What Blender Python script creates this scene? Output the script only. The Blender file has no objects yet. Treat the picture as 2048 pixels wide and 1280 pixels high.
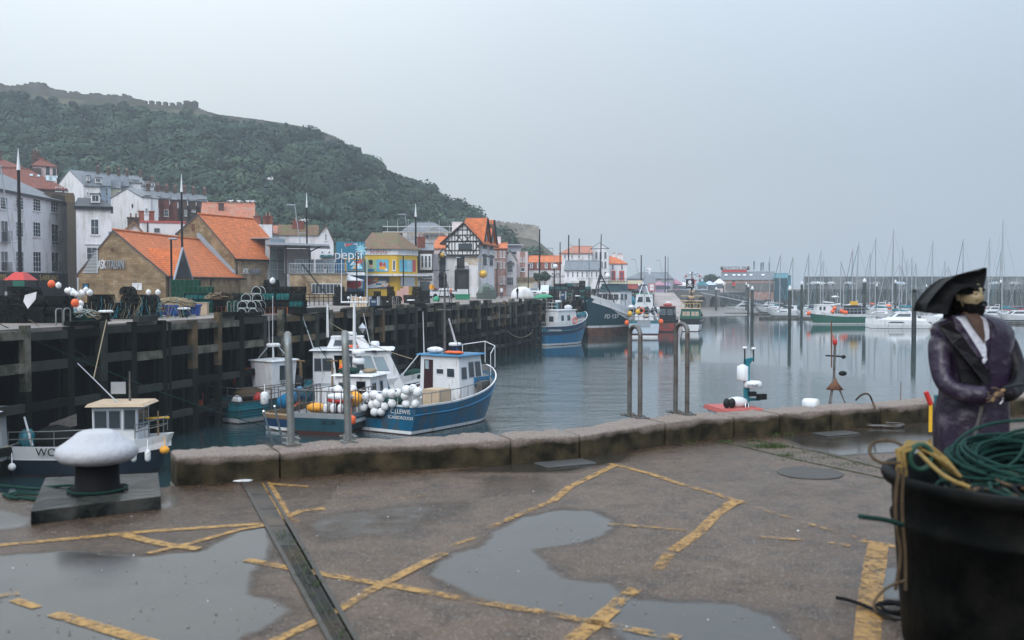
import bpy,math,random
import numpy as np
from mathutils import Vector,Matrix
R=random.Random(7)
sc=bpy.context.scene
COL=sc.collection
PI=math.pi
F=1991.0;EYE=1.75;PITCH=math.atan(67/1991.0);WZ=-6.0
# ---- camera
cd=bpy.data.cameras.new('camera');cam=bpy.data.objects.new('camera',cd);COL.objects.link(cam)
cd.sensor_width=36;cd.lens=35.0;cd.clip_end=6000;cd.clip_start=.1
cam.location=(0,0,EYE);cam.rotation_euler=(PI/2-PITCH,0,0)
cd.dof.use_dof=True;cd.dof.focus_distance=75;cd.dof.aperture_fstop=2.6
sc.camera=cam
# ---- world
w=bpy.data.worlds.new('World');sc.world=w;w.use_nodes=True
nt=w.node_tree;nt.nodes.clear()
SUN_EL,SUN_AZ=math.radians(38),math.radians(-18)
sky=nt.nodes.new('ShaderNodeTexSky');sky.sky_type='NISHITA';sky.sun_disc=False
sky.sun_elevation=SUN_EL;sky.sun_rotation=SUN_AZ;sky.air_density=1.6;sky.dust_density=5
tc=nt.nodes.new('ShaderNodeTexCoord')
# overcast cloud cover: nearly even grey, a little brighter to the left, mixed over the clear sky
sep=nt.nodes.new('ShaderNodeSeparateXYZ');nt.links.new(tc.outputs['Generated'],sep.inputs[0])
mr=nt.nodes.new('ShaderNodeMapRange');mr.inputs['From Min'].default_value=-.55;mr.inputs['From Max'].default_value=.5
nt.links.new(sep.outputs['X'],mr.inputs['Value'])
cr=nt.nodes.new('ShaderNodeValToRGB')
cr.color_ramp.elements[0].color=(6.0,7.0,7.8,1);cr.color_ramp.elements[1].color=(4.3,5.15,6.2,1)
nt.links.new(mr.outputs[0],cr.inputs[0])
no=nt.nodes.new('ShaderNodeTexNoise');no.inputs['Scale'].default_value=2.2;no.inputs['Detail'].default_value=3
nt.links.new(tc.outputs['Generated'],no.inputs['Vector'])
mr2=nt.nodes.new('ShaderNodeMapRange');mr2.inputs['To Min'].default_value=.93;mr2.inputs['To Max'].default_value=1.07
nt.links.new(no.outputs[0],mr2.inputs['Value'])
vm=nt.nodes.new('ShaderNodeVectorMath');vm.operation='SCALE'
nt.links.new(cr.outputs[0],vm.inputs[0]);nt.links.new(mr2.outputs[0],vm.inputs['Scale'])
# an overcast sky is about three times as bright overhead as at the horizon
zr_=nt.nodes.new('ShaderNodeMapRange');zr_.inputs['From Min'].default_value=.12;zr_.inputs['From Max'].default_value=1;zr_.inputs['To Min'].default_value=1;zr_.inputs['To Max'].default_value=3.5
nt.links.new(sep.outputs['Z'],zr_.inputs['Value']);vz=nt.nodes.new('ShaderNodeVectorMath');vz.operation='SCALE'
mx=nt.nodes.new('ShaderNodeMixRGB');mx.inputs[0].default_value=.9
nt.links.new(vm.outputs[0],vz.inputs[0]);nt.links.new(zr_.outputs[0],vz.inputs['Scale']);nt.links.new(sky.outputs[0],mx.inputs[1]);nt.links.new(vz.outputs[0],mx.inputs[2])
bg=nt.nodes.new('ShaderNodeBackground');bg.inputs[1].default_value=.075
wo=nt.nodes.new('ShaderNodeOutputWorld')
nt.links.new(mx.outputs[0],bg.inputs[0]);nt.links.new(bg.outputs[0],wo.inputs[0])
# ---- sun (overcast: weak, very soft)
sl=bpy.data.lights.new('sun','SUN');sl.energy=1.5;sl.angle=math.radians(40);sl.color=(1,.97,.93)
so=bpy.data.objects.new('sun',sl);COL.objects.link(so);so.rotation_euler=(PI/2-SUN_EL,0,SUN_AZ)
sc.view_settings.view_transform='Standard';sc.view_settings.look='None'
sc.view_settings.exposure=0.33;sc.view_settings.gamma=1
sc.cycles.max_bounces=6;sc.cycles.diffuse_bounces=2;sc.cycles.glossy_bounces=3
sc.cycles.transmission_bounces=3;sc.cycles.transparent_max_bounces=8;sc.cycles.volume_bounces=1
sc.cycles.caustics_reflective=False;sc.cycles.caustics_refractive=False

# ---- pixel helpers (photograph pixels -> metres)
def ray(px,py):
    u=(px-1024)/F;v=(640-py)/F;c,s=math.cos(PITCH),math.sin(PITCH)
    return Vector((u,c+v*s,-s+v*c))
def P(px,py,D):
    d=ray(px,py);return Vector((0,0,EYE)) + d*(D/d.y)
def G(px,py,z=0.0):
    d=ray(px,py);return Vector((0,0,EYE)) + d*((z-EYE)/d.z)
def XD(px,D): return (px-1024)/F*D*(1/math.cos(PITCH))
def PXY(px,D,z):  # pixel column at distance D, height z
    return Vector((XD(px,D),D,z))

# ---- materials
MATS={}
def mat(name,col,rough=.7,metal=0,var=.12,scale=2.0,bump=0,bscale=25,dirt=None,dirtamt=.3,dscale=1.2,emit=0,coords='Object',stretch=None,spec=None):
    if name in MATS: return MATS[name]
    m=bpy.data.materials.new(name);m.use_nodes=True;n=m.node_tree;b=n.nodes['Principled BSDF']
    MATS[name]=m
    b.inputs['Roughness'].default_value=rough;b.inputs['Metallic'].default_value=metal
    b.inputs['Specular IOR Level'].default_value=spec if spec is not None else (.22 if rough > .6 else .4)
    t=n.nodes.new('ShaderNodeTexCoord');mp=n.nodes.new('ShaderNodeMapping')
    if stretch: mp.inputs['Scale'].default_value=stretch
    n.links.new(t.outputs[coords],mp.inputs[0])
    no=n.nodes.new('ShaderNodeTexNoise');no.inputs['Scale'].default_value=scale;no.inputs['Detail'].default_value=5
    n.links.new(mp.outputs[0],no.inputs['Vector'])
    r=n.nodes.new('ShaderNodeMapRange');r.inputs['From Min'].default_value=.25;r.inputs['From Max'].default_value=.75
    r.inputs['To Min'].default_value=1-var;r.inputs['To Max'].default_value=1+var
    n.links.new(no.outputs[0],r.inputs['Value'])
    v=n.nodes.new('ShaderNodeVectorMath');v.operation='SCALE';v.inputs[0].default_value=col[:3]
    n.links.new(r.outputs[0],v.inputs['Scale'])
    out=v.outputs[0]
    if dirt is not None:
        n2=n.nodes.new('ShaderNodeTexNoise');n2.inputs['Scale'].default_value=dscale;n2.inputs['Detail'].default_value=8;n2.inputs['Roughness'].default_value=.65
        n.links.new(mp.outputs[0],n2.inputs['Vector'])
        rr=n.nodes.new('ShaderNodeMapRange');rr.inputs['From Min'].default_value=.62-dirtamt*.5;rr.inputs['From Max'].default_value=.72-dirtamt*.3
        n.links.new(n2.outputs[0],rr.inputs['Value'])
        mm=n.nodes.new('ShaderNodeMixRGB');mm.inputs[2].default_value=(*dirt[:3],1)
        n.links.new(rr.outputs[0],mm.inputs[0]);n.links.new(out,mm.inputs[1]);out=mm.outputs[0]
    n.links.new(out,b.inputs['Base Color'])
    if bump:
        n3=n.nodes.new('ShaderNodeTexNoise');n3.inputs['Scale'].default_value=bscale;n3.inputs['Detail'].default_value=4
        n.links.new(mp.outputs[0],n3.inputs['Vector'])
        bb=n.nodes.new('ShaderNodeBump');bb.inputs['Strength'].default_value=bump;bb.inputs['Distance'].default_value=.05
        n.links.new(n3.outputs[0],bb.inputs['Height']);n.links.new(bb.outputs[0],b.inputs['Normal'])
    if emit:
        b.inputs['Emission Color'].default_value=(*col[:3],1);b.inputs['Emission Strength'].default_value=emit
    return m
def brickmat(name,c1,c2,mortar,bw=.5,bh=.2,rough=.85,axis='x',msize=.012,dirt=None):
    if name in MATS: return MATS[name]
    m=mat(name,c1,rough,dirt=dirt,dirtamt=.35) if dirt else mat(name,c1,rough)
    n=m.node_tree;b=n.nodes['Principled BSDF']
    t=n.nodes.new('ShaderNodeTexCoord');s=n.nodes.new('ShaderNodeSeparateXYZ');n.links.new(t.outputs['Object'],s.inputs[0])
    ad=n.nodes.new('ShaderNodeMath');ad.operation='ADD';n.links.new(s.outputs['X'],ad.inputs[0]);n.links.new(s.outputs['Y'],ad.inputs[1])
    c=n.nodes.new('ShaderNodeCombineXYZ');n.links.new(ad.outputs[0],c.inputs['X']);n.links.new(s.outputs['Z'],c.inputs['Y'])
    k=n.nodes.new('ShaderNodeTexBrick');k.inputs['Scale'].default_value=1;k.inputs['Brick Width'].default_value=bw;k.inputs['Row Height'].default_value=bh
    k.inputs['Mortar Size'].default_value=msize;k.inputs['Color1'].default_value=(*c1,1);k.inputs['Color2'].default_value=(*c2,1);k.inputs['Mortar'].default_value=(*mortar,1)
    k.inputs['Bias'].default_value=-.2
    n.links.new(c.outputs[0],k.inputs['Vector'])
    mm=n.nodes.new('ShaderNodeMixRGB');mm.blend_type='MULTIPLY';mm.inputs[0].default_value=1
    no=n.nodes.new('ShaderNodeTexNoise');no.inputs['Scale'].default_value=.8;no.inputs['Detail'].default_value=7;n.links.new(t.outputs['Object'],no.inputs['Vector'])
    r=n.nodes.new('ShaderNodeMapRange');r.inputs['From Min'].default_value=.3;r.inputs['From Max'].default_value=.7;r.inputs['To Min'].default_value=.55;r.inputs['To Max'].default_value=1.25
    n.links.new(no.outputs[0],r.inputs['Value']);n.links.new(k.outputs[0],mm.inputs[1]);n.links.new(r.outputs[0],mm.inputs[2])
    n.links.new(mm.outputs[0],b.inputs['Base Color'])
    bb=n.nodes.new('ShaderNodeBump');bb.inputs['Strength'].default_value=.5;bb.inputs['Distance'].default_value=.02;bb.invert=True
    n.links.new(k.outputs['Fac'],bb.inputs['Height']);n.links.new(bb.outputs[0],b.inputs['Normal'])
    return m
def tilemat(name,col,dark,ax='X',tw=.28,th=.34,rough=.75,moss=None):
    """pantiles: rolls across the roof, courses up the slope"""
    if name in MATS: return MATS[name]
    m=bpy.data.materials.new(name);m.use_nodes=True;n=m.node_tree;b=n.nodes['Principled BSDF'];MATS[name]=m
    b.inputs['Roughness'].default_value=rough
    t=n.nodes.new('ShaderNodeTexCoord');s=n.nodes.new('ShaderNodeSeparateXYZ');n.links.new(t.outputs['Object'],s.inputs[0])
    def math_(op,a,bv):
        k=n.nodes.new('ShaderNodeMath');k.operation=op
        for i,q in enumerate((a,bv)):
            if q is None: continue
            if isinstance(q,(int,float)): k.inputs[i].default_value=q
            else: n.links.new(q,k.inputs[i])
        return k.outputs[0]
    rows=math_('FRACT',math_('DIVIDE',s.outputs['Z'],th*.62),None)
    cols=math_('SINE',math_('MULTIPLY',s.outputs[ax],2*PI/tw),None)
    no=n.nodes.new('ShaderNodeTexNoise');no.inputs['Scale'].default_value=1.1;no.inputs['Detail'].default_value=8;n.links.new(t.outputs['Object'],no.inputs['Vector'])
    vo=n.nodes.new('ShaderNodeTexWhiteNoise');fl=math_('FLOOR',math_('DIVIDE',s.outputs['Z'],th*.62),None);fx=math_('FLOOR',math_('DIVIDE',s.outputs[ax],tw),None)
    cc=n.nodes.new('ShaderNodeCombineXYZ');n.links.new(fl,cc.inputs[0]);n.links.new(fx,cc.inputs[1]);n.links.new(cc.outputs[0],vo.inputs['Vector'])
    r=n.nodes.new('ShaderNodeValToRGB');r.color_ramp.elements[0].position=.3;r.color_ramp.elements[1].position=.7
    r.color_ramp.elements[0].color=(*[c*.75 for c in col],1);r.color_ramp.elements[1].color=(*[min(1,c*1.15) for c in col],1)
    mixv=math_('ADD',math_('MULTIPLY',no.outputs[0],.7),math_('MULTIPLY',vo.outputs['Value'],.3))
    n.links.new(mixv,r.inputs[0])
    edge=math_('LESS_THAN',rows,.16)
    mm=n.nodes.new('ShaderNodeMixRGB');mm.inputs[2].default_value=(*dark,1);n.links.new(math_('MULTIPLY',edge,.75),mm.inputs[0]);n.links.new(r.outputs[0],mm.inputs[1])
    out=mm.outputs[0]
    if moss:
        n2=n.nodes.new('ShaderNodeTexNoise');n2.inputs['Scale'].default_value=.9;n2.inputs['Detail'].default_value=9;n.links.new(t.outputs['Object'],n2.inputs['Vector'])
        rr=n.nodes.new('ShaderNodeMapRange');rr.inputs['From Min'].default_value=.48;rr.inputs['From Max'].default_value=.62;n.links.new(n2.outputs[0],rr.inputs['Value'])
        m2=n.nodes.new('ShaderNodeMixRGB');m2.inputs[2].default_value=(*moss,1);n.links.new(rr.outputs[0],m2.inputs[0]);n.links.new(out,m2.inputs[1]);out=m2.outputs[0]
    n.links.new(out,b.inputs['Base Color'])
    hh=math_('ADD',math_('MULTIPLY',cols,.5),rows)
    bb=n.nodes.new('ShaderNodeBump');bb.inputs['Strength'].default_value=.7;bb.inputs['Distance'].default_value=.05
    n.links.new(hh,bb.inputs['Height']);n.links.new(bb.outputs[0],b.inputs['Normal'])
    return m

# ---- mesh builder
class MB:
    def __init__(s): s.v=[];s.f=[];s.m=[];s.mats=[];s.sm=[]
    def mi(s,m):
        if m not in s.mats: s.mats.append(m)
        return s.mats.index(m)
    def add(s,vs,fs,m,smooth=False):
        o=len(s.v);s.v += [tuple(p) for p in vs];k=s.mi(m)
        for f_ in fs: s.f.append(tuple(o+i for i in f_));s.m.append(k);s.sm.append(smooth)
        return s
    def box(s,x0,x1,y0,y1,z0,z1,m,M=None):
        vs=[Vector((x,y,z)) for x in (x0,x1) for y in (y0,y1) for z in (z0,z1)]
        if M: vs=[M @ p for p in vs]
        return s.add(vs,[(0,1,3,2),(4,6,7,5),(0,4,5,1),(2,3,7,6),(0,2,6,4),(1,5,7,3)],m)
    def hexa(s,b,t,m):  # bottom 4 pts, top 4 pts (ccw seen from above)
        return s.add(list(b)+list(t),[(3,2,1,0),(4,5,6,7),(0,1,5,4),(1,2,6,5),(2,3,7,6),(3,0,4,7)],m)
    def prism(s,pts,axis,a0,a1,m):  # pts 2d; axis 'y': (x,z); 'x': (y,z); 'z': (x,y)
        def mk(p,a): return {'y': (p[0],a,p[1]),'x': (a,p[0],p[1]),'z': (p[0],p[1],a)}[axis]
        n=len(pts);vs=[mk(p,a0) for p in pts]+[mk(p,a1) for p in pts]
        fs=[tuple(range(n)),tuple(range(2*n-1,n-1,-1))]+[(i,(i+1) % n + 0,(i+1) % n+n,i+n)[::-1] for i in range(n)]
        return s.add(vs,fs,m)
    def tube(s,pts,r,m,n=6,caps=True,r1=None,smooth=True):
        pts=[Vector(p) for p in pts];N=len(pts);vs=[];up=None
        for i,p in enumerate(pts):
            d=(pts[min(i+1,N-1)]-pts[max(i-1,0)]).normalized()
            if up is None:
                up=d.cross(Vector((0,0,1)));
                if up.length < .1: up=Vector((1,0,0))
            up=(up - d*up.dot(d));
            if up.length < 1e-6: up=d.orthogonal()
            up.normalize();b=d.cross(up)
            rr=r if r1 is None else r+(r1-r)*i/max(1,N-1)
            for k in range(n):
                a=2*PI*k/n;vs.append(p+up*(math.cos(a)*rr)+b*(math.sin(a)*rr))
        fs=[(i*n+k,i*n+(k+1) % n,(i+1)*n+(k+1) % n,(i+1)*n+k) for i in range(N-1) for k in range(n)]
        s.add(vs,fs,m,smooth)
        if caps: s.add(vs[:n],[tuple(range(n))[::-1]],m);s.add(vs[-n:],[tuple(range(n))],m)
        return s
    def lathe(s,prof,m,n=16,c=(0,0,0),smooth=True,M=None,sx=1,sy=1):
        vs=[]
        for r_,z in prof:
            for k in range(n):
                a=2*PI*k/n;vs.append(Vector((c[0]+math.cos(a)*r_*sx,c[1]+math.sin(a)*r_*sy,c[2]+z)))
        if M: vs=[M @ p for p in vs]
        N=len(prof)
        fs=[(i*n+k,i*n+(k+1) % n,(i+1)*n+(k+1) % n,(i+1)*n+k) for i in range(N-1) for k in range(n)]
        fs += [tuple(range(n))[::-1],tuple((N-1)*n+k for k in range(n))]
        return s.add(vs,fs,m,smooth)
    def ball(s,c,r,m,n=12,k=7,sc_=(1,1,1),M=None):
        pr=[(max(.001,r*math.sin(PI*i/k)),-r*math.cos(PI*i/k)) for i in range(k+1)]
        vs=[]
        for r_,z in pr:
            for q in range(n):
                a=2*PI*q/n;vs.append(Vector((math.cos(a)*r_*sc_[0],math.sin(a)*r_*sc_[1],z*sc_[2])))
        if M: vs=[M @ p for p in vs]
        vs=[p+Vector(c) for p in vs]
        fs=[(i*n+q,i*n+(q+1) % n,(i+1)*n+(q+1) % n,(i+1)*n+q) for i in range(k) for q in range(n)]
        return s.add(vs,fs,m,True)
    def quad(s,a,b,c,d,m): return s.add([a,b,c,d],[(0,1,2,3)],m)
    def build(s,name,parent=None,loc=None):
        me=bpy.data.meshes.new(name);me.from_pydata(s.v,[],s.f)
        for m in s.mats: me.materials.append(m)
        me.polygons.foreach_set('material_index',s.m);me.polygons.foreach_set('use_smooth',s.sm);me.update()
        o=bpy.data.objects.new(name,me);COL.objects.link(o)
        if parent is not None: o.parent=parent
        if loc is not None: o.location=loc
        return o
def npmesh(name,v,f,mats,mi=None,smooth=False,parent=None):
    me=bpy.data.meshes.new(name);k=f.shape[1]
    me.vertices.add(len(v));me.vertices.foreach_set('co',v.astype(np.float32).ravel())
    me.loops.add(f.size);me.loops.foreach_set('vertex_index',f.astype(np.int32).ravel())
    me.polygons.add(len(f));me.polygons.foreach_set('loop_start',np.arange(0,f.size,k,dtype=np.int32));me.polygons.foreach_set('loop_total',np.full(len(f),k,dtype=np.int32))
    for m in mats: me.materials.append(m)
    if mi is not None: me.polygons.foreach_set('material_index',mi.astype(np.int32))
    if smooth: me.polygons.foreach_set('use_smooth',np.ones(len(f),dtype=bool))
    me.update(calc_edges=True);me.validate()
    o=bpy.data.objects.new(name,me);COL.objects.link(o)
    if parent is not None: o.parent=parent
    return o
def tag(o,label,cat,group=None):
    o['label']=label;o['category']=cat
    if group: o['group']=group
    return o
def T(name,label,cat,loc=(0,0,0),rz=0,group=None):
    o=bpy.data.objects.new(name,None);COL.objects.link(o);o.location=loc;o.rotation_euler=(0,0,rz);o.empty_display_size=.2
    return tag(o,label,cat,group)
def struct(o,kind='structure'): o['kind']=kind;return o
def clone(o,loc=None,rz=None,label=None,group=None,scale=None,parent=None):
    c=o.copy();COL.objects.link(c)
    if parent is not None: c.parent=parent
    if loc is not None: c.location=loc
    if rz is not None: c.rotation_euler=(0,0,rz)
    if scale is not None: c.scale=scale
    if label: c['label']=label
    if group: c['group']=group
    for ch in list(o.children): clone(ch,parent=c)
    return c
def text(parent,name,s,loc,rot,size,m,ex=.01,sx=1.0,align='CENTER'):
    cu=bpy.data.curves.new(name,'FONT');cu.body=s;cu.size=size;cu.extrude=ex;cu.align_x=align;cu.align_y='CENTER';cu.materials.append(m)
    tmp=bpy.data.objects.new(name,cu);me=bpy.data.meshes.new_from_object(tmp);bpy.data.objects.remove(tmp)
    o=bpy.data.objects.new(name,me);COL.objects.link(o);o.parent=parent;o.location=loc;o.rotation_euler=rot;o.scale=(sx,1,1)
    return o
# ---- common materials
M_={}
def C(name): return M_[name]
def defm(k,*a,**kw): M_[k]=mat(k,*a,**kw)
defm('white_paint',(.7,.71,.74),.5,var=.06,stretch=(1,1,.3),dirt=(.45,.4,.34),dirtamt=.14,dscale=2.6)
defm('white_wall',(.72,.71,.74),.8,var=.08,stretch=(1,1,.35),dirt=(.48,.46,.44),dirtamt=.22,dscale=.6)
defm('pink_wall',(.62,.5,.5),.8,var=.08)
defm('cream_wall',(.68,.62,.45),.8,var=.06)
defm('blue_wall',(.5,.58,.68),.8,var=.06)
defm('grey_wall',(.3,.31,.33),.8,var=.1)
defm('brown_wall',(.09,.075,.055),.9,var=.2)
defm('black_paint',(.008,.009,.011),.5,var=.2,spec=.25)
defm('dark_metal',(.018,.02,.022),.5,.3,var=.2,spec=.25)
defm('slate',(.16,.175,.2),.6,var=.15,scale=1.5,bump=.3,bscale=8)
defm('slate_dark',(.06,.065,.075),.6,var=.15,scale=1.5,bump=.3,bscale=8)
defm('lead',(.3,.33,.38),.5,var=.1)
defm('galv',(.22,.235,.235),.5,.6,var=.2,scale=14,bump=.15,bscale=60,dirt=(.2,.17,.14),dirtamt=.22,dscale=9)
defm('steel_worn',(.15,.145,.14),.5,.5,var=.25,scale=12,bump=.2,bscale=50,dirt=(.09,.06,.045),dirtamt=.25,dscale=6)
defm('alu',(.55,.57,.6),.35,.7,var=.08)
defm('glass',(.035,.045,.055),.08,0,var=.3,scale=.6,spec=.8)
defm('glass_far',(.1,.12,.15),.2,0,var=.3,scale=.5)
defm('glass_pale',(.32,.4,.45),.1,0,var=.2,scale=.4)
defm('orange',(.85,.13,.03),.45,var=.08,dirt=(.45,.1,.05),dirtamt=.15)
defm('red',(.5,.03,.025),.5,var=.1)
defm('red_faded',(.42,.09,.08),.6,var=.15)
defm('yellow',(.75,.42,.03),.5,var=.08)
defm('amber',(.8,.35,.03),.5,var=.1)
defm('blue_paint',(.003,.1,.2),.38,var=.15,stretch=(1,1,.3),dirt=(.06,.08,.1),dirtamt=.3,dscale=2.4)
defm('blue_bright',(.01,.17,.36),.38,var=.15,stretch=(1,1,.3),dirt=(.05,.12,.17),dirtamt=.28,dscale=2.4)
defm('blue_dark',(.01,.04,.1),.4,var=.15)
defm('navy',(.005,.014,.03),.4,var=.15)
defm('teal',(.015,.17,.22),.45,var=.2,dirt=(.05,.1,.11),dirtamt=.25)
defm('teal_dark',(.006,.05,.07),.45,var=.2)
defm('green_paint',(.012,.11,.075),.45,var=.15)
defm('green_dark',(.01,.05,.03),.6,var=.2)
defm('antifoul',(.05,.018,.015),.7,var=.3)
defm('rust',(.12,.05,.035),.85,var=.35,scale=5,dirt=(.2,.1,.06),dirtamt=.4)
defm('deck_grey',(.18,.18,.18),.75,var=.2)
defm('wood',(.2,.13,.07),.8,var=.25,stretch=(1,8,8),scale=3)
defm('wood_pale',(.5,.38,.27),.8,var=.12)
defm('maroon',(.035,.008,.012),.45,var=.1)
defm('buoy_white',(.75,.75,.77),.5,var=.06,dirt=(.4,.36,.3),dirtamt=.18,dscale=4)
defm('rope_green',(.008,.045,.036),.8,var=.35,scale=40,bump=.6,bscale=160)
defm('rope_blue',(.02,.2,.28),.8,var=.3,scale=20)
defm('rope_tan',(.3,.24,.16),.85,var=.3,scale=30)
defm('rope_brown',(.09,.06,.035),.85,var=.3,scale=30,bump=.5,bscale=120)
defm('rope_yellow',(.27,.18,.06),.8,var=.3,scale=30,bump=.5,bscale=120)
defm('rubber',(.006,.006,.007),.7,var=.2,spec=.12)
defm('gold',(.65,.4,.07),.4,.3,var=.1)
defm('gold_text',(.55,.38,.12),.6,var=.1)
M_['stone']=brickmat('sandstone',(.25,.165,.085),(.33,.25,.16),(.14,.1,.07),.62,.27,msize=.01)
M_['stone_pale']=brickmat('sandstone_pale',(.37,.27,.16),(.47,.38,.27),(.25,.2,.15),.62,.27,msize=.01)
M_['brick']=brickmat('red_brick',(.27,.07,.045),(.2,.055,.04),(.22,.16,.13),.24,.08,msize=.006)
M_['brick_pale']=brickmat('pale_brick',(.42,.24,.2),(.36,.2,.17),(.35,.3,.28),.24,.08,msize=.006)
M_['brick_dark']=brickmat('dark_brick',(.12,.075,.06),(.09,.06,.05),(.12,.1,.09),.24,.08,msize=.006)
for ax in 'XY':
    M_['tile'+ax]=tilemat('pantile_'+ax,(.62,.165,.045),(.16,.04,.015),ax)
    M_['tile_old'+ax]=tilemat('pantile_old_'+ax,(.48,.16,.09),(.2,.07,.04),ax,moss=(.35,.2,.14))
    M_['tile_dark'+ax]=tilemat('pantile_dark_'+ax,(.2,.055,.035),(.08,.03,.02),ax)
    M_['tile_brown'+ax]=tilemat('plain_tile_brown_'+ax,(.2,.115,.07),(.1,.06,.04),ax,.2,.22,moss=(.14,.13,.05))
    M_['slates'+ax]=tilemat('slate_roof_'+ax,(.15,.165,.19),(.09,.1,.115),ax,.35,.4,rough=.5)

# =============== SETTING ===============
def nodes(m): return m.node_tree,m.node_tree.nodes['Principled BSDF']
def water_mat():
    m=bpy.data.materials.new('harbour_water');m.use_nodes=True;n,b=nodes(m)
    b.inputs['Base Color'].default_value=(.018,.042,.047,1);b.inputs['Roughness'].default_value=.035;b.inputs['IOR'].default_value=1.9
    t=n.nodes.new('ShaderNodeTexCoord')
    def noise(scale,det,st=(1,1,1)):
        mp=n.nodes.new('ShaderNodeMapping');mp.inputs['Scale'].default_value=st;n.links.new(t.outputs['Object'],mp.inputs[0])
        k=n.nodes.new('ShaderNodeTexNoise');k.inputs['Scale'].default_value=scale;k.inputs['Detail'].default_value=det;n.links.new(mp.outputs[0],k.inputs['Vector']);return k.outputs[0]
    def mth(op,a,c):
        k=n.nodes.new('ShaderNodeMath');k.operation=op
        for i,q in enumerate((a,c)):
            if isinstance(q,(int,float)): k.inputs[i].default_value=q
            elif q is not None: n.links.new(q,k.inputs[i])
        return k.outputs[0]
    wave=mth('ADD',mth('MULTIPLY',noise(2.6,4,(.5,1.3,1)),.42),mth('MULTIPLY',noise(.28,2,(.6,1.1,1)),.9))
    # breeze patch in the middle of the basin
    vm=n.nodes.new('ShaderNodeVectorMath');vm.operation='DISTANCE';g=G(1010,770,WZ);vm.inputs[1].default_value=(g.x,g.y+4,0)
    mp=n.nodes.new('ShaderNodeMapping');n.links.new(t.outputs['Object'],mp.inputs[0]);n.links.new(mp.outputs[0],vm.inputs[0])
    r=n.nodes.new('ShaderNodeMapRange');r.inputs['From Min'].default_value=4;r.inputs['From Max'].default_value=34;r.inputs['To Min'].default_value=1;r.inputs['To Max'].default_value=.0
    n.links.new(vm.outputs['Value'],r.inputs['Value'])
    st=mth('ADD',mth('MULTIPLY',r.outputs[0],.85),mth('MULTIPLY',noise(.03,3,(.5,1.5,1)),.045))
    bb=n.nodes.new('ShaderNodeBump');bb.inputs['Distance'].default_value=.35
    n.links.new(wave,bb.inputs['Height']);n.links.new(st,bb.inputs['Strength']);n.links.new(bb.outputs[0],b.inputs['Normal'])
    return m
mb=MB();mb.quad((-640,10,0),(690,10,0),(690,740,0),(-640,740,0),water_mat())
# start the sheet beyond the near quay edge
o=mb.build('harbour_water');o.location=(0,-4,WZ);struct(o)

defm('deck_conc',(.27,.225,.2),.55,var=.2,scale=.35,bump=.3,bscale=6,dirt=(.14,.12,.11),dirtamt=.5,dscale=.25)
defm('mud',(.16,.14,.13),.4,var=.25,scale=.3,bump=.5,bscale=1)
defm('wall_green',(.045,.055,.05),.85,var=.35,scale=.4,bump=.5,bscale=3,dirt=(.12,.12,.11),dirtamt=.35,dscale=.2)
defm('timber_dark',(.010,.012,.010),.85,var=.35,scale=1.4,bump=.6,bscale=9,stretch=(1,1,.3),spec=.08)
defm('timber_mid',(.032,.034,.029),.85,var=.35,scale=1.4,bump=.6,bscale=9)
defm('timber_pale',(.19,.168,.135),.85,var=.35,scale=1.4,bump=.6,bscale=9,dirt=(.05,.05,.035),dirtamt=.45,dscale=1)
defm('timber_brown',(.14,.085,.042),.85,var=.35,scale=1.4,bump=.6,bscale=9,dirt=(.05,.05,.035),dirtamt=.4,dscale=1)
defm('recess_shade',(.002,.0024,.0024),.95,var=.3,spec=.0)  # near-black; the shade of hollows and openings is put into this colour
# ---- opposite quay line
QD0=39.5;QX0=XD(0,QD0);QS=.2712
def Q(D,off=0,z=0.0):  # point on the quay edge at distance D, off metres inland
    L=math.hypot(QS,1);return Vector((QX0+QS*(D-QD0)-off/L,D+off*QS/L,z))
QA=math.atan2(1,QS)
# deck sheet (town side), goes round to the far shore
far=[Q(232,.42),PXY(1303,292,0),PXY(1342,294,0),PXY(1345,302,0),PXY(1440,312,0),PXY(1530,388,0),PXY(2400,388,0),PXY(2000,735,0)]
pts=[Q(12,.42),Q(100,.42)]+far+[Vector((-640,735,0)),Vector((-640,12,0))]
mb=MB();mb.prism([(p.x,p.y) for p in pts],'z',-.35,0,C('deck_conc'));struct(mb.build('quay_deck'))
# recess behind the piles + far walls
def wallstrip(name,poly,z0,z1,th,m,label=None,cat='harbour wall'):
    mb=MB()
    for a,b in zip(poly[:-1],poly[1:]):
        a=Vector(a);b=Vector(b);d=(b-a).normalized();nn=Vector((-d.y,d.x,0))*th
        mb.hexa([(a.x,a.y,z0),(b.x,b.y,z0),(b.x+nn.x,b.y+nn.y,z0),(a.x+nn.x,a.y+nn.y,z0)],[(a.x,a.y,z1),(b.x,b.y,z1),(b.x+nn.x,b.y+nn.y,z1),(a.x+nn.x,a.y+nn.y,z1)],m)
    o=mb.build(name)
    if label: tag(o,label,cat)
    return o
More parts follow.
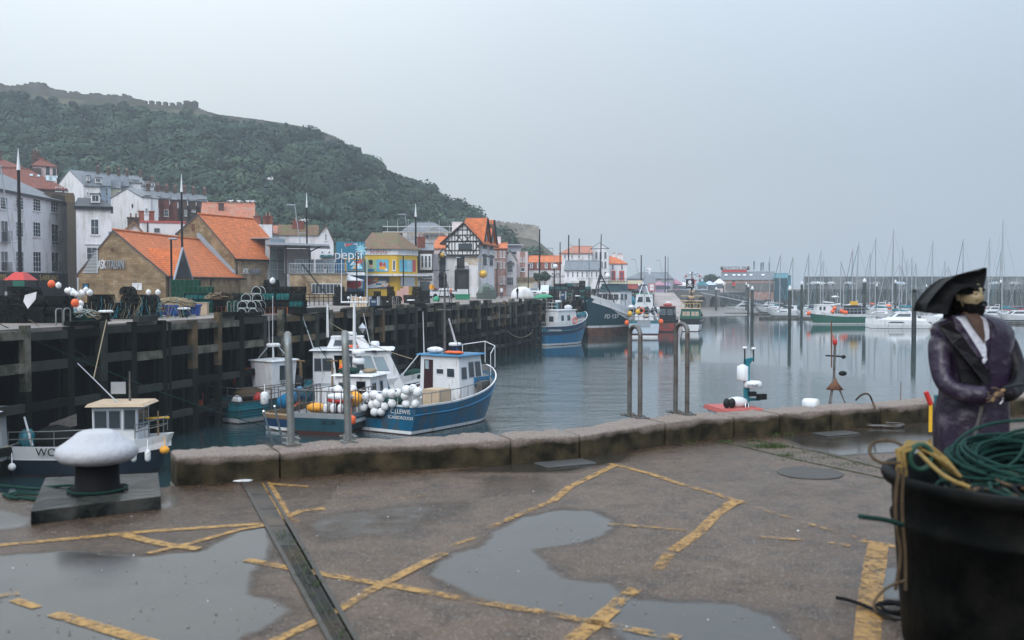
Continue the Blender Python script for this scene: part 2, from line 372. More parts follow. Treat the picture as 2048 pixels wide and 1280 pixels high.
# ---- timber quay
tq=T('timber_quay','long dark timber piled quay face running back beneath the lobster pots','quay wall',Q(QD0,0,0))
base=Q(QD0)
def loc(p): return p-base
mb=MB()
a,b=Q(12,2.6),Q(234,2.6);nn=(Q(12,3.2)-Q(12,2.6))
mb.hexa([(*(a-base).xy,-8),(*(b-base).xy,-8),(*(b-base+nn).xy,-8),(*(a-base+nn).xy,-8)],[(*(a-base).xy,-.36),(*(b-base).xy,-.36),(*(b-base+nn).xy,-.36),(*(a-base+nn).xy,-.36)],C('recess_shade'))
mb.build('back_wall',tq)  # coloured black, so the darkness under the deck is in its colour
dirv=(Q(41)-Q(40)).normalized();inn=(Q(40,1)-Q(40,0)).normalized()
def obox(mb,c,hl,hw,z0,z1,m,lean=0):  # box aligned to the quay line
    c=Vector((c.x,c.y,0));l=dirv*hl;w_=inn*hw;k=dirv*lean
    q=[c-l-w_,c+l-w_,c+l+w_,c-l+w_]
    mb.hexa([(p.x,p.y,z0) for p in q][::-1],[(p.x+k.x,p.y+k.y,z1) for p in q][::-1],m)
bays=[];t=-28.0
while t < 196:
    bays.append(t);t += 2.4*R.uniform(.88,1.12)
stuffb=MB();nb=0;npile=0;stuffp=MB();first_vis=[i for i,t in enumerate(bays) if t > -3][0]
for i,t in enumerate(bays):
    D=QD0+t*math.cos(math.atan(QS));c=Q(D,.25)-base
    vis=t > -3
    mb=MB();top=R.choice([-.08,-.02,.05,.14,.3]);wd=R.choice([.17,.2,.25])
    m=C(R.choice(['timber_dark','timber_dark','timber_mid','timber_mid','timber_pale','timber_brown']))
    obox(mb,c,wd,.16,-8,-2.6,C('timber_dark'));obox(mb,c,wd*.97,.155,-2.598,top,m if R.random() < .8 else C('timber_pale'),R.uniform(-.06,.06))
    if R.random() < .28: obox(mb,c+dirv*.42,.13,.14,-8,top-.1,C('timber_dark'))
    if npile < 92 and vis: mb.build('pile',tq);npile += 1
    else:
        stuffp.add(mb.v,mb.f,C('timber_dark'))
    if i+1 < len(bays):
        t2=bays[i+1];hl=(t2-t)/2-.16;cm=c+dirv*(t2-t)/2
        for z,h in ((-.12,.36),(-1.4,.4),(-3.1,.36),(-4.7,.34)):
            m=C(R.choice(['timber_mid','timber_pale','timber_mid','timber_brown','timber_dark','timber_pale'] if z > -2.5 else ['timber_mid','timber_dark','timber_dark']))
            if R.random() < .06: continue
            zz=z+R.uniform(-.06,.06)
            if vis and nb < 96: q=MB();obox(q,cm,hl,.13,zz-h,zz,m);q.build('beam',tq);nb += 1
            else: obox(stuffb,cm,hl,.13,zz-h,zz,m)
        # inner posts and struts seen in the dark
        obox(stuffb,cm+inn*1.5,.12,.12,-8,-.4,C('timber_dark'))
        if R.random() < .55: obox(stuffb,cm+inn*1.3+dirv*.5,.3,.1,-1.4,-.42,C('timber_mid'))
        if R.random() < .6: obox(stuffb,cm+inn*.1,(t2-t)/2*R.uniform(.6,.95),.18,.02,R.uniform(.2,.34),C(R.choice(['timber_mid','timber_pale','timber_dark'])))
o=stuffb.build('beam',tq);o['kind']='stuff'
o=stuffp.build('pile',tq);o['kind']='stuff'

# ---- far shore walls
o=wallstrip('harbour_wall',[Q(232),PXY(1303,292,0)],-8,-.36,-.8,C('wall_green'),'short stone wall where the timber quay ends beside the slipway')
# slipway
s0,s1,s2,s3=PXY(1303,291,-.02),PXY(1347,293,-.02),PXY(1412,200,-6.6),PXY(1318,196,-6.6)
defm('slip_conc',(.38,.31,.29),.6,var=.15,scale=.5,dirt=(.22,.19,.17),dirtamt=.4,dscale=.2)
mb=MB();mb.add([s0,s1,s2,s3],[(0,3,2,1)],C('slip_conc'))
mb.add([s0,s3,(s3.x,s3.y,-8),(s0.x,s0.y,-8)],[(0,1,2,3)],C('wall_green'));mb.add([s1,s2,(s2.x,s2.y,-8),(s1.x,s1.y,-8)],[(3,2,1,0)],C('wall_green'))
struct(mb.build('slipway'))
# arched bridge wall
aw=T('arched_sea_wall','low stone wall with dark arches beyond the end of the slipway','bridge',PXY(1347,302,0))
A,B=PXY(1347,302,0),PXY(1440,312,0);L=(B-A).length;aw.rotation_euler=(0,0,math.atan2(B.y-A.y,B.x-A.x))
defm('stone_grey',(.15,.145,.14),.85,var=.25,scale=.8,bump=.4,bscale=4)
prof=[(0,.6),(L,.6),(L,-7)];x=L-.4
for k in range(3):
    cx=L*(.86-.26*k);rr=1.55
    prof += [(cx+rr,-7),(cx+rr,-2.9)]+[(cx+rr*math.cos(a),-2.9+rr*math.sin(a)*1.0) for a in [PI*j/8 for j in range(1,8)]]+[(cx-rr,-2.9),(cx-rr,-7)]
prof += [(0,-7)]
# split into convex-ish strips so it fills correctly
mb=MB();step=.25;xs=[i*step for i in range(int(L/step)+1)]+[L]
for x0,x1 in zip(xs[:-1],xs[1:]):
    zb=-7
    for k in range(3):
        cx=L*(.86-.26*k);rr=1.55;xm=(x0+x1)/2
        if abs(xm-cx) < rr: zb=-2.9+math.sqrt(rr*rr-(xm-cx)**2)
    mb.box(x0,x1,0,2.5,zb,.45,C('stone_grey'))
mb.build('wall',aw);mb=MB();mb.box(0,L,-.15,2.5,.452,.7,C('deck_grey'));mb.build('coping',aw)
mb=MB();mb.box(0,L,2.6,3,-7,.4,C('recess_shade'));mb.build('back_wall',aw)  # black sheet behind the arches; their darkness is in its colour
mb=MB()
for i in range(int(L/1.5)): mb.box(i*1.5,i*1.5+.07,.1,.17,.7,1.8,C('galv'))
mb.box(0,L,.1,.16,1.75,1.82,C('galv'));mb.box(0,L,.1,.16,1.25,1.3,C('galv'));mb.build('railing',aw)
# green stained wall to the pier and the long pier
o=wallstrip('harbour_wall',[PXY(1440,312,0),PXY(1530,388,0)],-8,-.36,1,C('wall_green'),'green stained stone wall behind the sloping gangway','harbour wall')
pier=T('wharf_front','dark timber and stone wharf front behind the moored yachts','wharf',PXY(1530,387.5,0))
mb=MB();W=XD(2400,388)-XD(1530,388)
mb.box(0,W,0,.4,-8,-.37,C('wall_green'));mb.build('wall',pier)
mb=MB()
x=0
while x < W: mb.box(x,x+.45,-.5,-.02,-8,.2,C(R.choice(['timber_dark','timber_mid'])));x += R.uniform(1.6,3.2)
o=mb.build('pile',pier);o['kind']='stuff'
mb=MB();mb.box(-1,W,-.6,.5,.2,.55,C('timber_mid'));mb.build('coping',pier)
mb=MB()
for i in range(int(W/2.4)): mb.box(i*2.4,i*2.4+.06,.2,.26,.55,1.6,C('galv'))
mb.box(0,W,.2,.25,1.55,1.62,C('galv'));mb.build('railing',pier)
# sea wall of the outer pier
defm('pier_stone',(.085,.095,.1),.85,var=.2,scale=.12,bump=.4,bscale=2,dirt=(.2,.2,.2),dirtamt=.3,dscale=.15)
sw=T('pier_wall','long grey pier wall along the horizon behind the masts','pier wall',PXY(1612,412,0))
W=XD(2500,412)-XD(1612,412)
zt=P(1800,553,412).z;mb=MB();mb.box(0,W,0,3,0,zt-1.2,C('pier_stone'));mb.build('wall',sw)
mb=MB();mb.box(0,W,.9,3,zt-1.198,zt,C('pier_stone'));mb.build('parapet',sw)
mb=MB();mb.box(0,W,-9,-.01,.02,2.2,C('pier_stone'));mb.build('upper_deck',sw)
# mud flat
mb=MB();mb.add([PXY(1340,300,-4.6),PXY(1445,312,-4.6),PXY(1540,385,-4.9),PXY(1505,262,-6.15),PXY(1405,240,-6.3),PXY(1372,245,-6.3)],[(0,5,4,3,2,1)],C('mud'));struct(mb.build('mud_flat'))
# gangway
gw=T('gangway','pale railed gangway sloping down from the arched wall to the pontoons','gangway',PXY(1402,296,0))
A=PXY(1402,296,.1);B=PXY(1530,300,-3.7);base_=Vector(gw.location)
mb=MB();wv=Vector((0,1.4,0))
mb.hexa([A-base_-Vector((0,0,.3)),B-base_-Vector((0,0,.3)),B-base_+wv-Vector((0,0,.3)),A-base_+wv-Vector((0,0,.3))],[A-base_,B-base_,B-base_+wv,A-base_+wv],C('alu'));mb.build('walkway',gw)
mb=MB()
for i in range(13):
    p=A.lerp(B,i/12)-base_;mb.tube([p,p+Vector((0,0,1.1))],.035,C('alu'),4)
mb.tube([A-base_+Vector((0,0,1.1)),B-base_+Vector((0,0,1.1))],.04,C('alu'),4);mb.tube([A-base_+Vector((0,0,.6)),B-base_+Vector((0,0,.6))],.025,C('alu'),4);mb.build('railing',gw)
# ---- castle hill
RID=[(-900,150),(-400,158),(0,180),(70,182),(110,190),(180,198),(270,206),(300,212),(395,218),(440,234),(520,246),(600,262),(640,272),(700,298),(760,335),(800,362),(830,376),(870,398),(930,430),(980,455),(1030,470),(1072,478),(1088,492),(1108,508),(1117,530),(1126,572)]
rp=np.array(RID,float)
def ridge_y(px): return float(np.interp(px,rp[:,0],rp[:,1]))
def ridge_D(px): return float(np.interp(px,[-900,0,500,800,1100,1130],[480,430,420,385,335,320]))
def foot_D(px): return float(np.interp(px,[-900,0,450,700,1000,1130],[150,150,165,200,250,285]))
def hill(px,s):
    D=foot_D(px)+(ridge_D(px)-foot_D(px))*s
    zr=P(px,ridge_y(px),ridge_D(px)).z
    e=float(np.interp(px,[0,500,900,1130],[1.35,1.15,.85,.6]))
    if s <= 1: z=zr*s**e
    else: z=zr*(1-.25*(s-1))
    z += 1.6*math.sin(px*.021+s*9)*math.sin(s*PI)*.8
    return Vector((XD(px,D),D,max(z,.01) if s > 0 else -.3))
defm('hill_grass',(.04,.052,.034),.95,var=.4,scale=.08,bump=.8,bscale=.6,dirt=(.1,.09,.065),dirtamt=.5,dscale=.05)
cols=list(range(-900,1000,25))+list(range(1000,1131,5));ss=[0,.01]+[i/22 for i in range(1,23)]+[1.08,1.5]
vs=[hill(px,s_) for px in cols for s_ in ss];n_=len(ss)
mb=MB();mb.add(vs,[(i*n_+j,(i+1)*n_+j,(i+1)*n_+j+1,i*n_+j+1) for i in range(len(cols)-1) for j in range(n_-1)],C('hill_grass'),True);struct(mb.build('hillside'))
# ---- castle wall along the ridge
defm('castle_stone',(.13,.125,.125),.95,var=.3,scale=.25,bump=.8,bscale=1.5,dirt=(.1,.1,.085),dirtamt=.45,dscale=.12)
defm('castle_stone_pale',(.36,.33,.3),.95,var=.3,scale=.3,bump=.8,bscale=1.5,dirt=(.16,.15,.13),dirtamt=.4,dscale=.12)
TOP=[(-900,140),(-400,150),(0,166),(20,170),(60,169),(72,165),(90,166),(112,178),(150,184),(200,188),(262,190),(272,198),(300,201),(350,205),(372,202),(394,203),(397,214),(415,222),(440,229),(520,239),(600,252),(640,262),(668,272),(690,283)]
tp=np.array(TOP,float)
def wallrun(parent,name,px0,px1,topf,drop,m,step=3,th=2.5,jag=.5,cren=None):
    mb=MB();px=px0;k=0
    while px < px1:
        nx=min(px1,px+step);D=ridge_D(px)-3;zt=P((px+nx)/2,topf((px+nx)/2),D).z+R.uniform(-jag,jag)*.6
        if cren and (k % 4) >= 2: zt -= cren
        zb=P(px,topf(px)+drop,D).z-2
        a,b=PXY(px,D,0),PXY(nx,ridge_D(nx)-3,0)
        q=[(a.x,a.y),(b.x,b.y),(b.x,b.y+th),(a.x,a.y+th)]
        mb.hexa([(*p,zb) for p in q],[(*p,zt) for p in q],m);px=nx;k += 1
    return mb.build(name,parent)
cw=T('castle_wall','ruined grey castle curtain wall along the skyline of the wooded hill','castle wall',(0,0,0))
tf=lambda x: float(np.interp(x,tp[:,0],tp[:,1]))
wallrun(cw,'ruined_wall',-400,290,tf,26,C('castle_stone'),5,3,.9)
wallrun(cw,'crenellated_wall',290,398,tf,26,C('castle_stone'),3.4,2.5,.3,cren=1.3)
wallrun(cw,'tower',372,394,lambda x: 201,30,C('castle_stone'),5,5,.2,cren=.5)
wallrun(cw,'lower_wall',398,690,tf,16,C('castle_stone'),6,1.5,.12)
hw=T('headland_wall','pale ruined stone wall on the bare tip of the headland','castle wall',(0,0,0))
tq2=np.array([(985,440),(1000,443),(1030,446),(1055,449),(1076,452),(1079,462)],float)
wallrun(hw,'wall',985,1079,lambda x: float(np.interp(x,tq2[:,0],tq2[:,1])),24,C('castle_stone_pale'),2.5,3,.5)
# ---- wood on the hill: thousands of crowns in one mass
def leafmat(name,c,tr=0):
    m=bpy.data.materials.new(name);m.use_nodes=True;n,b=nodes(m);b.inputs['Roughness'].default_value=.8;b.inputs['Specular IOR Level'].default_value=.2
    g=n.nodes.new('ShaderNodeNewGeometry');t=n.nodes.new('ShaderNodeTexCoord')
    no=n.nodes.new('ShaderNodeTexNoise');no.inputs['Scale'].default_value=.07;no.inputs['Detail'].default_value=3;mm_=n.nodes.new('ShaderNodeMath');mm_.operation='MULTIPLY_ADD';mm_.inputs[1].default_value=1.5;mm_.inputs[2].default_value=-.13;n.links.new(no.outputs[0],mm_.inputs[0]);n.links.new(t.outputs['Object'],no.inputs['Vector'])
    a=n.nodes.new('ShaderNodeMath');a.operation='MULTIPLY_ADD';n.links.new(g.outputs['Random Per Island'],a.inputs[0]);a.inputs[1].default_value=.3;n.links.new(mm_.outputs[0],a.inputs[2])
    r=n.nodes.new('ShaderNodeMapRange');r.inputs['From Min'].default_value=.5;r.inputs['From Max'].default_value=1.05;r.inputs['To Min'].default_value=.55;r.inputs['To Max'].default_value=1.6
    n.links.new(a.outputs[0],r.inputs['Value']);v=n.nodes.new('ShaderNodeVectorMath');v.operation='SCALE';v.inputs[0].default_value=c;n.links.new(r.outputs[0],v.inputs['Scale']);n.links.new(v.outputs[0],b.inputs['Base Color'])
    return m
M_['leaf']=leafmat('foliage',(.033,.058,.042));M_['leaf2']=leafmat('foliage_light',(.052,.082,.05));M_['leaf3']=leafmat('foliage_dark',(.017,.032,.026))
rng=np.random.default_rng(5)
def leaf_cloud(centres,radii,per,size,flat=.75,upper=True):
    """quads scattered through lumpy crowns; returns verts, faces, crown index"""
    nC=len(centres);N=nC*per;ci=np.repeat(np.arange(nC),per)
    d=rng.normal(size=(N,3));d /= np.linalg.norm(d,axis=1)[:,None]
    if upper: d[:,2]=np.where(d[:,2] < -.25,-d[:,2],d[:,2])
    lob=rng.normal(size=(nC,5,3));lob /= np.linalg.norm(lob,axis=2)[:,:,None]
    dot=np.einsum('nk,nlk->nl',d,lob[ci]);bumpy=.72+.34*np.clip(dot.max(axis=1),0,1)**3
    rr=radii[ci]*bumpy*rng.uniform(.72,1.05,N)
    c=centres[ci]+d*rr[:,None]*np.array([1,1,flat])
    nrm=d+rng.normal(size=(N,3))*.28;nrm /= np.linalg.norm(nrm,axis=1)[:,None]
    a=np.cross(nrm,rng.normal(size=(N,3)));a /= np.linalg.norm(a,axis=1)[:,None];b=np.cross(nrm,a)
    sz=size*rng.uniform(.6,1.3,N)*(radii[ci]/radii.mean())**.3
    a *= sz[:,None];b *= (sz*rng.uniform(.5,.9,N))[:,None]
    v=np.stack([c-a-b*.4,c+a*.3-b,c+a+b*.5,c-a*.4+b],axis=1).reshape(-1,3);f=np.arange(N*4).reshape(N,4)
    return v,f,ci
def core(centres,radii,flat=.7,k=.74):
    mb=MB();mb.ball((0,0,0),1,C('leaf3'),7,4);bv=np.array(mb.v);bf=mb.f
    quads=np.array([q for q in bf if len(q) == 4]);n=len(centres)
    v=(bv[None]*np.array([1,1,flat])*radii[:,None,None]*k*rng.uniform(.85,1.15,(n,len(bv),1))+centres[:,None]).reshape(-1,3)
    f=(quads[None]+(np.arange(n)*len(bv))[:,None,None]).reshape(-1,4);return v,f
cs,rs=[],[]
tries=0
while len(cs) < 1900 and tries < 60000:
    tries += 1
    px=R.uniform(-140,1112)
    smin=float(np.interp(px,[-140,0,120,420,460,700,1000,1060,1112],[.42,.42,.42,.32,.16,.05,.02,.02,.02]));smax=float(np.interp(px,[0,430,450,760,930,960,1040,1112],[.955,.93,.985,1.0,1.0,.8,.42,.3]))
    s_=R.uniform(smin,smax);p=hill(px,s_)
    r_=R.choice([R.uniform(2.6,4),R.uniform(4,6.8)])*(1 if s_ > .15 else .8)
    # far fewer crowns in the bare band beneath the wall
    if s_ > smax-.08 and px < 690: r_ *= .5 if px < 440 else .34
    elif s_ > smax-.12: r_ *= .5
    cs.append((p.x,p.y,p.z+r_*.45));rs.append(r_)
cs=np.array(cs);rs=np.array(rs)
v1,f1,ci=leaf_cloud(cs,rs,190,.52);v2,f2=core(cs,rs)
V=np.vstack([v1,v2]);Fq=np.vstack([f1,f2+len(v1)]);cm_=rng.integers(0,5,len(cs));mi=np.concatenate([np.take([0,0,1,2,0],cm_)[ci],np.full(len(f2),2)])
o=npmesh('hillside_wood',V,Fq,[C('leaf'),C('leaf2'),C('leaf3')],mi);o['kind']='stuff';o['label']='dense dark green wood covering the slope under the castle wall';o['category']='wood'
def tree(name,label,x,y,z0,h,r,group=None,dense=1,m='leaf2',cat='tree',trunk=True,flat=.9):
    t_=T(name,label,cat,(x,y,z0),0,group)
    nC=9;c_=np.array([(R.uniform(-.5,.5)*r,R.uniform(-.5,.5)*r,h-r*R.uniform(.5,1.3)) for _ in range(nC)]);rr=np.array([r*R.uniform(.4,.62) for _ in range(nC)])
    v,f_,ci_=leaf_cloud(c_,rr,int(150*dense),.07*r+.05,flat,False);o=npmesh('crown',v,f_,[C(m)],None,False,t_)
    if trunk:
        mb=MB();mb.tube([(0,0,0),(.1,0,h*.35),(0,.1,h*.75)],.05*h*.5,C('wood'),7,r1=.02)
        for a in range(4): mb.tube([(.06,.03,h*.4),(math.cos(a*1.7)*r*.5,math.sin(a*1.7)*r*.5,h*.75)],.03,C('wood'),4,r1=.01)
        mb.build('trunk',t_)
    return t_

# =============== NEAR QUAY (where the camera stands) ===============
KL=[(352,972),(440,966),(700,946),(1000,931),(1160,917),(1400,880),(1660,862),(1870,842),(2400,800)]
KW=[G(a,b) for a,b in KL]
def kern(px):  # front base of the kerb at a pixel column
    i=0
    for (a,b),(c,d) in zip(KL[:-1],KL[1:]):
        if a <= px <= c or (a,b) == KL[-2]:
            k=(px-a)/(c-a);return G(px,b+(d-b)*k)
    return G(*KL[0])
kd=(KW[-1]-KW[0]).normalized();kn=Vector((-kd.y,kd.x,0))
KH=.25
def wetness(px,py): pass
PUD=[  # outlines read off the photograph, with strength
 ([(-400,1120),(0,1110),(130,1100),(300,1112),(400,1100),(470,1062),(545,1050),(548,1110),(505,1145),(505,1185),(560,1200),(592,1222),(540,1250),(470,1290),(440,1400),(-400,1420)],1.0),
 ([(990,1060),(1040,1034),(1120,1018),(1190,1022),(1235,1045),(1220,1067),(1160,1087),(1072,1100),(1110,1140),(1140,1158),(1225,1166),(1278,1200),(1350,1202),(1470,1206),(1550,1232),(1610,1300),(1290,1320),(1200,1242),(1060,1222),(940,1195),(858,1150),(900,1108),(960,1092)],1.0),
 ([(900,942),(1000,930),(1160,916),(1262,905),(1250,922),(1130,945),(1020,945)],1.0),
 ([(1560,872),(1700,862),(1880,846),(1880,912),(1790,905),(1680,912),(1600,893)],1.0),
 ([(1565,944),(1600,938),(1660,940),(1668,948),(1640,956),(1585,955)],1.0),
 ([(-200,1022),(0,1020),(62,1035),(60,1055),(-200,1080)],1.0),
 ([(310,1015),(335,985),(352,975),(358,1010),(325,1022)],.9),
 ([(590,1045),(700,1020),(850,1005),(950,1000),(930,1030),(800,1075),(640,1085)],.55),
 ([(1740,1135),(1810,1130),(1830,1200),(1760,1200),(1745,1170)],.9),
 ([(960,950),(1100,948),(1120,985),(960,995)],.4)]
def near_ground():
    st=.045;x=np.arange(-9,9.5,st);y=np.arange(1.6,16,st);X,Y=np.meshgrid(x,y,indexing='ij')
    wet=np.zeros_like(X)
    def pip(poly):
        ins=np.zeros_like(X,bool);dist=np.full(X.shape,9.)
        for i in range(len(poly)):
            ax,ay=poly[i];bx,by=poly[(i+1) % len(poly)]
            if ay != by:
                c=((ay > Y) != (by > Y)) & (X < (bx-ax)*(Y-ay)/(by-ay)+ax);ins ^= c
            dx,dy=bx-ax,by-ay;k=np.clip(((X-ax)*dx+(Y-ay)*dy)/(dx*dx+dy*dy+1e-9),0,1)
            dist=np.minimum(dist,np.hypot(X-ax-k*dx,Y-ay-k*dy))
        return np.where(ins,dist,-dist)
    for poly,s_ in PUD:
        pl=[tuple(G(a,b).xy) for a,b in poly];sd=pip(pl)
        wet=np.maximum(wet,s_*np.clip(.5+sd/.22,0,1))
    # damp margin along the kerb
    a,b=KW[0],KW[-2];sd=(X-a.x)*kn.x+(Y-a.y)*kn.y
    damp=np.clip(1+sd/.8,0,1)*.46;damp=np.maximum(damp,np.where(X < -1.5,.3,0)*np.clip((Y-5.5)/1.5,0,1));wet=np.maximum(wet,damp)
    # keep faces in front of the kerb rear line / quay edge
    keep=sd < .2
    L0=G(0,985);e=(KW[0]-L0);en=Vector((-e.y,e.x,0)).normalized()
    left=X < KW[0].x;keep=np.where(left,(X-L0.x)*en.x+(Y-L0.y)*en.y < .0,keep)
    v=np.stack([X,Y,np.zeros_like(X)],-1).reshape(-1,3);nx,ny=X.shape
    I,J=np.meshgrid(np.arange(nx-1),np.arange(ny-1),indexing='ij');k=(keep[:-1,:-1] & keep[1:,:-1] & keep[:-1,1:] & keep[1:,1:])
    I,J=I[k],J[k];f=np.stack([I*ny+J,(I+1)*ny+J,(I+1)*ny+J+1,I*ny+J+1],-1)
    m=bpy.data.materials.new('wet_concrete');m.use_nodes=True;n,b_=nodes(m)
    o=npmesh('near_quay',v,f,[m],None,True)
    at=o.data.attributes.new('wet','FLOAT','POINT')
    vals=wet.reshape(-1)
    if len(at.data) == len(vals): at.data.foreach_set('value',vals.astype(np.float32))
    N=n.nodes;Lk=n.links
    A_=N.new('ShaderNodeAttribute');A_.attribute_name='wet';t=N.new('ShaderNodeTexCoord')
    def noise(sc_,d=5,ro=.6):
        q=N.new('ShaderNodeTexNoise');q.inputs['Scale'].default_value=sc_;q.inputs['Detail'].default_value=d;q.inputs['Roughness'].default_value=ro;Lk.new(t.outputs['Object'],q.inputs['Vector']);return q.outputs[0]
    def mth(op,a,c=None):
        q=N.new('ShaderNodeMath');q.operation=op
        for i,z in enumerate((a,c)):
            if isinstance(z,(int,float)): q.inputs[i].default_value=z
            elif z is not None: Lk.new(z,q.inputs[i])
        return q.outputs[0]
    def mr_(v_,a,b,c=0,d=1):
        q=N.new('ShaderNodeMapRange');q.inputs['From Min'].default_value=a;q.inputs['From Max'].default_value=b;q.inputs['To Min'].default_value=c;q.inputs['To Max'].default_value=d;Lk.new(v_,q.inputs['Value']);return q.outputs[0]
    def mix(f_,c1,c2,bl='MIX'):
        q=N.new('ShaderNodeMixRGB');q.blend_type=bl
        for i,z in enumerate((f_,c1,c2)):
            if isinstance(z,tuple): q.inputs[i].default_value=(*z,1)
            elif isinstance(z,(int,float)): q.inputs[i].default_value=z
            else: Lk.new(z,q.inputs[i])
        return q.outputs[0]
    wv=mth('ADD',A_.outputs['Fac'],mth('ADD',mth('MULTIPLY',mth('SUBTRACT',noise(6,4),.5),.55),mth('MULTIPLY',mth('SUBTRACT',noise(1.1,3),.5),.5)))
    pud=mr_(wv,.44,.72);dmp=mr_(wv,-.05,.5)
    col=mix(mr_(noise(.7,6),.3,.7),(.08,.046,.025),(.13,.083,.052))
    col=mix(mr_(noise(3.5,9,.75),.46,.62),col,(.045,.027,.016))
    vo=N.new('ShaderNodeTexVoronoi');vo.inputs['Scale'].default_value=120;Lk.new(t.outputs['Object'],vo.inputs['Vector'])
    agg=N.new('ShaderNodeSeparateColor');Lk.new(vo.outputs['Color'],agg.inputs[0])
    col=mix(mr_(agg.outputs[0],.84,.9,0,.6),col,(.3,.26,.22));col=mix(mr_(agg.outputs[1],.72,.8,0,.6),col,(.07,.05,.04))
    col=mix(mth('MULTIPLY',dmp,.75),col,mix(1.,col,(.46,.38,.33),'MULTIPLY'))
    col=mix(mth('MULTIPLY',pud,.75),col,(.032,.034,.032))
    cv=N.new('ShaderNodeTexVoronoi');cv.feature='DISTANCE_TO_EDGE';cv.inputs['Scale'].default_value=.55;wq=N.new('ShaderNodeVectorMath');wq.operation='ADD';nz=N.new('ShaderNodeTexNoise');nz.inputs['Scale'].default_value=3;nz.inputs['Detail'].default_value=6;Lk.new(t.outputs['Object'],nz.inputs['Vector']);sq=N.new('ShaderNodeVectorMath');sq.operation='SCALE';sq.inputs['Scale'].default_value=.35;Lk.new(nz.outputs['Color'],sq.inputs[0]);Lk.new(t.outputs['Object'],wq.inputs[0]);Lk.new(sq.outputs[0],wq.inputs[1]);Lk.new(wq.outputs[0],cv.inputs['Vector'])
    col=mix(mth('MULTIPLY',mr_(cv.outputs[0],.0,.006,.7,0),mr_(noise(.5,2),.45,.55)),col,(.02,.016,.012))
    Lk.new(col,b_.inputs['Base Color'])
    ro=mth('ADD',mth('MULTIPLY',dmp,-.26),mr_(noise(2.2,5),.3,.7,.33,.55));ro=mix(pud,ro,mr_(noise(1.1,5),.35,.65,.04,.2))
    Lk.new(ro,b_.inputs['Roughness'])
    bp=N.new('ShaderNodeBump');bp.inputs['Distance'].default_value=.012
    Lk.new(mth('ADD',mth('MULTIPLY',noise(70,3),1.0),mth('MULTIPLY',noise(9,4),.9)),bp.inputs['Height'])
    Lk.new(mth('ADD',mth('MULTIPLY',mth('SUBTRACT',1,pud),.85),.03),bp.inputs['Strength']);Lk.new(bp.outputs[0],b_.inputs['Normal'])
    Lk.new(mth('ADD',mth('MULTIPLY',pud,.2),.38),b_.inputs['Specular IOR Level'])
    struct(o);return m
GM=near_ground()
# the rest of the near quay, off the picture, and its sheer wall to the water
L0=G(0,985);e=(KW[0]-L0).normalized();LL=L0-e*60
RR=KW[-1]+kd*60
mb=MB()
base_pts=[(-60,-40),(60,-40),(RR.x,RR.y),((KW[-1]+kn*.4).x,(KW[-1]+kn*.4).y)]+[((p+kn*.4).x,(p+kn*.4).y) for p in KW[::-1][1:]]+[(KW[0].x,KW[0].y),(L0.x,L0.y),(LL.x,LL.y)]
n_=len(base_pts);vs=[(x,y,-.03) for x,y in base_pts]+[(x,y,-9) for x,y in base_pts]
mb.add(vs,[tuple(range(n_))]+[(i,i+n_,(i+1) % n_+n_,(i+1) % n_) for i in range(n_)],C('deck_conc'));struct(mb.build('near_quay_base'))
# ---- kerb wall of weathered concrete blocks
defm('kerb_conc',(.33,.27,.235),.8,var=.22,scale=1.2,bump=.9,bscale=45,dirt=(.12,.1,.075),dirtamt=.3,dscale=3)
def kerbmat():
    m=mat('kerb_concrete',(.42,.34,.3),.85,var=.3,scale=38,bump=1.0,bscale=110);n,b=nodes(m)
    t=n.nodes.new('ShaderNodeTexCoord');s=n.nodes.new('ShaderNodeSeparateXYZ');n.links.new(t.outputs['Object'],s.inputs[0])
    no=n.nodes.new('ShaderNodeTexNoise');no.inputs['Scale'].default_value=3.2;no.inputs['Detail'].default_value=7;n.links.new(t.outputs['Object'],no.inputs['Vector'])
    # algae and dirt that creeps up the face of the block from the wet ground
    a=n.nodes.new('ShaderNodeMath');a.operation='MULTIPLY_ADD';n.links.new(no.outputs[0],a.inputs[0]);a.inputs[1].default_value=.16
    n.links.new(s.outputs['Z'],a.inputs[2])
    r=n.nodes.new('ShaderNodeMapRange');r.inputs['From Min'].default_value=.31;r.inputs['From Max'].default_value=.25;n.links.new(a.outputs[0],r.inputs['Value'])
    mm=n.nodes.new('ShaderNodeMixRGB');old=b.inputs['Base Color'].links[0].from_socket
    n.links.new(r.outputs[0],mm.inputs[0]);n.links.new(old,mm.inputs[1])
    k=n.nodes.new('ShaderNodeValToRGB');k.color_ramp.elements[0].position=.35;k.color_ramp.elements[0].color=(.02,.018,.009,1);k.color_ramp.elements[1].position=.68;k.color_ramp.elements[1].color=(.13,.1,.055,1)
    n2=n.nodes.new('ShaderNodeTexNoise');n2.inputs['Scale'].default_value=5;n2.inputs['Detail'].default_value=9;n.links.new(t.outputs['Object'],n2.inputs['Vector']);n.links.new(n2.outputs[0],k.inputs[0])
    n.links.new(k.outputs[0],mm.inputs[2]);n.links.new(mm.outputs[0],b.inputs['Base Color']);return m
KM=kerbmat()
kb=T('kerb_wall','low weathered concrete kerb wall along the quay edge','kerb',(0,0,0))
joints=[352,560,1022,1160,1330,1468,1560,1664,1762,1990,2400]
SH={560: .0}
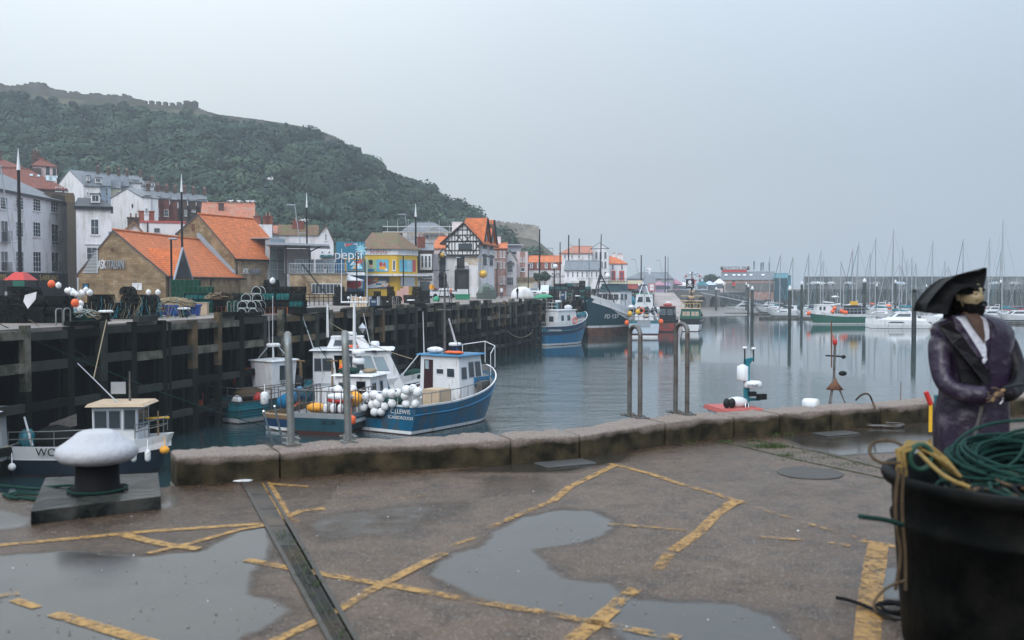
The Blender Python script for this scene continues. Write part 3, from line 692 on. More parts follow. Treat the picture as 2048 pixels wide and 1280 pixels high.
for j,(a,b) in enumerate(zip(joints[:-1],joints[1:])):
    N=max(6,int((b-a)/9));mb=MB();vs=[]
    off=R.uniform(-.015,.02)
    for i in range(N+1):
        px=a+(b-a)*i/N+(2.2 if i == 0 else -2.2 if i == N else 0);p=kern(px)
        u_=i/N;rear=.38+.13*u_+R.uniform(-.028,.028)+.03*math.sin(px*.06)
        nz=lambda s_: R.uniform(-s_,s_)
        h=KH+nz(.004)+.008*math.sin(px*.02)
        e_=min(i,N-i);rnd=.014 if e_ == 0 else .0
        prof=[(off+rnd*.5,-.02),(off+.0+rnd*.5,h*.5-.02),(off+.003+nz(.004),h-.018-rnd*.3),(off+.018+nz(.005)+rnd*.3,h-.003-rnd*.3),(rear-.02-rnd*.3,h+nz(.004)-rnd*.3),(rear+nz(.012),h-.02+nz(.012)),(rear,-.6)]
        vs += [p+kn*q[0]+Vector((0,0,q[1])) for q in prof]
    k=7;fs=[(i*k+q,(i+1)*k+q,(i+1)*k+q+1,i*k+q+1) for i in range(N) for q in range(k-1)]+[tuple(range(k))[::-1],tuple(N*k+q for q in range(k))]
    mb.add(vs,fs,KM,False);mb.build('concrete_block',kb)
# ---- handrails (U hoops) on the kerb
def hoop(name,label,pa,pb,top,m,r,group='ladder hoops on the kerb'):
    """pa, pb: feet; hoop of height top"""
    h=T(name,label,'handrail',pa,0,group);d=pb-pa;mb=MB();rr=min(.16,d.length*.45);dn=d.normalized()
    pts=[Vector((0,0,0)),Vector((0,0,top-rr))]+[dn*(rr-rr*math.cos(a))+Vector((0,0,top-rr+rr*math.sin(a))) for a in [PI/2*i/6 for i in range(1,7)]]
    pts += [d-dn*(rr-rr*math.sin(a))+Vector((0,0,top-rr+rr*math.cos(a))) for a in [PI/2*i/6 for i in range(0,7)]]+[d]
    mb.tube(pts,r,m,10);mb.build('rail',h)
    for q in (Vector((0,0,0)),d):
        mb=MB();M=Matrix.Translation(q) @ Matrix.Rotation(math.atan2(kd.y,kd.x),4,'Z');mb.box(-.07,.07,-.09,.09,-.005,.012,m,M)
        for sx in (-.05,.05): mb.lathe([(.012,.012),(.012,.024),(.001,.026)],m,6,(q.x+sx,q.y+.06,0));mb.lathe([(.012,.012),(.012,.024),(.001,.026)],m,6,(q.x+sx,q.y-.06,0))
        mb.build('foot_plate',h)
    return h
def kp(px,py): return G(px,py,KH+.004)
def hheight(pt,topy):
    return P(1024,topy,pt.y).z-KH
for lab,f1_,f2_,ty,m,r in (
    ('tall galvanised hoop seen edge-on, nearest the white topped bollard',(583,888),(579,878),672,C('galv'),.036),
    ('tall galvanised hoop seen edge-on before the boat hung with white buoys',(697,884),(697.5,874),670,C('galv'),.036),
    ('rusty steel hoop on the kerb, left of the two seen side on',(1259,831),(1280,836),653,C('steel_worn'),.027),
    ('rusty steel hoop on the kerb, right of the two seen side on',(1351,825),(1374,829),648,C('steel_worn'),.027)):
    a,b=kp(*f1_),kp(*f2_)
    if 'edge-on' in lab: b=a+Vector(((f1_[0]-1024)/F,1,0)).normalized()*.34;b.z=a.z
    # a little lean of the left pair as in the picture
    h=hoop('ladder_hoop',lab,a,b,hheight(a,ty),m,r)
    if 'edge-on' in lab: h.rotation_euler=(0,math.radians(-1.6),0)
# ---- mushroom bollard on its plate
bc=G(200,1000)
bo=T('mooring_bollard','big mushroom bollard with white painted cap on a dark steel plate','bollard',(bc.x,bc.y-.1,0))
a4=[G(62,1046),G(318,1014),G(314,955),G(100,965)]
defm('plate_steel',(.008,.011,.011),.25,.0,spec=.08,var=.3,scale=3,bump=.25,bscale=12,dirt=(.06,.06,.055),dirtamt=.35,dscale=3)
mb=MB();q=[(p.x-bc.x,p.y-bc.y+.1) for p in (G(62,1050),G(322,1018),G(316,968),G(92,978))]
mb.hexa([(*p,-.02) for p in q],[(*p,.1) for p in q],C('plate_steel'));mb.build('base_plate',bo)
D_=bc.y-.1;pc=P(194,895,D_);rr=(272-114)/2/F*D_
cz=pc.z;cx=pc.x-bc.x;hh_=(928-864)/F*D_
defm('cap_paint',(.44,.44,.47),.45,var=.05,bump=.25,bscale=18,dirt=(.4,.39,.4),dirtamt=.12,dscale=6)
mb=MB();mb.lathe([(.03,.1),(.2,.1),(.205,.125),(.172,.14),(.165,.3),(.165,cz-.06),(.2,cz-.04)],C('rubber'),28,(cx,0,0));mb.build('stem',bo)
mb=MB();z0=cz-hh_*.46;mb.lathe([(rr*.3,z0),(rr*.62,z0-.005),(rr*.88,z0+.02),(rr*.985,z0+hh_*.22),(rr,z0+hh_*.36),(rr*.95,z0+hh_*.5),(rr*.8,z0+hh_*.62),(rr*.6,z0+hh_*.8),(rr*.48,z0+hh_*.93),(rr*.36,z0+hh_),(rr*.1,z0+hh_*1.02),(.001,z0+hh_*1.02)],C('cap_paint'),40,(cx,0,0));mb.build('cap',bo)
# ropes round the bollard
def rope(name,label,pts,r,m,smoothit=3,group=None,cat='rope'):
    pts=[Vector(p) for p in pts]
    for _ in range(smoothit):  # chaikin
        q=[pts[0]]
        for a,b in zip(pts[:-1],pts[1:]): q += [a.lerp(b,.25),a.lerp(b,.75)]
        pts=q+[pts[-1]]
    mb=MB();mb.tube(pts,r,m,6);o=mb.build(name);tag(o,label,cat,group);return o
bx,by=bc.x+cx,bc.y-.1
ring=[(bx+math.cos(a)*.225,by+math.sin(a)*.225,.118) for a in [PI*.5+2*PI*i/24 for i in range(22)]]
lft=G(-60,968,.02)
rope('mooring_rope','thin green rope looped round the stem of the white capped bollard',ring+[(bx-.5,by+.1,.115)]+[(G(100,985).x,G(100,985).y,.02),(lft.x,lft.y,.03),(lft.x-1,lft.y,.03)],.011,C('rope_green'),1)
pts=[]
for i in range(26):
    a=i*.75;c=G(60+R.uniform(-14,14),995+R.uniform(-5,5));pts.append((c.x+math.cos(a)*.22*R.uniform(.5,1.2),c.y+math.sin(a)*.12,.012+.004*(i % 3)))
rope('rope_coil','dark green rope end lying loose left of the bollard plate',pts,.009,C('rope_green'),2)
# ---- drain channel
dcn=T('drain_channel','narrow iron grating drain channel running across the wet concrete','drain',(0,0,0))
a0,a1,b0,b1=G(482,966),G(526,965),G(652,1280),G(706,1280)
b0=a0+(b0-a0)*1.25;b1=a1+(b1-a1)*1.25
defm('drain_frame',(.045,.038,.032),.5,.1,var=.25,scale=8)
defm('grate_iron',(.022,.022,.02),.5,.3,var=.3,scale=8,dirt=(.09,.06,.04),dirtamt=.35)
mb=MB();u=(b0-a0).normalized();s_=(a1-a0).normalized();z3=Vector((0,0,1))
mb.add([a0+z3*.004,a1+z3*.004,b1+z3*.004,b0+z3*.004],[(0,3,2,1)],C('recess_shade'));mb.build('channel',dcn)  # flat black sheet under the bars, shade of the channel put into its colour
for p,q in ((a0,b0),(a1,b1)):
    mb=MB();mb.hexa([p,p+s_*.028,q+s_*.028,q],[p+z3*.013,p+s_*.028+z3*.013,q+s_*.028+z3*.013,q+z3*.013],C('drain_frame'));mb.build('frame',dcn)
LN=(b0-a0).length;nseg=9
for k in range(nseg):
    mb=MB();l0=LN*k/nseg+.006;l1=LN*(k+1)/nseg-.006
    def pt(l,s01): return a0.lerp(b0,l/LN)+(a1.lerp(b1,l/LN)-a0.lerp(b0,l/LN))*s01
    if k < 4: c_=[pt(l0,.13),pt(l0,.9),pt(l1,.9),pt(l1,.13)];mb.hexa([p+z3*.005 for p in c_],[p+z3*.011 for p in c_],C('grate_iron'))
    else:
        l=l0
        while l < l1:
            c_=[pt(l,.13),pt(l,.9),pt(l+.011,.9),pt(l+.011,.13)];mb.hexa([p+z3*.005 for p in c_],[p+z3*.0115 for p in c_],C('grate_iron'));l += .021
        for s01 in (.13,.5,.87): c_=[pt(l0,s01-.02),pt(l0,s01+.02),pt(l1,s01+.02),pt(l1,s01-.02)];mb.hexa([p+z3*.005 for p in c_],[p+z3*.0125 for p in c_],C('grate_iron'))
    mb.build('grating',dcn)
# ---- yellow painted lines, worn
def paintmat(name,wear):
    m=bpy.data.materials.new(name);m.use_nodes=True;n,b=nodes(m);b.inputs['Roughness'].default_value=.5
    t=n.nodes.new('ShaderNodeTexCoord');no=n.nodes.new('ShaderNodeTexNoise');no.inputs['Scale'].default_value=7;no.inputs['Detail'].default_value=12;no.inputs['Roughness'].default_value=.82
    n.links.new(t.outputs['Object'],no.inputs['Vector'])
    r=n.nodes.new('ShaderNodeMapRange');r.inputs['From Min'].default_value=wear-.03;r.inputs['From Max'].default_value=wear+.07;r.inputs['To Max'].default_value=.88;n.links.new(no.outputs[0],r.inputs['Value']);n.links.new(r.outputs[0],b.inputs['Alpha'])
    k=n.nodes.new('ShaderNodeValToRGB');k.color_ramp.elements[0].color=(.2,.1,.028,1);k.color_ramp.elements[1].color=(.46,.25,.055,1);k.color_ramp.elements[0].position=.35;k.color_ramp.elements[1].position=.6
    n2=n.nodes.new('ShaderNodeTexNoise');n2.inputs['Scale'].default_value=25;n2.inputs['Detail'].default_value=5;n.links.new(t.outputs['Object'],n2.inputs['Vector']);n.links.new(n2.outputs[0],k.inputs[0]);n.links.new(k.outputs[0],b.inputs['Base Color'])
    bp=n.nodes.new('ShaderNodeBump');bp.inputs['Strength'].default_value=.5;bp.inputs['Distance'].default_value=.006;n.links.new(n2.outputs[0],bp.inputs['Height']);n.links.new(bp.outputs[0],b.inputs['Normal'])
    return m
PM=[paintmat('yellow_road_paint',.43),paintmat('yellow_road_paint_worn',.485),paintmat('yellow_road_paint_faded',.53)]
LINES=[([(-300,1125),(0,1091),(300,1063),(540,1047),(603,1022),(650,1018)],.085,0),([(527,966),(556,1010),(566,1036)],.14,0),([(560,1028),(582,1046)],.16,1),([(520,967),(617,974)],.07,0),
 ([(248,1071),(330,1090),(397,1099)],.1,0),([(296,1108),(380,1088),(480,1060),(545,1050)],.065,0),([(-60,1210),(0,1193),(38,1187)],.08,1),([(28,1200),(75,1216)],.07,0),([(108,1228),(200,1255),(300,1286),(360,1310)],.1,0),
 ([(492,1120),(560,1133),(640,1148),(760,1168),(860,1186)],.085,0),([(860,1186),(930,1199),(1110,1230),(1200,1248),(1360,1278)],.09,1),([(535,1290),(620,1250),(652,1236)],.075,0),([(668,1228),(700,1208),(735,1185)],.07,1),([(735,1185),(780,1162),(888,1107)],.085,0),
 ([(903,1092),(950,1076)],.05,1),([(975,1057),(1050,1025),(1110,1000)],.07,1),([(1105,1003),(1140,974),(1232,930)],.085,0),([(1220,928),(1300,948),(1365,970)],.08,0),([(1365,970),(1430,988),(1490,1008)],.08,1),([(1510,1016),(1690,1070),(1730,1080)],.06,2),
 ([(1478,1001),(1455,1012)],.12,0),([(1470,1005),(1432,1030),(1398,1065),(1345,1103)],.1,0),([(1340,1106),(1315,1140)],.09,1),([(1272,1178),(1240,1200),(1215,1228)],.1,1),([(1225,1218),(1190,1248),(1140,1285)],.12,0),([(1215,1049),(1300,1055),(1385,1064)],.06,1),([(1515,1074),(1605,1081)],.06,1),([(1655,1086),(1700,1093)],.06,1),
 ([(1722,1082),(1775,1090),(1815,1102)],.07,0),([(1757,1088),(1745,1160),(1738,1230),(1733,1300)],.15,0),([(700,985),(735,990)],.08,2),([(600,1020),(760,1004),(860,990)],.04,2)]
pmk=MB()
for li,(pl,wd,k) in enumerate(LINES):
    pts=[G(*p) for p in pl];dense=[]
    for a,b in zip(pts[:-1],pts[1:]):
        n_=max(2,int((b-a).length/.09));dense += [a.lerp(b,i/n_) for i in range(n_)]
    dense.append(pts[-1]);vs=[]
    for i,p in enumerate(dense):
        d=(dense[min(i+1,len(dense)-1)]-dense[max(0,i-1)]).normalized();nn=Vector((-d.y,d.x,0));wj=wd*.44*R.uniform(.95,1.05)
        vs += [p+nn*wj+z3*(.004+.0004*(li % 7)),p-nn*wj+z3*(.004+.0004*(li % 7))]
    pmk.add(vs,[(2*i,2*i+1,2*i+3,2*i+2) for i in range(len(dense)-1)],PM[k])
struct(pmk.build('painted_markings'))
# paint carried over the drain
mb=MB()
# ---- groove with grass
def groove(pl,wd,m,z=.004):
    pts=[G(*p) for p in pl];mb=MB();vs=[]
    N=60
    for i in range(N+1):
        t_=i/N*(len(pts)-1);k=min(int(t_),len(pts)-2);p=pts[k].lerp(pts[k+1],t_-k);d=(pts[k+1]-pts[k]).normalized();nn=Vector((-d.y,d.x,0));w_=wd*R.uniform(.5,1.1)
        vs += [p+nn*w_+z3*z,p-nn*w_+z3*z]
    mb.add(vs,[(2*i,2*i+1,2*i+3,2*i+2) for i in range(N)],m);return mb
defm('moss',(.045,.05,.02),.9,var=.4,scale=9)
g1=groove([(1440,883),(1600,921),(1812,966)],.02,C('moss'));g2=groove([(1500,879),(1640,905),(1812,950)],.018,C('moss'));g1.add(g2.v,g2.f,C('moss'));struct(g1.build('ground_joint'))
grass_m=mat('grass_blade',(.05,.085,.02),.7,var=.3,scale=30)
def tuft(px,py,w_,n,h): 
    mb=MB();c=G(px,py)
    for i in range(n):
        a=R.uniform(0,2*PI);x=R.gauss(0,w_);y=R.gauss(0,w_*.35);hh=h*R.uniform(.4,1.1);l=R.uniform(.2,.9)*hh
        bx_,by_=math.cos(a),math.sin(a);s=.003
        mb.add([(x-by_*s,y+bx_*s,0),(x+by_*s,y-bx_*s,0),(x+bx_*l*.5+by_*s*.7,y+by_*l*.5-bx_*s*.7,hh*.6),(x+bx_*l,y+by_*l,hh)],[(0,1,2,3)],grass_m)
    return mb,c
mbg=MB()
for px,py,w_,n,h in ((1542,895,.12,260,.06),(1575,912,.05,70,.035),(1508,882,.06,70,.03),(1450,884,.05,60,.03),(1545,869,.12,120,.05),(1610,905,.15,110,.02),(1660,915,.2,140,.02),(1715,928,.2,140,.02),(1770,940,.15,80,.02),(1590,921,.12,60,.015),(1380,885,.12,60,.03)):
    b_,c=tuft(px,py,w_,n,h);mbg.add([(Vector(v)+c) for v in b_.v],b_.f,grass_m)
for i in range(60):
    t_=R.random();p=a0.lerp(b0,.35+.6*t_).lerp(a1.lerp(b1,.35+.6*t_),R.uniform(.3,.9));p.z=.012
    if R.random() < .5:
        for _ in range(14): 
            a=R.uniform(0,6.3);q_=p+Vector((R.gauss(0,.022),R.gauss(0,.05),0));mbg.add([q_,q_+Vector((.004,.002,0)),q_+Vector((R.gauss(0,.012),R.gauss(0,.012),.014))],[(0,1,2)],grass_m)
o=mbg.build('grass');o['kind']='stuff';o['label']='short green grass and weeds growing in the concrete joints';o['category']='grass'
# metal ribbed plate in the puddle, manhole, litter
defm('plate',(.2,.2,.2),.35,.6,var=.2)
for (px,py,w_,d_,lab) in ((1130,928,.55,.28,'grey ribbed metal plate lying in the brown puddle by the kerb'),(1672,868,.5,.25,'grey ribbed metal plate by the kerb near the grass tufts')):
    c=G(px,py);o=T('ribbed_plate',lab,'metal plate',(c.x,c.y,0),math.atan2(kd.y,kd.x));mb=MB();mb.box(-w_/2,w_/2,-d_/2,d_/2,.004,.012,C('plate'))
    for i in range(16): mb.box(-w_/2+.02+i*w_/16.3,-w_/2+.034+i*w_/16.3,-d_/2+.01,d_/2-.01,.0121,.017,C('plate'))
    mb.build('plate',o)
c=G(1620,947);o=T('manhole_cover','round manhole cover filled with rainwater in the concrete','manhole cover',(c.x,c.y,0));mb=MB();mb.lathe([(.3,.001),(.3,.006),(.27,.0062)],C('drain_frame'),32);mb.build('rim',o)
mb=MB();mb.lathe([(.26,.001),(.26,.005),(.001,.0052)],C('plate_steel'),32);mb.build('cover',o)
for px,py,w_,h_,lab in ((945,925,.05,.06,'crushed white paper cup lying against the kerb'),(487,957,.11,.02,'flat white wrapper on the ground at the top of the drain')):
    c=G(px,py+4);mb=MB();mb.ball((0,0,h_*.5),1,C('buoy_white'),9,5,(w_,w_*.6,h_*.5))
    mb.v=[(x*R.uniform(.8,1.1),y*R.uniform(.7,1.2),max(.004,z)) for x,y,z in mb.v];o=mb.build('litter');o.location=(c.x,c.y-.05,0);tag(o,lab,'litter')
mb=MB()
for i in range(420):
    c=G(R.uniform(-100,1850),R.uniform(975,1300));s=R.uniform(.003,.011);a=R.uniform(0,3)
    mb.add([(c.x+s*math.cos(a+k*1.57)*R.uniform(.6,1.2),c.y+s*math.sin(a+k*1.57)*R.uniform(.6,1.2),.004) for k in range(4)]+[(c.x,c.y,.004+s*.6)],[(0,1,4),(1,2,4),(2,3,4),(3,0,4)],C('buoy_white') if R.random() < .05 else C('kerb_conc'))
o=mb.build('grit');o['kind']='stuff';o['label']='scattered grit and shell fragments on the wet concrete';o['category']='grit'
# coil of hose on the right
pts=[];c=G(1765,853)
for i in range(60):
    a=i*.42;r_=.19+.05*math.sin(i*.9);pts.append((c.x+math.cos(a)*r_*1.15,c.y+math.sin(a)*r_*.75,.012+.0012*i % .03))
rope('hose_coil','loose coil of thin grey hose lying near the kerb',pts,.009,C('steel_worn'),1,cat='hose')

# =============== BUILDINGS ===============
class B:
    def __init__(s,name,label,pl,Dl,pr,Dr,depth=10,z0=0,cat='house',group=None,hide=True):
        if hide:  # turn the plan so that neither end wall peeps out between its neighbours
            ua,ub=(pl-1024)/F,(pr-1024)/F;ax,bx_=ua*Dl,ub*Dr;n_=(-(Dr-Dl),bx_-ax)
            if n_[0]/n_[1] > ub or n_[0]/n_[1] < ua: Dr=Dl*(1+ua*ub)/(1+ub*ub)
        a,b=PXY(pl,Dl,z0),PXY(pr,Dr,z0);s.a=a;s.d=(b-a).normalized();s.w=(b-a).length;s.dep=depth;s.z0=z0
        s.rz=math.atan2(s.d.y,s.d.x);s.n=Vector((-s.d.y,s.d.x,0))
        s.r=T(name,label,cat,a,s.rz,group)
    def xz(s,px,py,off=0):  # picture point -> facade coordinates (off: metres behind the facade)
        d=ray(px,py);o=Vector((0,0,EYE));a=s.a+s.n*off;t=(a-o).dot(s.n)/d.dot(s.n);p=o+d*t-s.a
        return p.dot(s.d),p.z
    def z(s,px,py,off=0): return s.xz(px,py,off)[1]
    def xy(s,px,py,xoff):  # picture point -> (y, z) in the plane x = xoff (end wall)
        d=ray(px,py);o=Vector((0,0,EYE));a=s.a+s.d*xoff;t=(a-o).dot(s.d)/d.dot(s.d);p=o+d*t-s.a
        return p.dot(s.n),p.z
    def box(s,name,x0,x1,y0,y1,z0,z1,m):
        mb=MB();mb.box(x0,x1,y0,y1,z0,z1,m if not isinstance(m,str) else C(m));return mb.build(name,s.r)
    def walls(s,m,h,x0=0,x1=None,y0=0,y1=None,zb=-3,name='wall'):
        return s.box(name,x0,s.w if x1 is None else x1,y0,s.dep if y1 is None else y1,zb,h,m)
    def gable(s,m,pts,y0=0,y1=None,name='wall'):  # profile in x,z; extruded along y
        mb=MB();mb.prism(pts,'y',y0,s.dep if y1 is None else y1,C(m));return mb.build(name,s.r)
    def roofx(s,m,eave,ridge,x0=-.2,x1=None,y0=-.35,y1=None,ov=.0,hip=(0,0),th=.16,name='roof'):
        """ridge parallel to the facade"""
        x1=s.w+.2 if x1 is None else x1;y1=s.dep+.35 if y1 is None else y1;ym=(y0+y1)/2;mb=MB()
        e,r_=eave,ridge
        A_=[(x0,y0),(x1,y0),(x1,y1),(x0,y1)];r0,r1=(x0+hip[0],ym),(x1-hip[1],ym)
        vs=[(*p,e) for p in A_]+[(*r0,r_),(*r1,r_)]+[(*p,e-th) for p in A_]
        fs=[(0,1,5,4),(1,2,5),(2,3,4,5),(3,0,4)]+[(6,7,1,0),(7,8,2,1),(8,9,3,2),(9,6,0,3),(9,8,7,6)]
        mb.add(vs,fs,C(m));o=mb.build(name,s.r)
        k=MB();k.tube([(x0+hip[0],ym,r_+.02),(x1-hip[1],ym,r_+.02)],.12,C(m),5);k.build('ridge',o);return o
    def roofy(s,m,prof,y0=-.3,y1=None,th=.18,name='roof',barge=None):
        """slopes follow the gable profile (x,z), ridge runs away from the facade"""
        y1=s.dep+.3 if y1 is None else y1;mb=MB()
        up=[(x,z+th) for x,z in prof];n=len(prof)
        for i in range(n-1):
            a,b,c,d=prof[i],prof[i+1],up[i+1],up[i]
            mb.add([(a[0],y0,a[1]),(b[0],y0,b[1]),(c[0],y0,c[1]),(d[0],y0,d[1]),(a[0],y1,a[1]),(b[0],y1,b[1]),(c[0],y1,c[1]),(d[0],y1,d[1])],
                   [(0,1,2,3),(7,6,5,4),(3,2,6,7),(0,4,5,1),(0,3,7,4),(1,5,6,2)],C(m))
        o=mb.build(name,s.r)
        if barge:
            k=MB()
            for i in range(n-1):
                a,b=prof[i],prof[i+1];k.add([(a[0],y0-.03,a[1]-.1),(b[0],y0-.03,b[1]-.1),(b[0],y0-.03,b[1]+th+.03),(a[0],y0-.03,a[1]+th+.03),(a[0],y0-.09,a[1]-.1),(b[0],y0-.09,b[1]-.1),(b[0],y0-.09,b[1]+th+.03),(a[0],y0-.09,a[1]+th+.03)],[(4,5,6,7),(0,3,2,1),(7,6,2,3),(0,1,5,4),(0,4,7,3),(1,2,6,5)],C(barge))
            k.build('barge_board',o)
        return o
    def win(s,x0,x1,z0,z1,y=0,fm='white_paint',gm='glass',nx=2,nz=2,sill=True,side=None,name='window',fr=.09,parent=None,pn=True,rev=.0):
        """frame stands a little proud of the wall, the pane lies back inside it. side: 'L' wall x=y plane facing -x, 'R' facing +x"""
        mb=MB();W_,H_=x1-x0,z1-z0;fm=C(fm);q=fr
        mb.box(0,q,-.07,.0,0,H_,fm);mb.box(W_-q,W_,-.07,0,0,H_,fm);mb.box(q,W_-q,-.07,0,0,q,fm);mb.box(q,W_-q,-.07,0,H_-q,H_,fm)
        b=fr*.45
        for i in range(1,nx): mb.box(W_*i/nx-b/2,W_*i/nx+b/2,-.055,-.02,q,H_-q,fm)
        for i in range(1,nz): zz=H_*i/nz;mb.box(q,W_-q,-.05,-.022,zz-b/2,zz+b/2,fm)
        if sill: mb.box(-.1,W_+.1,-.16,-.001,-.1,-.002,fm)
        o=mb.build(name,parent or s.r)
        p=MB();p.box(q+.001,W_-q-.001,-.018,-.004,q+.001,H_-q-.001,C(gm));p.build('pane',o)
        if side is None: o.location=(x0,y,z0)
        elif side == 'R': o.location=(y,x0,z0);o.rotation_euler=(0,0,PI/2)
        elif side == 'L': o.location=(y,x1,z0);o.rotation_euler=(0,0,-PI/2)
        return o
    def wpx(s,l,t,r_,b_,**k):  # window from a picture rectangle
        c=(l+r_)/2;off=k.get('y',0)
        x0=s.xz(l,(t+b_)/2,off)[0];x1=s.xz(r_,(t+b_)/2,off)[0];z1=s.xz(c,t,off)[1];z0=s.xz(c,b_,off)[1]
        return s.win(x0,x1,z0,z1,**k)
    def chimney(s,x,y,z0,z1,w_=1.1,d_=.6,m='brick',pots=2,parent=None):
        mb=MB();mb.box(x-w_/2,x+w_/2,y-d_/2,y+d_/2,z0,z1,C(m));mb.box(x-w_/2-.07,x+w_/2+.07,y-d_/2-.07,y+d_/2+.07,z1,z1+.15,C(m))
        o=mb.build('chimney',parent or s.r)
        for i in range(pots):
            q=MB();xx=x+(i-(pots-1)/2)*w_/max(pots,1)*.85;q.lathe([(.13,z1+.15),(.11,z1+.35),(.1,z1+.6),(.13,z1+.62),(.13,z1+.68),(.08,z1+.68)],C('brick_pale') if m != 'stone' else C('wood_pale'),8,(xx,y,0));q.build('chimney_pot',o)
        return o
def dormer(b,x0,x1,z0,z1,y0,y1,m='white_paint',roof='lead',nx=2,nz=1,**k):
    o=b.box('dormer',x0,x1,y0,y1,z0,z1,m);q=MB();q.box(x0-.12,x1+.12,y0-.2,y1,z1,z1+.12,C(roof));q.build('dormer_roof',o)
    b.win(x0+.1,x1-.1,z0+.15,z1-.1,y=y0,nx=nx,nz=nz,sill=False,parent=o,**k);return o

# --- big white Georgian terrace on the left
b=B('white_terrace','long white rendered Georgian building with grey slate roof at the left edge',-150,112,137,150,12,cat='building',hide=False)
h=b.z(70,392);b.walls('white_wall',h);rt=b.z(40,356,6)
b.roofx('slatesX',h,rt,x0=-.2,x1=b.w-2,hip=(0,5));b.box('cornice',-.2,b.w+.15,-.35,-.01,h-.35,h,'slate_dark')
o=b.box('parapet',b.w-5,b.w+.2,0,5,h+.002,h+.9,'brown_wall')
for i,(l,r_) in enumerate(((0,14.5),(31,46),(65.5,80.5),(101,116))):
    t_=(394,394,397.5,400.5)[i];b.wpx(l,t_,r_,t_+25,nx=3,nz=4)
    if i in (0,3): b.wpx(l+1,(441,0,0,448)[i],r_+1,(486,0,0,490)[i],nx=2,nz=2,gm='glass');b.wpx(l+1,(502,0,0,504)[i],r_+1,(543,0,0,544)[i],nx=2,nz=2)
    else: b.wpx(l,444,r_,474,nx=3,nz=4);b.wpx(l,503,r_+1,544,nx=3,nz=4)
for l in (-28,-62,-96,-130): b.wpx(l,390-l*-.06,l+14,414,nx=3,nz=4);b.wpx(l,440,l+14,474,nx=3,nz=4);b.wpx(l,502,l+14,543,nx=3,nz=4)
for l,r_ in ((0,17),(102,119)):
    for t_ in (463,525):
        x0,z0=b.xz(l,t_+20);x1,z1=b.xz(r_,t_);mb=MB();mb.box(x0,x1,-.5,-.44,z1-.05,z1,C('dark_metal'));n_=9
        for k in range(n_+1): xx=x0+(x1-x0)*k/n_;mb.box(xx-.015,xx+.015,-.49,-.45,z0,z1-.05,C('dark_metal'))
        mb.box(x0,x1,-.5,-.005,z0-.08,z0,C('lead'));mb.build('balcony',b.r)
hb=b.z(70,545.5);o=b.box('shop_front',-.1,b.w+.1,-.5,-.01,-3,hb,'black_paint')
b.box('fascia',0,b.w-.5,-.62,-.505,b.z(70,563),b.z(70,549),'black_paint')
x0,z_=b.xz(98,556,-.6);t_=text(b.r,'fascia_lettering','S·ARKANT',(x0,-.66,z_),(PI/2,0,0),1.1,C('gold_text'),.01,1.2)
x0,z_=b.xz(6,556,-.6);t_=text(b.r,'fascia_lettering','TEL',(x0,-.66,z_),(PI/2,0,0),1.1,C('gold_text'),.01,1.2)
# --- narrow white house with dark mansard and dormer
b=B('mansard_house','narrow white house with dark mansard roof and single white dormer',155,144,225,151,14)
h=b.z(190,413);b.walls('white_wall',h);b.box('side_wall',-1.2,-.002,.5,13,-3,h+.6,'brown_wall')
mb=MB();zr=b.z(190,396,3);W_=b.w
mb.add([(-.2,-.3,h),(W_+.3,-.3,h),(W_+.3,14,h),(-.2,14,h),(.2,3,zr),(W_-1.5,3,zr),(W_-1.5,12,zr),(.2,12,zr)],[(0,1,5,4),(1,2,6,5),(2,3,7,6),(3,0,4,7),(4,5,6,7),(3,2,1,0)],C('slate_dark'));mb.build('roof',b.r)
b.box('cornice',-.2,W_+.2,-.4,-.01,h-.45,h-.02,'black_paint')
x0,z0=b.xz(182,410,1);x1,z1=b.xz(200,389,1);dormer(b,x0,x1,z0+.3,z1,.6,6,roof='slate_dark')
b.wpx(181,438,198,470,nx=2,nz=2);b.wpx(173,494,195,520,nx=2,nz=2);x0,z0=b.xz(169,487);b.box('string_course',x0,W_-.1,-.2,-.005,z0-.15,z0,'white_paint')
o=b.box('mossy_roof',-1.4,-.3,.5,6,h+.6,h+1.9,'tile_brownX')
# --- red-roofed block behind on the left
b=B('red_roof_block','rambling brick block with dark red pantile roof and skylights high at left',-160,170,138,208,14,cat='building')
h=b.z(100,378);b.walls('brick_dark',h);zr=b.z(40,338,7);b.roofx('tile_darkX',h,zr,hip=(0,6.5))
for l,r_,t_,bb in ((59,66,348,352),(74,80,350,354),(92,105,352,363),(98,112,353,364),(108,115,352,357)):
    x0,z0=b.xz(l,bb,3.5);x1,z1=b.xz(r_,t_,3.5);D_=(z0-h)/(zr-h)*7.3-.35
    k=(zr-h)/7.35;mb=MB();ya=(z0-h)/k-.35;yb=(z1-h)/k-.35
    mb.hexa([(x0,ya,z0+.04),(x1,ya,z0+.04),(x1,yb,z1+.04),(x0,yb,z1+.04)],[(x0,ya-.05,z0+.16),(x1,ya-.05,z0+.16),(x1,yb-.05,z1+.16),(x0,yb-.05,z1+.16)],C('glass_pale'));mb.build('skylight',b.r)
b.wpx(111,374,124,383,nx=3,nz=1);b.wpx(129,375,135,384,nx=1,nz=1)
b=B('red_roof_house','old house with red hipped roof and white dormer at top left',-90,196,52,207,9,z0=14)
h=b.z(20,334);b.walls('brick_dark',h,zb=-6);b.roofx('tile_darkX',h,b.z(10,318,4),hip=(3,4));b.wpx(1,333,20,345,nx=3,nz=1);b.chimney(b.w*.62,4,h,h+3.5,1.6,.9,'brick_dark',3)
b=B('pink_block','small pink rendered block with red hipped roof against the wood',70,205,118,214,8,z0=14)
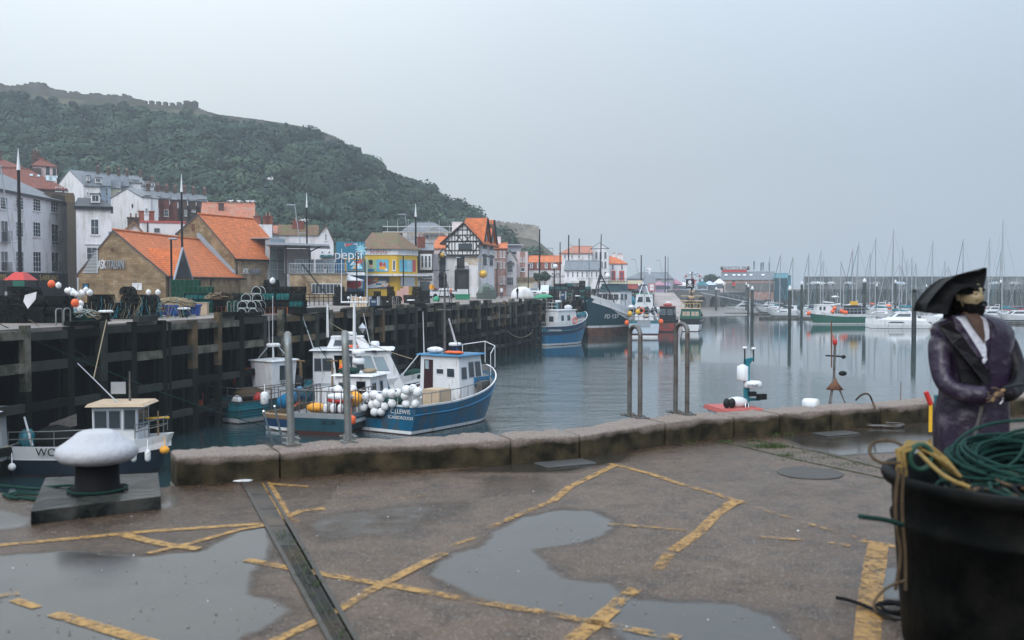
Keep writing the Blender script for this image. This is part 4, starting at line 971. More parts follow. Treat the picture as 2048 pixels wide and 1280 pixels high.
h=b.z(94,332);b.walls('pink_wall',h,zb=-6);b.roofx('tile_darkX',h,b.z(80,315,4),hip=(2,4.5));b.wpx(92,334,99,348,nx=1,nz=1,fm='dark_metal');b.wpx(105.5,337,112,350,nx=1,nz=1,fm='dark_metal');b.chimney(.5,4,h,h+3.2,1.5,.8,'brick_dark',2)
b.box('brick_stack',-1,1.6,-.6,-.01,-6,h-.6,'brick_dark')
# --- upper white terrace on the hillside
def hhouse(label,pl,Dl,pr,Dr,wall,eave,ridge,z0=12,depth=9,gab=False,dorm=None,wins=(),chim=True,roof='slatesX',cm='brick_dark',name='terrace_house',group='terraced houses on the hillside',hipr=0):
    b=B(name,label,pl,Dl,pr,Dr,depth,z0=z0,group=group);c=(pl+pr)/2;h=b.z(c,eave)
    b.walls(wall,h,zb=-9);zr=b.z(c,ridge,depth/2)
    if gab: mb=MB();mb.prism([(0,h),(depth,h),(depth/2,zr-.1)],'x',.003,.35,C(wall));mb.build('gable',b.r)
    b.roofx(roof,h,zr,x0=-.05,x1=b.w+.05,hip=(0,hipr))
    if dorm:
        for (l,r_,t_,bb) in dorm:
            x0,z0_=b.xz(l,bb,.3);x1,z1=b.xz(r_,t_,.3);dormer(b,x0,x1,z0_,z1,.1,4,roof='slate_dark',nx=3)
    for q in wins: b.wpx(*q,nx=2,nz=2,sill=True)
    if chim: b.chimney(b.w-.4,depth/2,zr-1,zr+1.0,.7,1.4,cm,2)
    return b
hhouse('white hillside house with broad gable end, highest and leftmost of the terrace',171,224,204,232,'white_wall',372,344,gab=False,dorm=[(173,180,352,362),(190,203,356,366)],wins=[(173,384,178,391),(197,384,202,392)])
# its wide gable end facing left
b=B('gable_end_house','plain white gable end of the upper hillside terrace',119,233,171,223.8,3,z0=12,hide=False)
hl=b.z(120,372);ap=b.xz(139,341);b.gable('white_wall',[(0,-9),(b.w,-9),(b.w,b.z(168,368)),(ap[0],ap[1]),(0,hl)]);b.roofy('slatesY',[(-.2,hl),(ap[0],ap[1]),(b.w,b.z(169,369))],y0=-.1)
hhouse('pale blue rendered house in the upper hillside terrace',204.2,232.2,225,237,'blue_wall',372,347,wins=[(211,375,216,392),(211,398,216,406)])
hhouse('cream yellow house in the upper hillside terrace',225.2,237.2,245,242,'cream_wall',376,349,wins=[(234,368,239,374),(234,383,239,388)])
hhouse('grey slate hung house at the middle of the upper hillside terrace',245.2,242.2,261,246,'grey_wall',372,350,wins=[])
hhouse('white dormered house right of the grey slate hung one',261.2,246.2,288,252,'white_wall',365,352,dorm=[(265,277,361,372)],wins=[(281,362,286,376)])
hhouse('last small white house of the upper hillside terrace under the wood',288.2,252.2,311,258,'white_wall',372,363,dorm=[(290,299,362,374),(303,310,365,376)],wins=[])
# --- lower terrace: white gable end then brick houses
b=B('gable_end_house','white gable end with small round window on the lower hillside terrace',225,200,288,188,3,z0=8,hide=False)
hl=b.z(226,397);ap=b.xz(254,378);b.gable('white_wall',[(0,-8),(b.w,-8),(b.w,b.z(286,396)),(ap[0],ap[1]),(0,hl)]);b.roofy('slatesY',[(-.2,hl),(ap[0],ap[1]),(b.w+.1,b.z(287,396))],y0=-.1)
x0,z_=b.xz(265,412);mb=MB();mb.lathe([(.45,-.05),(.45,.0),(.32,.0),(.3,-.03)],C('dark_metal'),14,M=Matrix.Translation((x0,-.03,z_)) @ Matrix.Rotation(PI/2,4,'X'));mb.build('round_window',b.r)
hhouse('white rendered house next to the gable with the round window',288.2,188,304,191,'white_wall',393,381,z0=8,dorm=[(290,300,392,403)],wins=[(290,416,296,428)],chim=True)
br=[('first brick terrace house right of the white gable house',304.2,323,395,382,[(307,320,394,406)],[(310,416,318,432)]),('second brick terrace house from the white gable house',323.2,341,397,384,[(325,340,397,409)],[(328,419,337,433)]),('third brick terrace house from the white gable house',341.2,357,399,385,[(345,357,404,416)],[]),('fourth brick terrace house, behind the tall pole',357.2,376,399,386,[(367,376,400,411)],[(369,420,374,432)]),('fifth brick terrace house, right of the tall pole',376.2,394,401,388,[(381,393,401,411)],[(383,420,391,424)]),('end brick terrace house with white dormers beside the orange roof',394.2,416,402,390,[(397,406,400,410),(408,416,400,410)],[])]
for i,(lab,l,r_,e_,rg,dm,wn) in enumerate(br): hhouse(lab,l,191+(l-304)*.16,r_,191+(r_-304)*.16,'brick' if i < 3 else 'brick_dark',e_,rg,z0=8,dorm=dm,wins=wn)
b=B('domed_turret','brick turret with flat black cap among the hillside chimneys',322,205,338,205,3,z0=12,cat='turret');h=b.z(330,366);b.walls('brick_dark',h-.8,zb=-5);b.box('cap',-.3,b.w+.3,-.3,3.3,h-.79,h-.3,'slate_dark')
# --- low white building with red coping, small gabled house
b=B('low_white_building','low white flat-roofed building with red coping behind the orange roofs',276,138,372,146,10,cat='building')
h=b.z(320,446);b.walls('white_wall',h);b.box('coping',-.1,b.w+.1,-.12,10,h+.002,h+.3,'red_faded');b.wpx(308,456,320,466,nx=2,nz=1,fm='grey_wall');x,z_=b.xz(295,450);b.box('downpipe',x-.08,x+.08,-.15,-.01,0,h,'dark_metal')
for px in (281,302): x=b.xz(px,440)[0];b.chimney(x,3,h,h+1.7,.7,.7,'brick',0)
b=B('small_gabled_house','small house with dark barge boards and brick stack behind the restaurant',248,126,288,128,9)
a_,p_,c_=b.xz(250,466),b.xz(268,446),b.xz(287,468);b.gable('white_wall',[(0,0),(b.w,0),(b.w,c_[1]),p_,(0,a_[1])]);b.roofy('slatesY',[(-.4,a_[1]-.3),p_,(b.w+.4,c_[1]-.3)],barge='wood');b.chimney(b.xz(266,440)[0],6,p_[1]-.5,b.z(266,437,6),1.5,.9,'brick_dark',2)
b.box('side_wing',-1.6,-.01,1,8,0,a_[1]-.2,'brick_dark');b.box('side_roof',-1.7,-.01,.8,8,a_[1]-.198,a_[1]+.2,'slate')
# --- sandstone restaurant: first gable
b=B('stone_restaurant','sandstone restaurant with steep orange pantile roofs and white wall lettering',155,107,333,106.1,13,cat='restaurant',hide=False)
apx,apz=b.xz(227,463);el,er=b.xz(157,549),b.xz(331,549)
prof=[(el[0]-.3,el[1]-.3),(apx,apz),(er[0]+.3,er[1]-.3)]
b.dep=23.5
b.gable('stone',[(el[0],-1),(er[0],-1),(er[0],er[1]),(apx,apz),(el[0],el[1])]);rf=b.roofy('tileY',prof,y0=-.05,barge=None)
k=MB();k.tube([(apx,-.1,apz+.2),(apx,23.7,apz+.2)],.16,C('tileY'),6);k.build('ridge',rf)
k=MB()
for i in (0,1): k.add([(prof[i][0],-.12,prof[i][1]),(prof[i+1][0],-.12,prof[i+1][1]),(prof[i+1][0],-.12,prof[i+1][1]+.2),(prof[i][0],-.12,prof[i][1]+.2)],[(0,1,2,3)],C('slate_dark'))
k.build('verge',rf)
x,z_=b.xz(197,533,-.1);lt_m=C('white_paint');S_=(b.xz(215,530)[0]-b.xz(197,530)[0]);text(b.r,'wall_lettering','ASK',(x,-.22,b.z(205,530)),(PI/2,0,0),1.35,lt_m,.08,.39,'LEFT')
x2,z2=b.xz(215.5,530,-.1);text(b.r,'wall_lettering','ITALIAN',(x2,-.22,b.z(205,530)),(PI/2,0,0),1.35,C('lead'),.08,.38,'LEFT')
x0,z0=b.xz(166,546);x1,z1=b.xz(195,546);zt_=b.z(195,500);lv=MB();n_=16
for i in range(n_):
    f0=i/n_;xa=x0+(x1-x0)*f0*.9;zz=z0+(zt_-z0)*f0;lv.box(xa,x1,-.12,-.005,zz,zz+(zt_-z0)/n_*.55,C('alu'))
lv.box(x1,x1+.12,-.14,-.005,z0,zt_,C('alu'));lv.build('louvre',b.r)
b.wpx(222,495,227,504,fm='rust',gm='rust',nx=1,nz=1,sill=False);o=b.wpx(166,567,178,580,fm='dark_metal',gm='blue_bright',nx=1,nz=1,sill=False);b.wpx(265,566,284,580,fm='white_paint',gm='white_paint',nx=1,nz=1,sill=False)
# dormer gable on the right slope (long side): small triangular dark gable facing the water
R2=b
def side(px,py): return b.xy(px,py,er[0])
# long side is the +x wall of the building; dormer stands out of it
yl,yr=side(333,555)[0],side(372,555)[0];ym,zm=b.xy(349,497,er[0]-.3)
mb=MB();yb0,yb1=ym-2.2,ym+2.6;zb_=er[1]-.5
mb.add([(er[0]+.5,yb0,zb_),(er[0]+.5,yb1,zb_),(er[0]+.5,ym,zm),(er[0]-5,ym,zm)],[(0,1,2),(1,3,2),(0,2,3)],C('tileX'));k_=mb.build('dormer_gable',b.r)
mb=MB();mb.add([(er[0]+.55,yb0+.2,zb_+.05),(er[0]+.55,yb1-.2,zb_+.05),(er[0]+.55,ym,zm-.25)],[(0,1,2)],C('slate_dark'));
for i in range(9): zz=zb_+.1+i*.22;hw_=max(0,(zm-.25-zz)/(zm-zb_))*2.1;mb.box(er[0]+.56,er[0]+.62,ym-hw_,ym+hw_,zz,zz+.1,C('dark_metal'))
mb.build('louvre',k_)
mb=MB();mb.tube([(er[0]+.6,yb0-.1,zb_-.1),(er[0]+.6,ym,zm+.05),(er[0]+.6,yb1+.1,zb_-.1)],.13,C('lead'),5);mb.build('barge_board',k_)
mb=MB();mb.tube([(er[0]+.35,-.1,er[1]-.28),(er[0]+.35,23.6,er[1]-.28)],.1,C('black_paint'),6);mb.build('gutter',b.r)
for yy in (.4,12): mb=MB();mb.tube([(er[0]+.15,yy,er[1]-.3),(er[0]+.15,yy,0)],.08,C('black_paint'),6);mb.build('downpipe',b.r)
# --- second, taller block
b=B('stone_block','taller sandstone block with big orange roof right of the gabled restaurant',352,131.5,470,127,12,cat='restaurant',hide=False)
apx,apz=b.xz(397,431);el,er=b.xz(355,466),b.xz(468,514)
el=(el[0],el[1]);b.dep=10.3;b.gable('stone',[(el[0],-1),(er[0],-1),(er[0],er[1]),(apx,apz),(el[0],el[1])])
prof=[(el[0]-.3,el[1]-.3),(apx,apz),(er[0]+.4,er[1]-.35)];rf=b.roofy('tileY',prof,y0=-.05)
k=MB();k.tube([(apx,-.1,apz+.2),(apx,b.dep+.3,apz+.2)],.17,C('tileY'),6);k.build('ridge',rf)
k=MB()
for i in (0,1): k.add([(prof[i][0],-.12,prof[i][1]),(prof[i+1][0],-.12,prof[i+1][1]),(prof[i+1][0],-.12,prof[i+1][1]+.22),(prof[i][0],-.12,prof[i][1]+.22)],[(0,1,2,3)],C('slate_dark'))
k.build('verge',rf)
b.wpx(384,448,390,462,fm='rust',gm='rust',nx=1,nz=1,sill=False)
mb=MB();a_,c_=b.xz(397,470,-.2),b.xz(470,549,-.2);mb.hexa([(a_[0],-.5,a_[1]-.25),(c_[0],-.5,c_[1]-.25),(c_[0],-.02,c_[1]-.25),(a_[0],-.02,a_[1]-.25)],[(a_[0],-.5,a_[1]+.3),(c_[0],-.5,c_[1]+.3),(c_[0],-.02,c_[1]+.3),(a_[0],-.02,a_[1]+.3)],C('lead'));mb.build('flashing',b.r)
mb=MB();mb.tube([(er[0]+.42,-.1,er[1]-.33),(er[0]+.42,b.dep+.2,er[1]-.33)],.11,C('black_paint'),6);mb.build('gutter',b.r)
mb=MB();mb.tube([(er[0]+.2,.3,er[1]-.3),(er[0]+.2,.3,0)],.08,C('black_paint'),6);mb.build('downpipe',b.r)
y_,z_=b.xy(497,543,er[0]);y0_,_=b.xy(484,543,er[0]);y1_,_=b.xy(518,543,er[0])
mb=MB();mb.box(er[0]+.004,er[0]+.03,0,b.dep,-1,er[1]-.5,C('stone_pale'));mb.build('side_wall',b.r)
tw_=y1_-y0_;sx_=tw_*.36/2.0;text(b.r,'wall_lettering','ASK',(er[0]+.15,y0_,z_),(PI/2,0,PI/2),1.05,C('white_paint'),.06,sx_,'LEFT');text(b.r,'wall_lettering','ITALIAN',(er[0]+.15,y0_+tw_*.4,z_),(PI/2,0,PI/2),1.05,C('lead'),.06,tw_*.6/3.6,'LEFT')
SB=b;sbx=er[0];sbz=er[1]
# glass link, right hand pier and roof fragment continue the same side wall
def spx(px,py): return b.xy(px,py,sbx)
ya,yb_=spx(534,560)[0],spx(564,560)[0];zt_=spx(548,478)[1]
g=T('glass_link','tall glazed link between the stone block and the terrace bar','glass entrance',b.r.matrix_basis @ Vector((sbx,ya,0)),b.rz)
g.location=b.a+b.d*sbx+b.n*ya
W_=yb_-ya
def gl(parent,x0,x1,y0,y1,z0,z1,m,nm): mb=MB();mb.box(x0,x1,y0,y1,z0,z1,C(m));return mb.build(nm,parent)
defm('glass_wall',(.3,.38,.42),.12,0,var=.25,scale=.35,spec=.8)
gl(g,-.3,.5,.06,W_-.06,0,zt_-.1,'glass_wall','glazing')
mb=MB()
for yy in (0,W_*.5,W_): mb.box(.44,.56,yy-.05,yy+.05,0,zt_,C('alu'))
for zz in (1.6,4.0,6.4,zt_-.1): mb.box(.46,.54,.05,W_*.5-.051,zz,zz+.08,C('alu'));mb.box(.46,.54,W_*.5+.051,W_-.05,zz,zz+.08,C('alu'))
mb.build('frame',g);gl(g,-3.5,.6,-.2,W_+.2,zt_+.003,zt_+.15,'alu','roof')
# --- orange roofed house with gulls, behind
b=B('gull_roof_house','house with weathered orange roof and a row of gulls behind the restaurant',405,168,512,160,12)
h=b.z(440,440);b.walls('brick_dark',h,x1=b.w-.6);b.roofx('tile_oldX',h,b.z(470,407,6),x1=b.w)
zr=b.z(470,407,6);mb=MB();mb.prism([(0,h-.2),(12,h-.2),(6,zr-.2)],'x',b.w-.55,b.w-.01,C('brown_wall'));mb.build('gable',b.r);b.chimney(b.xz(441,420)[0],3.5,h,b.z(441,408,3.5),.9,.8,'brick_dark',0)
GULLH=b;gz=zr
b=B('pink_stack_house','low cream house with red brick chimney stacks beside the gull roof',512,150,546,152,9);h=b.z(530,449);b.walls('white_wall',h)
for px in (514,533,539): b.chimney(b.xz(px,440)[0],1.5,h-3,b.z(px,434,1.5),1.0,.8,'brick',1)
b=B('skylight_house','white house with pale red roof and one skylight behind the canopy',543,158,604,163,11);h=b.z(570,467);b.walls('white_wall',h);b.roofx('tile_oldX',h,b.z(570,452,5))
x0,z0=b.xz(566,466,1.5);b_o=MB();k_=(b.z(570,452,5)-h)/5.85
b_o.hexa([(x0,1,h+.2+k_*1.3),(x0+1.2,1,h+.2+k_*1.3),(x0+1.2,3,h+.2+k_*3.3),(x0,3,h+.2+k_*3.3)],[(x0,1,h+.35+k_*1.3),(x0+1.2,1,h+.35+k_*1.3),(x0+1.2,3,h+.35+k_*3.3),(x0,3,h+.35+k_*3.3)],C('glass_pale'));b_o.build('skylight',b.r)
b=B('white_gable_house','white gable-fronted house with brown roof beside the cola billboard',638,157,668,154,10)
h=b.z(650,486);ap=b.xz(652,451);b.gable('white_wall',[(0,0),(b.w,0),(b.w,b.z(668,484)),ap,(0,b.z(638,472))]);b.roofy('tile_brownY',[(-.1,b.z(638,471)),ap,(b.w+.2,b.z(668,485))])
b.wpx(649.5,467,654,481,nx=1,nz=2);b.wpx(642,522,666,540,nx=5,nz=2);x0,z0=b.xz(640,514);b.box('bay_roof',x0,b.w,-.9,-.01,z0,z0+.25,'teal');b.wpx(642,502,647,508,nx=1,nz=1);b.wpx(656,502,661,508,nx=1,nz=1)
b.box('rear_wing',-6.2,-.01,2,9,0,b.z(620,471,2),'white_wall');zz=b.z(620,471,2)
mb=MB();mb.hexa([(-6.4,1.7,zz),(0,1.7,zz),(0,9,zz),(-6.4,9,zz)],[(-6.4,4,zz+1.8),(0,4,zz+1.8),(0,6,zz+1.8),(-6.4,6,zz+1.8)],C('tile_brownX'));mb.build('rear_roof',b.r);b.chimney(-3.2,3.5,zz,b.z(607,444,3.5),1.8,.9,'brick',2)
# --- modern terrace bar with canopy
b=B('terrace_bar','modern bar with flat grey canopy, glass doors and railed roof terrace',580,128,694,134,12,cat='bar')
zd=b.z(640,549);b.walls('stone_pale',zd,zb=-1);b.box('deck',-.1,b.w+.1,-.15,12,zd+.002,zd+.22,'deck_grey')
mb=MB();zr_=b.z(640,528);n_=22
for i in range(n_+1): x=b.w*i/n_;mb.box(x-.025,x+.025,-.1,-.05,zd+.22,zr_,C('alu'))
mb.box(0,b.w,-.12,-.04,zr_,zr_+.08,C('alu'));mb.box(0,b.w,-.09,-.06,(zd+zr_)/2,(zd+zr_)/2+.03,C('alu'));mb.build('railing',b.r)
zc=b.z(610,492,3);x1=b.xz(618,500,3)[0];zp=zd+.22
b.box('pavilion',-1,x1,5,11,zp,zc-.3,'grey_wall')
for i in range(4): b.win(.4+i*1.35,1.6+i*1.35,zp+.05,zc-1.7,y=5,nx=1,nz=1,sill=False,fm='white_paint',gm='glass_pale',name='glass_door')
xe=b.xz(658,495,1)[0];mb=MB();mb.hexa([(-3,-.3,zc),(xe,-.3,zc-.1),(xe,10,zc-.1),(-3,10,zc)],[(-3,-.3,zc+.35),(xe,-.3,zc+.1),(xe,10,zc+.1),(-3,10,zc+.35)],C('lead'));mb.build('canopy',b.r)
mb=MB();xx=b.xz(619,500,1)[0];mb.tube([(xx,.5,zd+.2),(xx,.5,zc)],.09,C('dark_metal'),6);mb.tube([(xx,.5,zc-.9),(xe-1,.3,zc-.1)],.09,C('dark_metal'),6);mb.build('column',b.r)
b.wpx(623,567,682,588,nx=8,nz=1,sill=False,gm='glass')
s0_,s1_=b.xz(604,550),b.xz(632,590);mb=MB();n_=12
for i in range(n_):
    xa=s0_[0]+(s1_[0]-s0_[0])*i/n_;za=zd-(zd-0)*i/n_;mb.box(xa,xa+(s1_[0]-s0_[0])/n_,-1.5,-.16,za-.5,za-.02,C('stone'))
mb.build('staircase',b.r)
h0,h1=b.xz(604,528,-1.5),b.xz(652,588,-1.5);mb=MB();mb.tube([(h0[0],-1.6,h0[1]),(h1[0],-1.6,h1[1])],.09,C('dark_metal'),5);mb.build('handrail',b.r)
for i,px in enumerate((590,600,636,655,674)):
    x,z_=b.xz(px,540,2);tb=T('bistro_table',('small bistro table on the bar terrace, first from the left','small bistro table on the bar terrace, second from the left','small bistro table on the bar terrace, third from the left','small bistro table on the bar terrace, fourth from the left','small bistro table on the bar terrace, last on the right')[i],'table',b.a+b.d*x+b.n*2+Vector((0,0,zp)),b.rz,'tables on the bar terrace')
    mb=MB();mb.lathe([(.4,.7),(.4,.75),(.01,.75)],C('dark_metal'),10);mb.build('tabletop',tb);mb=MB();mb.lathe([(.25,.0),(.04,.05),(.03,.7)],C('dark_metal'),8);mb.build('leg',tb)
# --- cola billboard arcade
b=B('billboard_arcade','blue amusement arcade topped by a big cola billboard',668,139,730,145,12,cat='arcade')
defm('bill_blue',(.02,.17,.27),.5,var=.25,scale=.5);defm('bill_pale',(.25,.5,.6),.5,var=.4,scale=.6)
h=b.z(700,516);b.walls('blue_bright',h);zt_=b.z(700,484)
bb=b.box('billboard',b.xz(673,500)[0],b.xz(730,500)[0],-.4,-.1,h+.1,zt_,'bill_blue')
cx,cz=b.xz(702,487,-.4);rr=b.xz(715,490)[0]-b.xz(702,490)[0]
def disc(r0,m,a0,a1,y,c_=(cx,cz)): 
    mb=MB();n_=24;vs=[(c_[0],y,c_[1])]+[(c_[0]+math.cos(a0+(a1-a0)*i/n_)*r0,y,c_[1]+math.sin(a0+(a1-a0)*i/n_)*r0) for i in range(n_+1)];mb.add(vs,[(0,i,i+1) for i in range(1,n_+1)],m);return mb
m1=disc(rr,C('white_paint'),PI,2*PI,-.42);m1.v=[(x,y,cz+(z-cz)*1.0) for x,y,z in m1.v];m1.build('emblem',bb)
m1=disc(rr*.9,C('bill_blue'),PI*1.02,1.98*PI,-.44,(cx,cz-.1));m1.build('emblem',bb)
m1=MB();m1.add([(cx-rr*.95,-.46,cz),(cx-rr*.8,-.46,cz-rr*.5),(cx-rr*.2,-.46,cz-rr*.3),(cx+rr*.3,-.46,cz-rr*.1),(cx+rr*.75,-.46,cz)],[(0,1,2,3,4)],C('red_faded'));m1.build('emblem',bb)
x,z_=b.xz(697,510,-.4);text(bb,'lettering','pepsi',(x,-.45,z_),(PI/2,0,0),1.9,C('white_paint'),.02,1.0)
q=MB();x,z_=b.xz(722,499,-.4)
q.add([(x+math.cos(a)*(.9 if k % 2 else .45),-.43,z_+math.sin(a)*(1.0 if k % 2 else .5)) for k,a in enumerate([2*PI*i/18 for i in range(18)])],[tuple(range(18))],C('bill_pale'))
q.build('splash_artwork',bb)
b.box('banner_frame',b.xz(690,530)[0],b.xz(727,530)[0],-.2,-.01,b.z(700,542),b.z(700,518),'yellow');x0,z0=b.xz(692,541);x1,z1=b.xz(726,520);o=b.box('banner',x0,x1,-.3,-.21,z0,z1,'bill_blue')
q=MB()
for i in range(14): x,z_=b.xz(R.uniform(704,722),R.uniform(523,537),-.3);s=R.uniform(.2,.5);q.add([(x-s,-.31-i*.002,z_-s*.5),(x+s,-.31-i*.002,z_-s*.3),(x+s*.3,-.31-i*.002,z_+s)],[(0,1,2)],C(R.choice(['bill_pale','white_paint','amber','red_faded'])))
q.build('artwork',o)
b.box('canopy',b.xz(692,548)[0],b.w,-2.2,-.01,b.z(700,551),b.z(700,545),'white_paint');x0,z0=b.xz(694,577);x1,z1=b.xz(725,560);b.box('poster',x0,x1,-.2,-.01,z0,z1,'white_paint')
m1=disc(1.1,C('red'),0,2*PI,-.22,b.xz(707,568));m1.v=[(b.xz(707,568)[0]+(x-b.xz(707,568)[0])*1.0,y,b.xz(707,568)[1]+(z-b.xz(707,568)[1])*.6) for x,y,z in m1.v];m1.build('poster_motif',b.r)
mb=MB();x,z_=b.xz(690,556,-3);mb.lathe([(2.6,0),(2.5,.15),(.1,.9),(.01,1)],C('white_wall'),12,(x,-3,z_-.4));mb.tube([(x,-3,0),(x,-3,z_)],.04,C('alu'),5);mb.build('awning',b.r)
# --- yellow arcade with brown hipped roof, corner building
b=B('yellow_arcade','bright yellow corner arcade with mossy brown hipped roof and poster panels',727,144,795,144,13,cat='arcade')
h=b.z(760,509);W_=b.w;x2=b.xz(834,530,5)[0]
foot=[(0,0),(W_,0),(x2,3.5),(x2,14),(0,14)]
defm('yellow_wall',(.66,.42,.05),.7,var=.08)
mb=MB();mb.prism(foot,'z',-1,h-.01,C('yellow_wall'));mb.build('wall',b.r)
zf0,zf1=b.z(760,509.5),b.z(760,498)
mb=MB();mb.prism([(-.1,-.15),(W_+.05,-.15),(x2+.15,3.4),(x2+.15,14.1),(-.1,14.1)],'z',zf0,zf1,C('white_paint'));mb.build('fascia',b.r)
zr=b.z(745,465,6);mb=MB();ft=[(-.5,-.6),(W_+.2,-.6),(x2+.6,3.1),(x2+.6,14.5),(-.5,14.5)];xr0,xr1=b.xz(743,465,6)[0],b.xz(796,465,6)[0]
vs=[(*p,zf1+.01) for p in ft]+[(xr0,6,zr),(xr1,6,zr)];mb.add(vs,[(0,1,6,5),(1,2,6),(2,3,6),(3,4,5,6),(4,0,5),(4,3,2,1,0)],C('tile_brownX'));rf=mb.build('roof',b.r)
for px,s in ((754,'AMUSEMENTS'),): x,z_=b.xz(757,503,-.2);text(b.r,'fascia_lettering','Scoots',(x,-.2,z_),(PI/2,0,0),.95,C('red_faded'),.01,1.0)
def poster(l,t_,r_,bb,items,yy=-.12):
    x0,z0=b.xz(l,bb);x1,z1=b.xz(r_,t_);o=b.box('poster',x0,x1,yy,-.01,z0,z1,items[0]);q=MB();y_=yy-.01
    for k,(m,u,v,ru,rv) in enumerate(items[1:]):
        n_=14;q.add([(x0+(x1-x0)*(u+ru*math.cos(2*PI*i/n_)),y_-k*.004,z0+(z1-z0)*(v+rv*math.sin(2*PI*i/n_))) for i in range(n_)],[tuple(range(n_))],C(m))
    q.build('artwork',o)
defm('skin_print',(.5,.32,.22),.6,var=.15);defm('poster_green',(.3,.45,.25),.6,var=.3,scale=.8);defm('sky_print',(.12,.42,.55),.6,var=.3,scale=.8)
poster(731,519,753,543,['poster_green',('skin_print',.5,.55,.2,.3),('black_paint',.48,.82,.2,.16),('black_paint',.42,.62,.09,.06),('black_paint',.58,.62,.09,.06),('blue_bright',.5,.1,.32,.14)])
poster(753.3,519,777,543,['sky_print',('red',.36,.62,.14,.2),('red_faded',.66,.55,.13,.22),('amber',.5,.3,.3,.15),('white_paint',.8,.15,.14,.1)])
b.wpx(785,520,791,541,nx=1,nz=1,fm='white_paint');b.box('canopy',-.2,W_+.2,-1.6,-.01,b.z(760,552),b.z(760,548),'white_paint')
x0,z0=b.xz(734,577);x1,z1=b.xz(779,553);sf=b.box('shop_front',x0,x1,-.15,-.01,z0,z1,'glass_far');q=MB()
for i in range(30): u,v=R.uniform(x0,x1-1),R.uniform(z0,z1-.8);m_=C(R.choice(['red','bill_blue','white_paint','red_faded','amber']));s=R.uniform(.3,1.1);q.box(u,u+s,-.2-i*.003,-.16,v,v+R.uniform(.2,.7),m_)
q.build('display',sf)
# angled right face posters
fa,fb=Vector((W_,0)),Vector((x2,3.5));fd=(fb-fa).normalized();fn=Vector((fd.y,-fd.x));fl=(fb-fa).length
def fbox(nm,u0,u1,z0,z1,o_,m):
    mb=MB();q=[fa+fd*u0+fn*.02,fa+fd*u1+fn*.02,fa+fd*u1+fn*o_,fa+fd*u0+fn*o_];mb.hexa([(*p,z0) for p in q][::-1],[(*p,z1) for p in q][::-1],C(m));return mb.build(nm,b.r)
z0,z1=b.z(810,543),b.z(810,519);fbox('poster',fl*.1,fl*.45,z0,z1,.12,'sky_print');fbox('poster',fl*.46,fl*.72,z0,z1,.12,'bill_pale');fbox('poster',fl*.73,fl*.9,z0,z1,.12,'red_faded');fbox('canopy',-.2,fl+1,b.z(810,552),b.z(810,548),1.5,'white_paint');fbox('shutter',fl*.15,fl*.85,b.z(810,573),b.z(810,554),.1,'alu')
# --- brick building with bay and shop sign
b=B('bay_window_shop','brown building with big white bay window above a white shop front',835,158,866,161,11,cat='shop')
h=b.z(850,500);b.walls('brick_dark',h);b.roofx('slatesX',h,h+1.2);x0,z0=b.xz(840,536);x1,z1=b.xz(864,511);o=b.box('bay',x0,x1,-.8,-.01,z0-.3,z1+.2,'white_paint')
for i in range(3): xx=x0+.15+i*(x1-x0-.2)/3;b.win(xx,xx+(x1-x0-.5)/3,z0,z1,y=-.8,nx=1,nz=2,sill=False,parent=o,gm='glass')
b.box('shop_front',-.1,b.w+.1,-.4,-.01,-1,b.z(850,546),'white_paint');o=b.box('shop_sign',x0-.3,x1,-.5,-.41,b.z(850,561),b.z(850,552),'black_paint');x,z_=b.xz(851,556.5,-.5);text(o,'lettering','X-Chainstore',(x,-.52,z_),(PI/2,0,0),.62,C('white_paint'),.01)
b.box('shop_window',x0,x1-.3,-.45,-.41,0,b.z(850,563),'glass_far');b.chimney(b.xz(842,480)[0],2,h,b.z(842,476,2),1.3,.8,'brick',2)
# --- pale house with orange roof left of the pub
b=B('orange_roof_house','pale house with plain orange roof tucked left of the timbered pub',862,178,905,178,11);h=b.z(880,496);b.walls('pink_wall',h);b.roofx('tileX',h,b.z(880,473,5),hip=(1.5,0))
# --- pub wing with clock porch
b=B('pub_wing','white pub wing with small clock gable over a dark arched door',866,165,900,167,8,cat='pub');h=b.z(885,507);b.walls('white_wall',h)
x0,x1=b.xz(876,510)[0],b.xz(896,510)[0];b.box('clock_turret',x0+.4,x1-.4,-.5,2,h-2,b.z(886,506),'black_paint');b.box('turret_face',x0+.6,x1-.6,-.56,-.505,b.z(886,513),b.z(886,507),'white_paint')
ap=b.xz(884,498);b.gable('white_paint',[(x0+.2,ap[1]-1.1),(x1-.2,ap[1]-1.1),((x0+x1)/2,ap[1]-.1)],-.6,2,'turret_gable');b.roofy('slate_dark',[(x0,ap[1]-1.15),((x0+x1)/2,ap[1]),(x1,ap[1]-1.15)],y0=-.8,y1=2,name='turret_roof')
cx,cz=b.xz(884,510,-.6);q=MB();q.lathe([(.42,0),(.42,.06),(.01,.07)],C('gold'),14,M=Matrix.Translation((cx,-.57,cz)) @ Matrix.Rotation(PI/2,4,'X'));q.build('clock',b.r)
b.wpx(879,524,891,546,nx=2,nz=3,fm='black_paint',gm='glass');x0,z0=b.xz(878,573);x1,z1=b.xz(893,550);b.box('door',x0,x1,-.12,-.01,0,z1,'black_paint');q=MB();q.lathe([((x1-x0)/2*1.1,0),((x1-x0)/2*1.1,.3)],C('black_paint'),12,M=Matrix.Translation(((x0+x1)/2,-.02,z1-.2)) @ Matrix.Rotation(PI/2,4,'X'));q.build('door_hood',b.r)
q=MB();x0,z0=b.xz(877,524);x1,z1=b.xz(892,518);q.add([(x0,-.5,z0),(x1,-.5,z0),((x0+x1)/2,-.5,z1),(x0,-.02,z0),(x1,-.02,z0),((x0+x1)/2,-.02,z1)],[(0,1,2),(0,2,5,3),(1,4,5,2)],C('black_paint'));q.build('window_hood',b.r)
